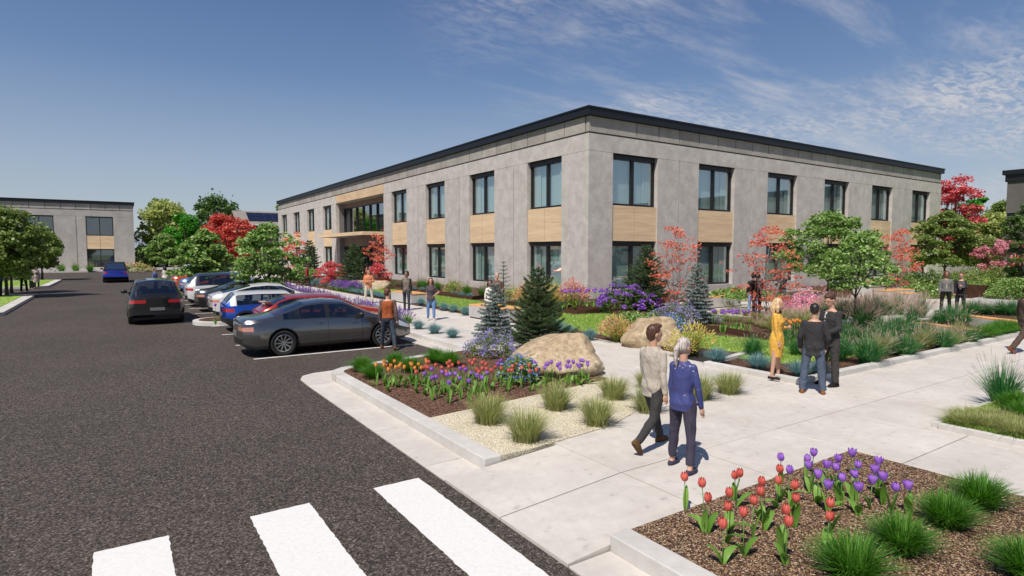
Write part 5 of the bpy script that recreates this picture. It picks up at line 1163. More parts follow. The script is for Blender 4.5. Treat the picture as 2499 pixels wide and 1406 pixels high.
# middle bed (zoom [720,820,1560,1150], 2.975x)
def zp2(x, y): return 720+x/2.975, 820+y/2.975
org = [(648, 213), (594, 253), (653, 257), (668, 281), (673, 238), (696, 242), (724, 217), (741, 257), (765, 252), (770, 220), (791, 274), (837, 228), (850, 228), (846, 255), (885, 262), (889, 234), (915, 258), (936, 208), (951, 219)]
red = [(889, 300), (936, 256), (954, 262), (974, 222), (978, 274), (1015, 245), (1066, 258), (1098, 231), (1127, 208), (1096, 288), (1124, 268), (1148, 242), (1186, 221), (1218, 252), (1266, 225), (1279, 230), (1311, 204), (1353, 224), (1314, 263), (1337, 306), (1391, 228), (1390, 270), (1432, 284), (1444, 250), (1501, 265), (1547, 295), (1568, 277), (1576, 248), (1604, 229), (1653, 260), (1705, 236), (1708, 295), (1755, 270), (1365, 256)]
pur = [(946, 325), (998, 291), (998, 360), (1034, 336), (1069, 313), (1115, 382), (1122, 340), (1127, 300), (1163, 320), (1196, 275), (1209, 350), (1247, 292), (1264, 374), (1279, 312), (1307, 341), (1352, 362), (1352, 332), (1398, 303), (1472, 225), (1490, 208), (1728, 232), (1811, 262), (1822, 235), (1833, 219), (1868, 215), (1903, 243), (1920, 228), (1917, 280), (1970, 250), (1981, 209), (1993, 256), (2024, 222), (2051, 273), (2065, 243), (2096, 242), (2063, 199), (2125, 218), (2125, 264), (1835, 228)]
for c, L, gl in (('orange', org, 'orange tulip in the wide tulip bed, at its left end'), ('red', red, 'red tulip in the wide tulip bed behind the purple ones'), ('purple', pur, '')):
    for i, (fx, fy) in enumerate(L):
        px, py = zp2(fx+random.uniform(-6, 6), fy+112+random.uniform(-6, 8)); x, y = gp(px, py, .018)
        if not inside((x, y), MULCH1): px, py = zp2(fx, fy+85); x, y = gp(px, py, .018)
        lab = '%s tulip in the wide tulip bed, %s' % (c, place_word(sorted(range(len(L)), key=lambda k: L[k][0]).index(i), len(L)))
        tulip(x, y, .018, c, lab, ('purple tulips before the boulder' if fx > 1750 else '%s tulips in the wide bed' % c), random.uniform(.34, .40)/1.12, 1.12, 2, 1.05)
# tulips behind: purple by the steel edging, orange behind the yellow dress, purple at the building corner
for i, (px, py) in enumerate([(1738, 806), (1742, 808), (1760, 812), (1764, 806), (1767, 814), (1773, 808), (1780, 810), (1786, 806), (1788, 814), (1792, 808), (1797, 812), (1800, 806), (1812, 808), (1815, 812), (1828, 810)]):
    x, y = gp(px, py, .03); tulip(x, y, .03, 'purple', 'purple tulip above the rusted edging left of the yellow dress, %s' % place_word(i, 15), 'purple tulips above the edging', .42, 1.5)
for i, (px, py) in enumerate([(1918, 836), (1924, 842), (1931, 838), (1938, 841), (1944, 837), (1950, 840), (1928, 846)]):
    x, y = gp(px, py, .03); tulip(x, y, .03, 'orange', 'orange tulip between the yellow dress and the suited men, %s' % place_word(i, 7), 'orange tulips in the garden', .42, 1.5)
for i in range(26):
    x, y = gp(1370+i*4.4+random.uniform(-4, 4), random.uniform(748, 760), .03); tulip(x, y, .03, 'purple', 'purple flower at the foot of the building corner, %s' % place_word(i, 26), 'purple flowers by the building corner', .42, 1.9)
tulip(*gp(527, 792, .0), .012, 'purple', 'lone purple tulip on the parking island beside the blue car', None, .42, 1.6)
# coarse pebbles standing proud in the near bed, and gravel
def scatter(poly, n, r, z, mat, name, label, seed, squash=.5):
    rng = rs(seed); xs = [p[0] for p in poly]; ys_ = [p[1] for p in poly]; P = np.c_[rng.uniform(min(xs), max(xs), 3*n), rng.uniform(min(ys_), max(ys_), 3*n)]
    P = np.array([p for p in P if inside(p, poly)][:n]); m = len(P); base = np.array([(1, 0, 0), (-1, 0, 0), (0, 1, 0), (0, -1, 0), (0, 0, 1), (0, 0, -.3)], float)
    F0 = np.array([(0, 2, 4), (2, 1, 4), (1, 3, 4), (3, 0, 4)]); s = r*rng.uniform(.5, 1.4, (m, 1, 1)); V = base[None]*s*np.stack([rng.uniform(.7, 1.5, m), rng.uniform(.6, 1, m), np.full(m, squash)], 1)[:, None]
    a = rng.uniform(0, 2*PI, m); c, sn = np.cos(a)[:, None], np.sin(a)[:, None]; X = V[:, :, 0]*c-V[:, :, 1]*sn; Y = V[:, :, 0]*sn+V[:, :, 1]*c
    V = np.stack([X+P[:, :1], Y+P[:, 1:2], V[:, :, 2]+z], 2); Fc = (F0[None]+6*np.arange(m)[:, None, None]).reshape(-1, 3)
    return tag(mobj(name, npmesh(name, V.reshape(-1, 3), Fc, [mat])), label, 'stones', kind='stuff')
MAT['chip'] = leaf_mat('pebble', [(0, (.014, .011, .010)), (.4, (.065, .037, .025)), (.66, (.20, .11, .06)), (.88, (.40, .25, .135)), (1, (.58, .46, .34))], 0, .7)
MAT['bchip'] = leaf_mat('bark chip', [(0, (.025, .013, .010)), (.5, (.11, .055, .036)), (1, (.27, .155, .10))], 0, .8)
MAT['gchip'] = leaf_mat('cream stone', [(0, (.58, .50, .35)), (.4, (.74, .66, .49)), (1, (.84, .77, .61))], 0, .8)
scatter([(4.06, .6), (8.2, .6), (8.2, 4.0), (4.06, 4.0)], 80000, .0085, .014, MAT['chip'], 'pebbles', 'loose brown pebbles covering the near tulip bed', 1)
scatter(MULCH1, 50000, .014, .020, MAT['bchip'], 'bark_chips', 'bark chips covering the wide tulip bed', 2)
scatter(GRAVEL, 30000, .006, .015, MAT['gchip'], 'gravel', 'cream gravel around the olive grass tufts', 3)
# ------------------------------------------------------------------ vehicles
MAT['tyre'] = plain('tyre rubber', (.018, .018, .018), .8, 0, .3); MAT['rim'] = plain('alloy rim', (.45, .45, .46), .28, .9); MAT['rimdark'] = plain('dark rim metal', (.03, .03, .032), .5, .5)  # rimdark: dark metal of the backing disc behind the spokes
MAT['trim'] = plain('black car trim', (.012, .012, .013), .45); MAT['tail'] = plain('tail lamp red', (.42, .012, .012), .15, 0, .5, 1.); MAT['tail2'] = plain('clear tail lamp', (.50, .22, .16), .2, 0, .5, 1.)
MAT['head'] = plain('headlamp', (.65, .68, .70), .12, .3, .5, 1.); MAT['plate'] = plain('number plate', (.16, .16, .165), .5); MAT['interior'] = plain('car interior', (.025, .024, .024), .7)
MAT['carglass'] = glass_mat('car window glass', (.52, .56, .57), .08); MAT['chrome'] = plain('chrome', (.6, .6, .6), .15, 1.)
def wheel_mesh(R, w):
    t = MB(); M = Matrix.Rotation(PI/2, 4, 'X'); r = R*.68
    t.lathe([(r, -w*.42), (R*.86, -w*.5), (R*.97, -w*.42), (R, -w*.2), (R, w*.2), (R*.97, w*.42), (R*.86, w*.5), (r, w*.42)], MAT['tyre'], 28, M, True)
    q = MB(); q.lathe([(0, -w*.1), (r*.98, -w*.1)], MAT['rimdark'], 24, M); q.lathe([(r, -w*.4), (r*1.0, w*.40), (r*.93, w*.44), (r*.90, w*.36), (r*.90, -w*.1)], MAT['rim'], 28, M)
    q.lathe([(0, w*.34), (r*.16, w*.34), (r*.2, w*.1)], MAT['rim'], 14, M)
    for k in range(10):
        a = 2*PI*k/10; Mk = M @ Matrix.Rotation(a, 4, 'Z'); q.add([(r*.12, -.014, w*.28), (r*.92, -.022, w*.36), (r*.92, .022, w*.36), (r*.12, .014, w*.28), (r*.12, -.014, w*.05), (r*.92, -.022, w*.05), (r*.92, .022, w*.05), (r*.12, .014, w*.05)],
            [(0, 1, 2, 3), (0, 4, 5, 1), (2, 6, 7, 3), (1, 5, 6, 2)], MAT['rim'], Mk)
    return t.mesh('tyre', True, 40), q.mesh('rim', True, 30)
WHEELS = {}
def interp(pts, x, k=1):
    xs = np.array([p[0] for p in pts]); ys_ = np.array([p[1] for p in pts]); g = np.linspace(xs[0]-.3, xs[-1]+.3, 600); v = np.interp(g, xs, ys_)
    if k: n = int(.10*k/(g[1]-g[0])); ker = np.hanning(2*n+3); v = np.convolve(np.pad(v, n+1, 'edge'), ker/ker.sum(), 'valid')
    return np.interp(x, g, v)
def car(name, label, x, y, rz, paint, roof=None, zr=None, zt=None, L=4.7, hw=.91, wh=(.95, 3.75), R=.335, side=(.9, 3.9), pillars=(), rear=(.7, 1.7), front=(2.9, 3.7), doors=(), lights=(.66, .90), tail='tail', cat='car', z=AZ, rows_light=4, sill=.24, clad=None, bed=None, plate=True, spoiler=False, lowtrim=True, group=None, tlw=.58):
    root = empty(name, (x, y, z), rz, label, cat, group)
    xs = sorted(set([round(v, 3) for v in np.r_[np.linspace(0, .35, 8), np.arange(.35, L-.35, .085), np.linspace(L-.35, L, 8)]] + [round(d, 3) for d in doors]+[round(d+.012, 3) for d in doors]+[round(wh[i]+s*(R+.05)*c, 3) for i in (0, 1) for s in (-1, 1) for c in (1, .93, .8, .6)]
        + [round(p, 3) for pr in pillars for p in pr]+[side[0], side[1], rear[0], rear[1], front[0], front[1]]))
    xs = np.array([v for v in xs if 0 <= v <= L]); keep = [0]
    for i in range(1, len(xs)):
        if xs[i]-xs[keep[-1]] > .009: keep.append(i)
    xs = xs[keep]; n = len(xs); ZR = interp(zr, xs); ZT = np.minimum(interp(zt, xs), ZR-.015)
    endr = np.clip(xs/.45, 0, 1); endf = np.clip((L-xs)/.65, 0, 1); Wd = hw*(.80+.20*np.sin(endr*PI/2)**.8)*(.74+.26*np.sin(endf*PI/2)**.75)
    ZB = sill+.10*(1-np.clip(xs/.3, 0, 1))+.06*(1-np.clip((L-xs)/.3, 0, 1))
    Ra = R+.05; arch = np.zeros(n, bool)
    for c in wh:
        m = np.abs(xs-c) < Ra; ZB = np.where(m, np.maximum(ZB, R+np.sqrt(np.maximum(0, Ra**2-(xs-c)**2))), ZB); arch |= m
    fr = np.array([0, .10, .30, .50, .68, .86, .95, 1.]); ns = len(fr); gf = np.array([.05, .5, .90, 1.]); ngr = len(gf); rf = np.array([.93, .75, .5, .25, 0.])
    ring = []
    for i in range(n):
        w = Wd[i]; pts = []; zt_, zr_, zb = ZT[i], ZR[i], ZB[i]
        def yprof(zz):
            t = (zz-.22)/max(.3, zt_-.22); return w*(.945+.055*math.sin(PI*min(1, max(0, .15+t*.62)))**1.)*(1-.055*max(0, t-.62)/.38)
        for f in fr: zz = zb+(zt_-zb)*f; pts.append((yprof(zz), zz))
        hc = zr_-zt_; yb = pts[-1][0]; k = min(1, max(0, hc/.45)); yr = yb*(1-.24*k-.02); zrail = zt_+hc*(.60+.26*k)
        for f in gf: pts.append((yb+(yr-yb)*f**1.05, zt_+(zrail-zt_)*f))
        for f in rf: pts.append((yr*f, zrail+(zr_-zrail)*(1-f**2.4)))
        ring.append(pts)
    J = len(ring[0]); V = []; 
    for i in range(n):
        for s in (1, -1):
            for (yy, zz) in ring[i]: V.append((xs[i], s*yy, zz))
    idx = lambda i, s, j: (i*2+s)*J+j
    groups = {}
    def put(key, f): groups.setdefault(key, []).append(f)
    isg0, irf0 = ns-1, ns+ngr-1
    wins = []; cur = side[0]
    for p in pillars: wins.append((cur, p[0])); cur = p[1]
    wins.append((cur, side[1]))
    dset = set(round(d, 3) for d in doors)
    for i in range(n-1):
        xm = (xs[i]+xs[i+1])/2; hc = min(ZR[i]-ZT[i], ZR[i+1]-ZT[i+1])
        for s in (0, 1):
            for j in range(J-1):
                f = (idx(i, s, j), idx(i+1, s, j), idx(i+1, s, j+1), idx(i, s, j+1)); f = f if s == 1 else f[::-1]
                key = 'body'
                if j < isg0:
                    if j == rows_light and xm < lights[2 if len(lights) > 2 else 0]*0+.26: key = ('tail', s)
                    elif j in (rows_light, rows_light+1) and xm > L-.42 and xm < L-.06: key = ('head', s)
                    elif j == 0 and lowtrim: key = 'lower_trim'
                    elif clad and j <= 1: key = 'lower_trim'
                    elif any(abs(xs[i]-d) < 1e-3 for d in doors) and xs[i+1]-xs[i] < .02: key = 'seam'
                    if clad and arch[i] and j == 0: key = 'lower_trim'
                elif j < irf0:
                    g = j-isg0
                    if side[0] < xm < side[1] and hc > .10:
                        wi = [q for q, (a, b) in enumerate(wins) if a <= xm <= b]
                        if g in (1, 2) and wi: key = ('side', s, wi[0])
                        elif g in (0,) or (g in (1, 2) and not wi): key = 'pillar'
                    if roof and hc > .10 and key == 'body' and side[0]-.2 < xm: key = 'roof'
                    if roof and g == 3 and hc > .10: key = 'roof'
                else:
                    g = j-irf0
                    if rear[0] < xm < rear[1]: key = 'rear_window' if g >= 1 else ('roof' if roof else 'body')
                    elif front[0] < xm < front[1]: key = 'windshield' if g >= 1 else ('roof' if roof else 'body')
                    elif roof and rear[1] <= xm <= front[0]: key = 'roof'
                    if key == 'body' and rear[1] <= xm <= front[0] and roof: key = 'roof'
                put(key, f)
    # end caps
    def cap(i, sgn):
        K = 12; base = len(V); nv = J
        for j in range(J):
            yy, zz = ring[i][j]
            for k in range(K+1):
                t = -1+2*k/K; V.append((xs[i]+sgn*(.07 if sgn < 0 else .11)*(1-t*t)*(1 if j < isg0 else .4), yy*t, zz))
        for j in range(J-1):
            for k in range(K):
                f = (base+j*(K+1)+k, base+j*(K+1)+k+1, base+(j+1)*(K+1)+k+1, base+(j+1)*(K+1)+k); f = f[::-1] if sgn > 0 else f
                t = abs(-1+2*(k+.5)/K); key = 'body'
                if sgn < 0:
                    if (j == rows_light or (tlw > .7 and j == rows_light-1)) and t > tlw: key = ('tail', 0 if k > K/2 else 1)
                    elif j <= 1: key = 'lower_trim'
                else:
                    if j in (rows_light, rows_light+1) and t > .62: key = ('head', 0 if k > K/2 else 1)
                    elif j <= 1 or (j in (2, 3) and t < .6): key = 'lower_trim'
                put(key, f)
    cap(0, -1); cap(n-1, 1)
    pm = {'body': paint, 'roof': roof or paint, 'lower_trim': MAT['trim'], 'pillar': MAT['trim'], 'seam': MAT['trim'], 'rear_window': MAT['carglass'], 'windshield': MAT['carglass']}
    bodyk = ['body', 'seam', 'pillar', 'lower_trim']+([] if roof else ['roof'])
    mb = MB(); mb.v = V
    def sub(keys, nm, mats, parent, smooth=True):
        used = {}; vv = []; ff = []; mi = []; ml = []
        for k in keys:
            for f in groups.get(k, []):
                nf = []
                for q in f:
                    if q not in used: used[q] = len(vv); vv.append(V[q])
                    nf.append(used[q])
                ff.append(nf); m = mats[k]
                if m not in ml: ml.append(m)
                mi.append(ml.index(m))
        if not ff: return None
        me = bpy.data.meshes.new(nm); me.from_pydata(vv, [], ff)
        for m in ml: me.materials.append(m)
        me.polygons.foreach_set('material_index', mi)
        bm = bmesh.new(); bm.from_mesh(me); bmesh.ops.remove_doubles(bm, verts=bm.verts, dist=.0008); bm.to_mesh(me); bm.free()
        me.polygons.foreach_set('use_smooth', [True]*len(me.polygons)); me.set_sharp_from_angle(angle=math.radians(38)); return mobj(nm, me, parent)
    sub(bodyk, 'body', {k: pm.get(k, paint) for k in bodyk}, root)
    if roof: sub(['roof'], 'roof', {'roof': roof}, root)
    for nm in ('windshield', 'rear_window'): sub([nm], nm, {nm: MAT['carglass']}, root)
    for k in list(groups):
        if isinstance(k, tuple):
            if k[0] == 'side': sub([k], 'side_window', {k: MAT['carglass']}, root)
            if k[0] == 'tail': sub([k], 'taillight', {k: MAT[tail]}, root)
            if k[0] == 'head': sub([k], 'headlight', {k: MAT['head']}, root)
    # wheels, liners, floor, seats, mirrors, handles, plate
    key = (R,)
    if key not in WHEELS: WHEELS[key] = wheel_mesh(R, .225)
    tm, rm = WHEELS[key]
    for c in wh:
        for s in (1, -1):
            w = mobj('wheel', None, root, (c, s*(hw-.125), R), (0, 0, 0 if s < 0 else PI)); w.empty_display_size = .2
            # faces outward: local -y is the outer side
            mobj('tyre', tm, w); mobj('rim', rm, w)
        mb = MB(); M = Matrix.Translation((c, 0, R)) @ Matrix.Rotation(PI/2, 4, 'X'); mb.lathe([(Ra-.005, -hw+.05), (Ra-.005, hw-.05)], MAT['interior'], 24, M); mb.build('wheel_arch', root)
    mb = MB(); mb.box(.15, L-.2, -hw*.80, hw*.80, .20, .30, MAT['interior']); mb.box(side[0]+.1, front[1]-.1, -hw*.84, hw*.84, .30, .55, MAT['interior']); mb.box(front[1]-.45, front[1]+.1, -hw*.8, hw*.8, .55, float(interp(zt, front[1]))-.05, MAT['interior']); mb.build('floor_pan', root)
    sx = (side[0]+side[1])/2
    for px in ((sx+.35), (sx-.6)):
        for s in (-1, 1):
            mb = MB(); mb.box(px-.10, px+.06, s*.38-.24, s*.38+.24, .5, float(interp(zt, px))+.12, MAT['interior']); mb.box(px-.07, px+.03, s*.38-.12, s*.38+.12, float(interp(zt, px))+.14, float(interp(zt, px))+.32, MAT['interior']); bevel(mb.build('seat', root), .03)
    mx = front[1]-.42
    for s in (-1, 1):
        zz = float(interp(zt, mx))+.10; mb = MB(); mb.ell((0, 0, 0), (.085, .12, .085), MAT['trim'], 12, 8); mb.box(-.02, .03, -s*.20 if s > 0 else 0, 0 if s > 0 else .20, -.07, -.04, MAT['trim']); mb.build('mirror', root, True, loc=(mx, s*(hw+.07), zz))
        for d in doors[1:] if len(doors) > 1 else ():
            mb = MB(); mb.box(-.10, .10, -.02, .02, -.012, .012, MAT['chrome']); bevel(mb.build('door_handle', root, loc=(d-.22 if d > 1.5 else d, s*(hw*.985), float(interp(zt, d))-.10)), .008)
    if plate: mb = MB(); mb.box(-.085, -.07, -.25, .25, .56, .68, MAT['plate']); mb.build('number_plate', root)
    if spoiler:
        mb = MB(); mb.box(rear[0]-.10, rear[0]+.12, -hw*.62, hw*.62, float(interp(zr, rear[0]+.1))-.02, float(interp(zr, rear[0]+.1))+.02, roof or paint); mb.build('spoiler', root)
    return root
P_ = {'graphite': paint_mat('graphite paint', (.19, .185, .185), .9, .22), 'red': paint_mat('red paint', (.42, .035, .018), .4, .22), 'orange': paint_mat('orange red paint', (.55, .075, .025), .4, .22),
      'blue': paint_mat('royal blue paint', (.012, .075, .42), .45, .22), 'white': paint_mat('pearl white paint', (.62, .62, .62), .1, .3), 'silver': paint_mat('silver paint', (.42, .43, .45), .6, .3), 'black': paint_mat('black paint', (.012, .012, .013), .3, .25),
      'sky': paint_mat('light blue paint', (.10, .22, .52), .45, .22), 'truck': paint_mat('deep blue paint', (.02, .045, .38), .3, .3)}
SEDAN = dict(L=4.80, hw=.915, wh=(1.0, 3.84), R=.352, zr=[(0, .96), (.05, 1.03), (.55, 1.075), (.78, 1.12), (1.65, 1.43), (2.2, 1.475), (2.75, 1.44), (3.55, 1.06), (3.7, 1.00), (4.40, .88), (4.70, .76), (4.80, .62)],
    zt=[(0, .90), (.8, .985), (2.2, .965), (3.6, .90), (4.35, .80), (4.80, .58)], side=(1.02, 3.28), pillars=((1.42, 1.445), (2.16, 2.27)), rear=(.80, 1.62), front=(2.82, 3.56), doors=(1.25, 2.21, 3.20), tail='tail2')
HATCH = dict(L=3.85, hw=.86, wh=(.62, 3.12), R=.32, zr=[(0, 1.00), (.04, 1.06), (.28, 1.36), (.40, 1.40), (1.2, 1.42), (2.1, 1.40), (2.75, 1.05), (2.85, 1.0), (3.5, .92), (3.78, .74), (3.85, .62)],
    zt=[(0, .92), (.8, .96), (2.6, .93), (3.4, .84), (3.85, .58)], side=(.34, 2.62), pillars=((1.42, 1.50),), rear=(.05, .32), front=(2.14, 2.78), doors=(1.46, 2.50), rows_light=4)
SUV = dict(L=4.85, hw=.97, wh=(.92, 3.86), R=.385, zr=[(0, 1.10), (.05, 1.18), (.42, 1.66), (.6, 1.72), (1.8, 1.755), (2.6, 1.71), (3.35, 1.25), (3.5, 1.18), (4.3, 1.06), (4.75, .86), (4.85, .72)],
    zt=[(0, 1.06), (1, 1.10), (3.2, 1.06), (4.2, .96), (4.85, .68)], side=(.55, 3.15), pillars=((1.15, 1.22), (2.05, 2.14)), rear=(.08, .46), front=(2.66, 3.40), doors=(1.2, 2.10, 3.05), sill=.30)
COUPE = {**SEDAN, 'zr': [(0, .98), (.05, 1.05), (.35, 1.13), (1.55, 1.42), (2.2, 1.475), (2.75, 1.43), (3.55, 1.06), (3.7, 1.00), (4.4, .88), (4.70, .76), (4.80, .62)], 'rear': (.40, 1.5), 'side': (.95, 3.28)}
SPORT = {**SEDAN, 'L': 4.35, 'wh': (.82, 3.42), 'zr': [(0, .94), (.05, 1.0), (.25, 1.10), (.55, 1.30), (.95, 1.42), (1.8, 1.44), (2.4, 1.40), (3.15, 1.02), (3.3, .97), (3.95, .86), (4.25, .72), (4.35, .6)], 'zt': [(0, .90), (.8, .96), (2.2, .93), (3.2, .88), (3.9, .78), (4.35, .56)],
         'side': (.5, 2.95), 'pillars': ((1.6, 1.68),), 'rear': (.26, .80), 'front': (2.46, 3.2), 'doors': (1.64, 2.85), 'tail': 'tail'}
car('parked_car', 'dark grey four-door sedan nearest the camera in the parking row', 2.74, 17.66, 0, P_['graphite'], **SEDAN)
car('parked_car', 'red hatchback parked between the grey sedan and the blue car', 3.75, 20.55, 0, P_['red'], **{**SPORT, 'spoiler': True})
car('parked_car', 'blue hatchback with a silver-white roof beside the parking island', 3.15, 23.35, 0, P_['blue'], roof=P_['white'], **{**HATCH, 'clad': True})
car('parked_car', 'white fastback car behind the blue hatchback', 3.3, 28.0, 0, P_['white'], roof=P_['white'], **COUPE)
car('parked_car', 'dark grey sedan with bright flank behind the white fastback', 3.15, 31.7, 0, P_['graphite'], **SEDAN)
car('parked_car', 'white sport utility with a dark roof, sixth in the parking row', 3.0, 34.9, 0, P_['white'], roof=P_['graphite'], **SUV)
car('parked_car', 'orange-red car behind the white sport utility', 3.5, 38.2, 0, P_['orange'], **COUPE)
car('parked_car', 'light blue car behind the second maple in the parking row', 3.4, 43.4, 0, P_['sky'], **COUPE)
car('parked_car', 'farthest orange-red car in the parking row', 3.3, 48.6, 0, P_['orange'], **COUPE)
car('parked_car', 'white estate car at the far end of the parking row', 4.4, 58.0, 0, P_['white'], **{**SUV, 'L': 4.85})
car('moving_car', 'black sport utility driving away in the middle of the lane', 1.30, 26.7, PI/2, P_['black'], **SUV)
car('parked_car', 'silver car half hidden behind the street trees at the left', -14.2, 56.0, 0, P_['silver'], **SEDAN)
# pickup
TR = dict(tlw=.84, roof=MAT['trim'], L=5.3, hw=1.0, wh=(1.15, 4.35), R=.40, zr=[(0, 1.10), (.05, 1.14), (1.75, 1.15), (1.85, 1.18), (1.98, 1.78), (2.2, 1.84), (2.9, 1.83), (3.6, 1.34), (3.75, 1.24), (4.7, 1.14), (5.2, .95), (5.3, .8)],
    zt=[(0, 1.09), (1.7, 1.12), (3.5, 1.12), (4.6, 1.02), (5.3, .76)], side=(2.05, 3.45), pillars=((2.72, 2.80),), rear=(1.84, 2.0), front=(2.96, 3.66), doors=(2.0, 2.76, 3.4), sill=.42)
pk_ = car('pickup_truck', 'blue pickup truck with a black canopy driving away far down the lane', .0, 64.3, PI/2, P_['truck'], cat='pickup truck', **TR)
mb = MB(); V0 = []
def frus(mb, a, b, mat):
    vs = [(a[0], -a[1], a[3]), (a[2], -a[1], a[3]), (a[2], a[1], a[3]), (a[0], a[1], a[3]), (b[0], -b[1], b[3]), (b[2], -b[1], b[3]), (b[2], b[1], b[3]), (b[0], b[1], b[3])]
    mb.add(vs, [(0, 3, 2, 1), (4, 5, 6, 7), (0, 1, 5, 4), (1, 2, 6, 5), (2, 3, 7, 6), (3, 0, 4, 7)], mat)
frus(mb, (.0, .93, 1.97, 1.13), (.20, .72, 1.97, 1.86), MAT['trim']); bevel(mb.build('canopy', pk_), .03)
mb = MB(); mb.add([(.005, -.74, 1.22), (.005, .74, 1.22), (.14, .62, 1.74), (.14, -.62, 1.74)], [(0, 3, 2, 1)], MAT['glass_dark']); mb.build('canopy_window', pk_)
mb = MB(); mb.box(-.16, .02, -.95, .95, .50, .72, P_['truck']); bevel(mb.build('bumper', pk_), .03)
# ------------------------------------------------------------------ people
SKIN = {'light': plain('light skin', (.55, .31, .22), .5), 'tan': plain('tan skin', (.50, .28, .19), .5), 'brown': plain('brown skin', (.27, .145, .095), .5), 'dark': plain('dark skin', (.10, .05, .035), .5)}
def hairm(name, c):
    m, nt, b = M_(name); n = _noise(nt, 60, 3, .6, 'Object', (1, 1, .12)); cc = _ramp(nt, n.outputs['Fac'], [(.35, tuple(q*.45 for q in c)), (.65, tuple(min(1, q*1.35) for q in c))]); nt.links.new(cc, b.inputs['Base Color'])
    b.inputs['Roughness'].default_value = .45; _bump(nt, b, n.outputs['Fac'], .6, .01); return m
HAIR = {'brown': hairm('brown hair', (.085, .036, .020)), 'dark': hairm('dark hair', (.016, .012, .010)), 'blonde': hairm('blonde hair', (.66, .46, .26)), 'grey': hairm('silver hair', (.50, .44, .40)), 'red': hairm('auburn hair', (.13, .045, .022))}
MAT['eye'] = plain('eye', (.02, .015, .012), .3)
FABC = {}
def fab(c, name=None):
    key = tuple(c)
    if key not in FABC: FABC[key] = fabric(name or 'cloth %d' % len(FABC), c)
    return FABC[key]
def remeshed(mb, name, vox, mat, smooth=4):
    r = _remesh(mb, name, vox, mat, smooth)
    if vox < .016 and name not in ('body', 'shoe'):
        from mathutils import noise
        n = len(r.vertices); co = np.empty(n*3, np.float32); no = np.empty(n*3, np.float32); r.vertices.foreach_get('co', co); r.vertex_normals.foreach_get('vector', no)
        co = co.reshape(-1, 3); no = no.reshape(-1, 3); d = np.empty(n, np.float32); hair = name == 'hair'; sd = random.uniform(0, 50)
        for i in range(n):
            x, y, z = co[i]
            d[i] = (noise.noise((x*48+sd, y*48, z*7))*.0045) if hair else (noise.noise((x*9+sd, y*9, z*6+x*5))*.010+noise.noise((x*22, y*22+sd, z*13-y*9))*.004)
        co += no*d[:, None]; r.vertices.foreach_set('co', co.ravel()); r.update()
    return r
def _remesh(mb, name, vox, mat, smooth=4):
    me = mb.mesh('tmp'); o = bpy.data.objects.new('tmp', me); COL.objects.link(o)
    m = o.modifiers.new('r', 'REMESH'); m.mode = 'VOXEL'; m.voxel_size = vox; m.use_smooth_shade = True
    s = o.modifiers.new('s', 'SMOOTH'); s.factor = .5; s.iterations = smooth
    dg = bpy.context.evaluated_depsgraph_get(); r = bpy.data.meshes.new_from_object(o.evaluated_get(dg)); r.name = name
    bpy.data.objects.remove(o); bpy.data.meshes.remove(me); r.materials.clear(); r.materials.append(mat)
    r.polygons.foreach_set('use_smooth', [True]*len(r.polygons)); return r
def limb(mb, A, B_, ra, rb, n=12):
    A, B_ = Vector(A), Vector(B_); mb.tube([A, A.lerp(B_, .5), B_], [ra, (ra+rb)/2*1.02, rb], None, n)
    for P, r in ((A, ra), (B_, rb)): mb.ell(P, (r, r, r), None, n, 8)
def loft(mb, rings, n=20, M=None):
    """rings: (cx, cy, z, rx, ry)"""
    V = []; F = []
    for (cx, cy, z, rx, ry) in rings:
        for k in range(n):
            a = 2*PI*k/n; c, s = math.cos(a), math.sin(a); e = .85
            V.append((cx+rx*math.copysign(abs(c)**e, c), cy+ry*math.copysign(abs(s)**e, s), z))
    m = len(rings)
    for i in range(m-1):
        for k in range(n): F.append((i*n+k, i*n+(k+1) % n, (i+1)*n+(k+1) % n, (i+1)*n+k))
    F.append(tuple(range(n-1, -1, -1))); F.append(tuple((m-1)*n+k for k in range(n))); mb.add(V, F, None, M)
def rotv(v, pitch=0, roll=0, yaw=0):
    """pitch: swing forward (+x) of a downward vector; roll: swing sideways (+y)"""
    return Matrix.Rotation(yaw, 3, 'Z') @ Matrix.Rotation(-pitch, 3, 'Y') @ Matrix.Rotation(roll, 3, 'X') @ Vector(v)
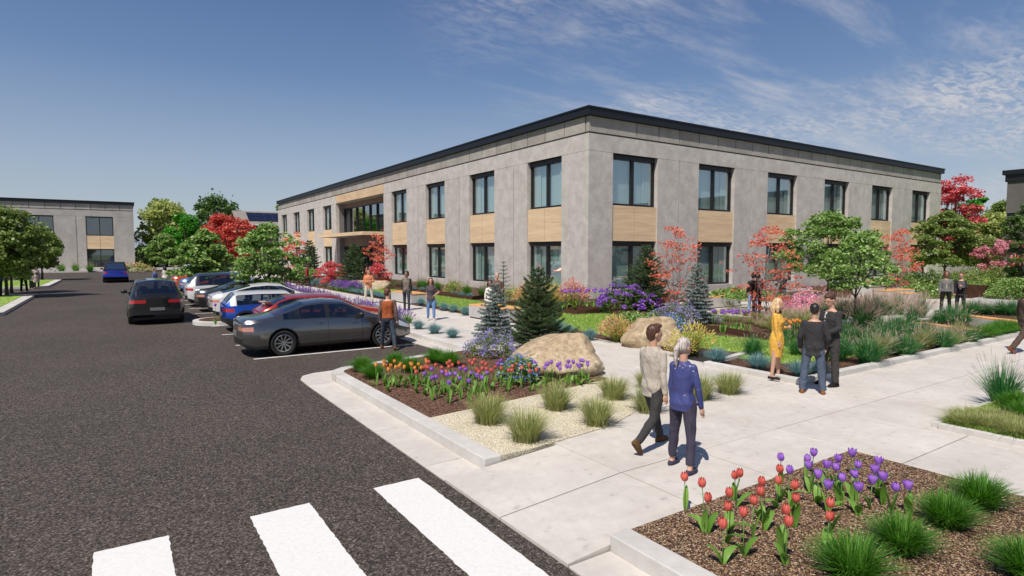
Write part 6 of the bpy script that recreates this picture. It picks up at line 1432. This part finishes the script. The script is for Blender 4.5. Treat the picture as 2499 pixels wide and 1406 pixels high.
def person(label, x, y, rz, h=1.78, z=0., top=(.5, .5, .5), bottom=(.1, .1, .1), shoes=(.05, .03, .02), skin='light', hair='brown', hstyle='short', female=False, legs=((0, 0), (0, 0)), arms=None, look=0., tilt=0., outfit='shirt', inner=None, sleeve='long', vox=.013, lean=0., stance=.0, extra=None, heel=False, sit=False, topmat=None, group=None, hem=0., sleevec=None):
    root = empty('person', (x, y, z), rz, label, 'person', group); k = h/1.78; R_ = math.radians
    sw = .168 if not female else .146; hp = .095
    # legs
    J = {}
    for s, nm in ((1, 'L'), (-1, 'R')):
        tp, kb = legs[0 if s > 0 else 1]; hip = Vector((0, s*hp, .93)); d1 = rotv((0, 0, -1), R_(tp), R_(3+stance)*s); knee = hip+d1*.42
        d2 = rotv((0, 0, -1), R_(tp-kb), R_(1+stance)*s); ank = knee+d2*.415; J[nm] = (hip, knee, ank, R_(max(-50, min(30, (tp-kb)*1.0)) if (tp-kb) < -14 else 0))
    low = min(J[q][2].z-(.075 if J[q][3] == 0 else .11) for q in 'LR'); dz = -low+(.04 if heel else 0)
    T = Matrix.Translation((0, 0, dz)); tl = Matrix.Translation((0, 0, .95+dz)) @ Matrix.Rotation(R_(lean), 4, 'Y') @ Matrix.Translation((0, 0, -.95))
    for q in 'LR': J[q] = tuple((T @ v) if isinstance(v, Vector) else v for v in J[q])
    cb_ = tl @ Vector((0, 0, 1.0)); neck = tl @ Vector((.0, 0, 1.49)); 
    A = {}
    arms = arms or (((0, .18, -1), (.15, .05, -1)), ((0, -.18, -1), (.15, -.05, -1)))
    for s, nm in ((1, 'L'), (-1, 'R')):
        u, f = [Vector(q).normalized() for q in arms[0 if s > 0 else 1]]; sh = tl @ Vector((-.01, s*sw, 1.405)); el = sh+u*.285; wr = el+f*.25; A[nm] = (sh, el, wr, f)
    # --- body (skin), one continuous surface
    b = MB(); hr = Matrix.Translation(tl @ Vector((.012, 0, 1.58))) @ Matrix.Rotation(R_(look), 4, 'Z') @ Matrix.Rotation(R_(tilt), 4, 'Y')
    def hd(p): return hr @ Vector(p)
    def hell(c, r, n=14, m=10): b.ell(c, r, None, n, m, hr)
    hell((0, 0, .095), (.097, .077, .108)); hell((.030, 0, .030), (.066, .056, .068)); hell((.045, 0, -.005), (.042, .036, .034))
    b.tube([hd((.088, 0, .088)), hd((.112, 0, .052)), hd((.090, 0, .042))], [.008, .015, .010], None, 8); hell((.083, 0, .012), (.018, .026, .008), 10, 6)
    hell((.078, 0, .108), (.020, .055, .012), 10, 6)
    for s in (-1, 1): hell((-.008, s*.080, .070), (.020, .010, .032), 8, 6)
    limb(b, neck-Vector((.012, 0, .03)), hd((-.018, 0, .02)), .056, .053)
    t_in = .010
    fem = female; W_ = (lambda z_: 1.)
    TR_ = [(0, 0, .86, .095, .150), (0, 0, .94, .112, .162), (0, 0, 1.06, .097, .138), (0, 0, 1.18, .108, .152), (.005, 0, 1.30, .122, .168), (-.005, 0, 1.38, .108, .172), (-.01, 0, 1.44, .085, .135), (-.012, 0, 1.49, .055, .060)] if not fem else \
          [(0, 0, .86, .105, .158), (0, 0, .93, .120, .168), (0, 0, 1.07, .086, .115), (0, 0, 1.17, .098, .128), (.018, 0, 1.28, .125, .140), (.0, 0, 1.37, .098, .145), (-.01, 0, 1.43, .075, .115), (-.012, 0, 1.48, .048, .052)]
    def torso(mb, grow, z0=.86, z1=9, flare=0.):
        rr = [(cx, cy, zz, rx+grow, ry+grow) for cx, cy, zz, rx, ry in TR_ if z0 <= zz <= z1]
        if z0 < .86: q = TR_[0]; rr = [(0, 0, z0, q[3]+grow+flare, q[4]+grow+flare)]+rr
        loft(mb, rr, M=tl)
    torso(b, -.006)
    for q in 'LR':
        hip, kn, an, fa = J[q]; limb(b, hip, kn, .078, .050); limb(b, kn, an, .052, .034); s = 1 if q == 'L' else -1
        fd = Vector((math.cos(fa), 0, math.sin(fa)*1.0)); limb(b, an-Vector((.02, 0, .02)), an+Vector((fd.x*.10, 0, fd.z*.10-.045)), .034, .024)
        sh, el, wr, f = A[q]; limb(b, sh, el, .044, .036); limb(b, el, wr, .036, .025)
        # hand: palm, four fingers bent a little, thumb from the side of the palm
        side_ = f.cross(Vector((0, s, 0))); side_ = side_.normalized() if side_.length > .1 else Vector((1, 0, 0)); pn = side_.cross(f).normalized()
        pc = wr+f*.045; b.tube([wr, wr+f*.03, wr+f*.085], [.024, .033, .031], None, 10)
        for i, (off, ln) in enumerate(((.027, .060), (.009, .070), (-.009, .066), (-.026, .052))):
            p0 = wr+f*.075+side_*off; cu = -pn*s*.3; p1 = p0+(f+cu*.3).normalized()*ln*.55; p2 = p1+(f*.8+cu*1.2).normalized()*ln*.5; b.tube([p0, p1, p2], [.0105, .0095, .008], None, 7)
        p0 = wr+f*.025+side_*.022; b.tube([p0, p0+(f*.7+side_*.7)*.035, p0+(f*.95+side_*.35)*.066], [.012, .0105, .009], None, 7)
    mobj('body', remeshed(b, 'body', min(vox, .011), SKIN[skin], 2), root, scale=k)
    for s in (-1, 1):
        e = MB(); e.ell((.089, s*.030, .090), (.008, .013, .0075), MAT['eye'], 8, 6, hr); e.build('eye', root, True, scale=k)
    # --- hair
    hb = MB()
    def he(c, r): hb.ell(c, r, None, 14, 10, hr)
    if hstyle != 'bald':
        he((-.018, 0, .128), (.098, .088, .092)); he((-.045, 0, .09), (.078, .084, .085)); 
        if hstyle == 'short': he((.035, 0, .178), (.055, .062, .030))
        if hstyle == 'quiff': he((.045, .0, .190), (.062, .060, .036)); he((-.05, 0, .05), (.06, .07, .07))
        if hstyle in ('long', 'wave'):
            for s in (-1, 1): hb.tube([hd((-.01, s*.085, .11)), hd((-.005, s*.100, .0)), hd((-.01, s*.095, -.11))], [.035, .042, .022], None, 10)
            hb.tube([hd((-.07, 0, .11)), hd((-.095, 0, 0)), hd((-.085, 0, -.15))], [.07, .085, .055], None, 12)
        if hstyle == 'pony':
            he((-.07, 0, .12), (.05, .05, .05)); hb.tube([hd((-.10, 0, .14)), hd((-.155, 0, .06)), hd((-.145, .01, -.08)), hd((-.12, .015, -.19))], [.022, .036, .032, .008], None, 10)
        if hstyle == 'curly':
            he((-.035, 0, .135), (.108, .112, .098)); he((-.055, .062, .06), (.058, .05, .085)); he((-.055, -.062, .06), (.058, .05, .085))
        mobj('hair', remeshed(hb, 'hair', max(.010, vox*.8), HAIR[hair], 2), root, scale=k)
    # --- clothes
    tm_ = topmat or fab(top)
    def sleeves(mb, g, ln=1.):
        for q in 'LR':
            sh, el, wr, f = A[q]; limb(mb, sh, el, .053+g-(.008 if fem else 0), .044+g-(.005 if fem else 0)) if ln > .5 else limb(mb, sh, sh.lerp(el, .62), .050+g, .050+g)
            if ln > .9: limb(mb, el, wr-f*.012, .044+g-(.005 if fem else 0), .033+g)
    def trousers(g, wide=0., cut=0.):
        mb = MB(); loft(mb, [(0, 0, .84, .10+g, .155+g), (0, 0, .92, .118+g, .166+g), (0, 0, 1.02, (.108 if not fem else .096)+g, (.150 if not fem else .126)+g)], M=T)
        for q in 'LR':
            hip, kn, an, fa = J[q]; limb(mb, hip-Vector((0, 0, .02)), kn, .092+g, .062+g+wide*.5); mb.tube([kn, kn.lerp(an, .5), kn.lerp(an, 1.0-cut)+Vector((0, 0, -.0))], [.062+g+wide*.5, .056+g+wide*.7, .050+g+wide], None, 12)
        return mobj('trousers', remeshed(mb, 'trousers', vox, fab(bottom), 3), root, scale=k)
    if outfit == 'dress':
        mb = MB(); torso(mb, .012); sleeves(mb, .0, .0 if sleeve == 'none' else 1.)
        loft(mb, [(0, 0, .50, .115, .150), (0, 0, .62, .125, .165), (0, 0, .80, .145, .188), (0, 0, .92, .135, .184), (0, 0, 1.02, .105, .135)], M=T)
        mobj('dress', remeshed(mb, 'dress', vox, tm_, 3), root, scale=k)
    else:
        trousers(.004, .012 if outfit in ('suit',) else 0., .10 if fem else .0)
        if outfit in ('suit', 'coat', 'jacket'):
            mb = MB(); zl = {'suit': .78, 'coat': .50, 'jacket': .90}[outfit]; torso(mb, .022, zl, 1.46, .012 if outfit == 'suit' else .03)
            if sleevec is None: sleeves(mb, .012)
            else: mb3 = MB(); sleeves(mb3, .013); mobj('sleeve', remeshed(mb3, 'sleeve', vox, fab(sleevec), 3), root, scale=k)
            mobj('jacket', remeshed(mb, 'jacket', vox, tm_, 3), root, scale=k)
            mb = MB(); torso(mb, .006, 1.0, 1.46); mobj('shirt', remeshed(mb, 'shirt', vox, fab(inner or tuple(q*.8 for q in top)), 2), root, scale=k)
            if inner:   # shirt front in the open jacket
                mb = MB(); loft(mb, [(.085, 0, 1.05, .050, .03), (.098, 0, 1.2, .052, .038), (.098, 0, 1.32, .048, .042), (.066, 0, 1.43, .036, .042)], M=tl); mobj('shirt_front', remeshed(mb, 'shirt_front', vox, fab(inner), 2), root, scale=k)
        else:
            mb = MB(); torso(mb, .016, .86-.03 if not hem else .86-hem, 1.49, .004)
            if sleeve == 'vest':
                mobj('vest', remeshed(mb, 'vest', vox, tm_, 3), root, scale=k); mb2 = MB(); torso(mb2, .010, 1.2, 1.49); sleeves(mb2, .004); mobj('shirt', remeshed(mb2, 'shirt', vox, fab(inner), 3), root, scale=k)
            else: sleeves(mb, .006, {'long': 1., 'short': .3}[sleeve]); mobj('shirt', remeshed(mb, 'shirt', vox, tm_, 3), root, scale=k)
    for q in 'LR':
        hip, kn, an, fa = J[q]; mb = MB(); M = Matrix.Translation(an) @ Matrix.Rotation(-fa, 4, 'Y'); g = 0.0
        zs = -.075
        loft(mb, [(.045, 0, zs, .135, .046), (.045, 0, zs+.03, .137, .047), (.035, 0, zs+.055, .115, .042), (-.02, 0, zs+.085 if not female else zs+.06, .055, .036)], 14, M)
        mobj('shoe', remeshed(mb, 'shoe', .011, fab(shoes), 2), root, scale=k)
    if extra: extra(root, A, J, tl, k)
    return root
def cam_face(px):  # heading that looks away from the camera along the ray of that pixel
    a = (px-1249.5)/1450; return math.atan2(.8318-a*.5550, .5550+a*.8318)
def at(px, py, z=0.): x, y = gp(px, py, z); return dict(x=x, y=y, z=z)
def blouse():
    m, nt, b = M_('blue blouse with small birds'); v = _noise(nt, 21, kind='voronoi', coord='Object'); s = nt.nodes.new('ShaderNodeSeparateColor'); nt.links.new(v.outputs['Color'], s.inputs[0])
    f = _ramp(nt, v.outputs['Distance'], [(.20, (1, 1, 1)), (.26, (0, 0, 0))]); c = _ramp(nt, s.outputs[0], [(.84, (.045, .055, .19)), (.85, (.36, .20, .26)), (.93, (.42, .36, .42))], 'CONSTANT')
    n = _noise(nt, 6, 3, .5, 'Object', (1, 1, .5), 1.); c = _mix(nt, f, (.045, .055, .19), c); nt.links.new(c, b.inputs['Base Color']); b.inputs['Roughness'].default_value = .55; _bump(nt, b, n.outputs['Fac'], .7, .03); return m
NV = .0105
person('man in an off-white shirt and dark trousers walking beside the woman in the blue blouse', rz=math.radians(2), h=1.77, **at(1592, 1092), top=(.44, .39, .33), bottom=(.045, .043, .043), shoes=(.12, .065, .03), hair='brown', hstyle='quiff', skin='tan', legs=((24, 6), (-16, 34)), arms=(((.22, .22, -1), (.45, .0, -1)), ((-.18, -.20, -1), (.05, -.1, -1))), look=-22, vox=NV, hem=.06)
person('woman with silver ponytail and blue blouse walking beside the man in the white shirt', rz=math.radians(10), h=1.66, **at(1664, 1144), female=True, topmat=blouse(), bottom=(.055, .048, .075), shoes=(.05, .045, .08), hair='grey', hstyle='pony', legs=((6, 4), (-6, 4)), stance=4, arms=(((.1, .15, -1), (.2, .0, -1)), ((.02, -.28, -1), (.25, -.05, -1))), look=-14, vox=NV)
def scarf(root, A, J, tl, k):
    mb = MB(); loft(mb, [(0, 0, 1.46, .075, .075), (.01, 0, 1.50, .078, .076), (.01, 0, 1.53, .06, .06)], M=tl); mobj('scarf', remeshed(mb, 'scarf', .012, fab((.05, .015, .015)), 2), root, scale=k)
person('blonde woman in a yellow dress with one arm across her waist', rz=math.radians(-72), h=1.70, **at(1893, 928), female=True, outfit='dress', top=(.74, .42, .08), shoes=(.03, .02, .02), hair='blonde', hstyle='long', legs=((2, 2), (-2, 3)), heel=True, arms=(((.10, .12, -1), (.9, -.75, .18)), ((.12, -.10, -1), (.18, .05, -1))), look=12, vox=NV, extra=scarf)
person('man in a dark blazer and blue jeans with brown shoes, his back turned', rz=cam_face(1980)+.1, h=1.73, **at(1982, 960), outfit='suit', top=(.040, .038, .042), bottom=(.085, .11, .16), shoes=(.24, .10, .04), hair='dark', hstyle='short', skin='tan', stance=4, arms=(((.0, .28, -1), (.55, -.1, -1)), ((.0, -.28, -1), (.5, .1, -1))), look=-10, vox=NV)
person('tall man in a dark suit and tie looking down at the man in jeans', rz=math.radians(165), h=1.88, **at(2022, 940), outfit='suit', top=(.042, .040, .042), bottom=(.050, .046, .045), shoes=(.015, .012, .012), inner=(.62, .60, .58), hair='brown', hstyle='short', skin='light', stance=2, arms=(((.2, .2, -1), (.9, -.2, -.3)), ((.1, -.22, -1), (.6, .2, -.8))), tilt=22, look=6, vox=NV)
person('man in an orange bomber jacket stepping past the grey sedan bonnet', rz=math.radians(62), h=1.80, **at(948, 853, AZ), outfit='jacket', sleevec=(.15, .10, .085), inner=(.05, .03, .025), top=(.36, .095, .035), bottom=(.045, .060, .085), shoes=(.20, .06, .025), hair='red', hstyle='short', legs=((16, 2), (-14, 8)), stance=6, arms=(((.0, .2, -1), (.3, .0, -1)), ((-.1, -.2, -1), (.1, -.1, -1))), look=-40, vox=NV)
fc = lambda px, d=0.: cam_face(px)+PI+math.radians(d)
person('man with folded arms in an orange shirt and beige trousers on the path', rz=fc(898, 8), h=1.80, **at(900, 740), top=(.62, .24, .12), bottom=(.60, .52, .42), shoes=(.10, .04, .02), hair='dark', hstyle='short', skin='tan', stance=5, arms=(((.25, .28, -1), (.65, -.9, .12)), ((.25, -.28, -1), (.65, .9, .0))))
person('man in a taupe knitted vest with dark sleeves by the first bench', rz=fc(993, -22), h=1.80, **at(993, 757), top=(.20, .16, .13), inner=(.022, .020, .018), sleeve='vest', bottom=(.040, .048, .060), shoes=(.02, .02, .02), hair='dark', hstyle='curly', skin='brown', legs=((6, 4), (-3, 4)), arms=(((.10, .15, -1), (.10, .10, -1)), ((.1, -.25, -1), (.75, .5, -.9))))
person('woman in a grey t-shirt and blue jeans with a hand on her hip', rz=fc(1050, 0), h=1.68, **at(1052, 782), female=True, top=(.085, .07, .08), sleeve='short', bottom=(.14, .24, .46), shoes=(.6, .58, .55), hair='brown', hstyle='wave', legs=((8, 8), (-3, 3)), arms=(((-.1, .75, -.9), (.3, -.85, -.6)), ((.0, -.1, -1), (.1, -.02, -1))), skin='tan')
person('older grey-haired man in a brown sweater behind the woman in white', rz=fc(1205, 15), h=1.84, **at(1213, 775), top=(.17, .085, .065), bottom=(.05, .045, .04), hair='grey', hstyle='short', arms=(((.1, .3, -1), (.9, -.4, -.2)), ((.1, -.3, -1), (.2, -.1, -1))))
person('woman in a white blouse and dark trousers beside the blue spruce', rz=fc(1200, -12), h=1.62, **at(1196, 786), female=True, top=(.72, .68, .62), bottom=(.04, .035, .035), hair='dark', hstyle='wave', skin='brown', hem=.14, arms=(((.1, .3, -1), (.8, -.4, .1)), ((.05, -.2, -1), (.1, .0, -1))))
FV = .018
person('person in a red checked shirt walking right near the entrance path', rz=math.radians(-20), h=1.76, **at(750, 700), top=(.28, .03, .05), bottom=(.02, .018, .018), hair='dark', hstyle='short', skin='brown', legs=((-20, 14), (20, 4)), vox=FV)
person('dark-clothed walker behind the low green tree, farther from the parking', rz=math.radians(150), h=1.78, **at(722, 691), outfit='jacket', top=(.02, .018, .018), bottom=(.03, .028, .026), hair='dark', skin='brown', legs=((10, 4), (-12, 8)), vox=FV)
person('dark-clothed person standing under the low green tree, left one', rz=math.radians(-70), h=1.75, **at(692, 698), top=(.05, .035, .03), bottom=(.035, .025, .02), hair='dark', skin='tan', vox=FV)
person('dark-clothed person standing under the low green tree, right one', rz=math.radians(-100), h=1.78, **at(704, 699), top=(.03, .02, .02), bottom=(.04, .028, .022), hair='dark', skin='tan', vox=FV)
SIT = ((86, 84), (84, 82))
person('person in grey sitting near the entrance, left of two seated ones', rz=math.radians(-150), h=1.8, x=16.3, y=54.0, z=.35, top=(.05, .05, .045), bottom=(.02, .02, .02), legs=SIT, lean=8, hair='brown', vox=FV)
person('person sitting near the entrance, right of two seated ones', rz=math.radians(-100), h=1.7, x=16.6, y=51.2, z=.2, top=(.12, .05, .05), bottom=(.02, .02, .02), legs=SIT, lean=8, hair='dark', female=True, vox=FV)
bench(15.9, 17.2, 50.6, 54.8, .62, 'long dark bench by the entrance under the two seated people', z0=.03)
person('person in a dark brown jacket with thick dark hair left of the coral trunk', rz=cam_face(1842)+.3, h=1.80, **at(1846, 771, .03), outfit='jacket', top=(.040, .020, .018), bottom=(.030, .028, .032), hair='dark', hstyle='curly', skin='brown', arms=(((.0, .2, -1), (.2, .0, -1)), ((.4, -.2, -.9), (.9, .3, .7))))
person('person in light blue jeans half hidden behind the brown jacket', rz=cam_face(1836)+.2, h=1.74, **at(1836, 765, .03), top=(.03, .025, .025), bottom=(.22, .36, .58), hair='dark', skin='brown', stance=2)
person('man in a black shirt and grey jeans facing the pair under the maple', rz=cam_face(1910)+2.4, h=1.78, **at(1908, 754, .03), top=(.02, .02, .025), bottom=(.10, .10, .12), hair='dark', skin='tan', shoes=(.02, .02, .02), arms=(((.3, .25, -1), (.8, -.3, .1)), ((.3, -.25, -1), (.8, .3, .1))))
person('person in a grey denim jacket and black trousers at the right garden', rz=fc(2303, 10), h=1.80, **at(2306, 764, .05), outfit='jacket', top=(.16, .16, .155), inner=(.42, .33, .27), bottom=(.014, .012, .012), hair='red', hstyle='curly', skin='brown', shoes=(.3, .2, .15), stance=2)
def folder(root, A, J, tl, k):
    mb = MB(); mb.box(-.01, .01, -.11, .11, -.15, .15, fab((.10, .09, .09))); o = mb.build('folder', root); o.location = A['L'][2]*k+Vector((.03, -.02, .09)); o.rotation_euler = (0, -.2, .2)
person('woman in a dark blazer holding a folder beside the denim jacket', rz=fc(2340, -8), h=1.76, **at(2342, 764, .05), female=True, outfit='suit', top=(.035, .030, .035), inner=(.70, .70, .72), bottom=(.025, .024, .035), hair='red', hstyle='short', skin='tan', arms=(((.15, .2, -1), (.85, -.5, .25)), ((.05, -.15, -1), (.15, .0, -1))), extra=folder)
person('man in brown trousers walking out of the picture at the right edge', rz=math.radians(-35), h=1.85, **at(2500, 862), outfit='suit', top=(.085, .060, .045), bottom=(.085, .060, .045), shoes=(.16, .05, .025), legs=((22, 2), (-24, 14)), hair='dark', skin='brown', vox=NV)
person('man in a black suit standing on the near lawn island', rz=fc(60, 30), h=1.84, **at(59, 711, -.05), outfit='suit', top=(.010, .010, .012), bottom=(.010, .010, .012), hair='dark', skin='dark', stance=3, vox=FV)
person('woman in a beige trench coat pulling a suitcase at the left', rz=fc(90, 20), h=1.72, **at(90, 704, -.1), female=True, outfit='coat', top=(.42, .36, .30), inner=(.02, .02, .02), bottom=(.02, .02, .02), hair='dark', hstyle='wave', skin='light', vox=FV)
def suitcase():
    x, y = gp(80, 703, -.1); r = empty('suitcase', (x, y, -.15), fc(90), 'black trolley suitcase beside the woman in the trench coat', 'suitcase'); mb = MB(); mb.box(-.14, .14, -.20, .20, .06, .62, MAT['trim']); bevel(mb.build('shell', r), .04)
    mb = MB(); mb.tube([(0, -.12, .6), (0, -.12, 1.0), (0, .12, 1.0), (0, .12, .6)], .012, MAT['chrome'], 6); mb.build('handle', r)
    for sx in (-.1, .1):
        for sy in (-.15, .15): mb = MB(); mb.lathe([(0, -.015), (.03, -.015), (.03, .015), (0, .015)], MAT['tyre'], 10, Matrix.Translation((sx, sy, .03)) @ Matrix.Rotation(PI/2, 4, 'X')); mb.build('wheel', r)
suitcase()
person('person in a blue patterned shirt cut off by the left edge', rz=0.3, h=1.76, **at(2, 724, -.02), top=(.04, .05, .12), bottom=(.012, .012, .012), hair='dark', skin='brown', vox=FV, arms=(((.2, .2, -1), (1, .1, -.2)), ((.2, -.2, -1), (1, -.1, -.2))))
person('man in a blue shirt seen over the roof of the black sport utility', rz=fc(372, 60), h=1.78, x=2.1, y=44.5, z=AZ, top=(.09, .14, .34), bottom=(.02, .02, .03), hair='dark', skin='tan', vox=FV)
person('woman with long dark hair in a pale dress near the far parked cars', rz=cam_face(402), h=1.70, x=3.2, y=53.5, z=AZ, female=True, outfit='dress', top=(.66, .62, .56), hair='dark', hstyle='wave', skin='tan', vox=FV)
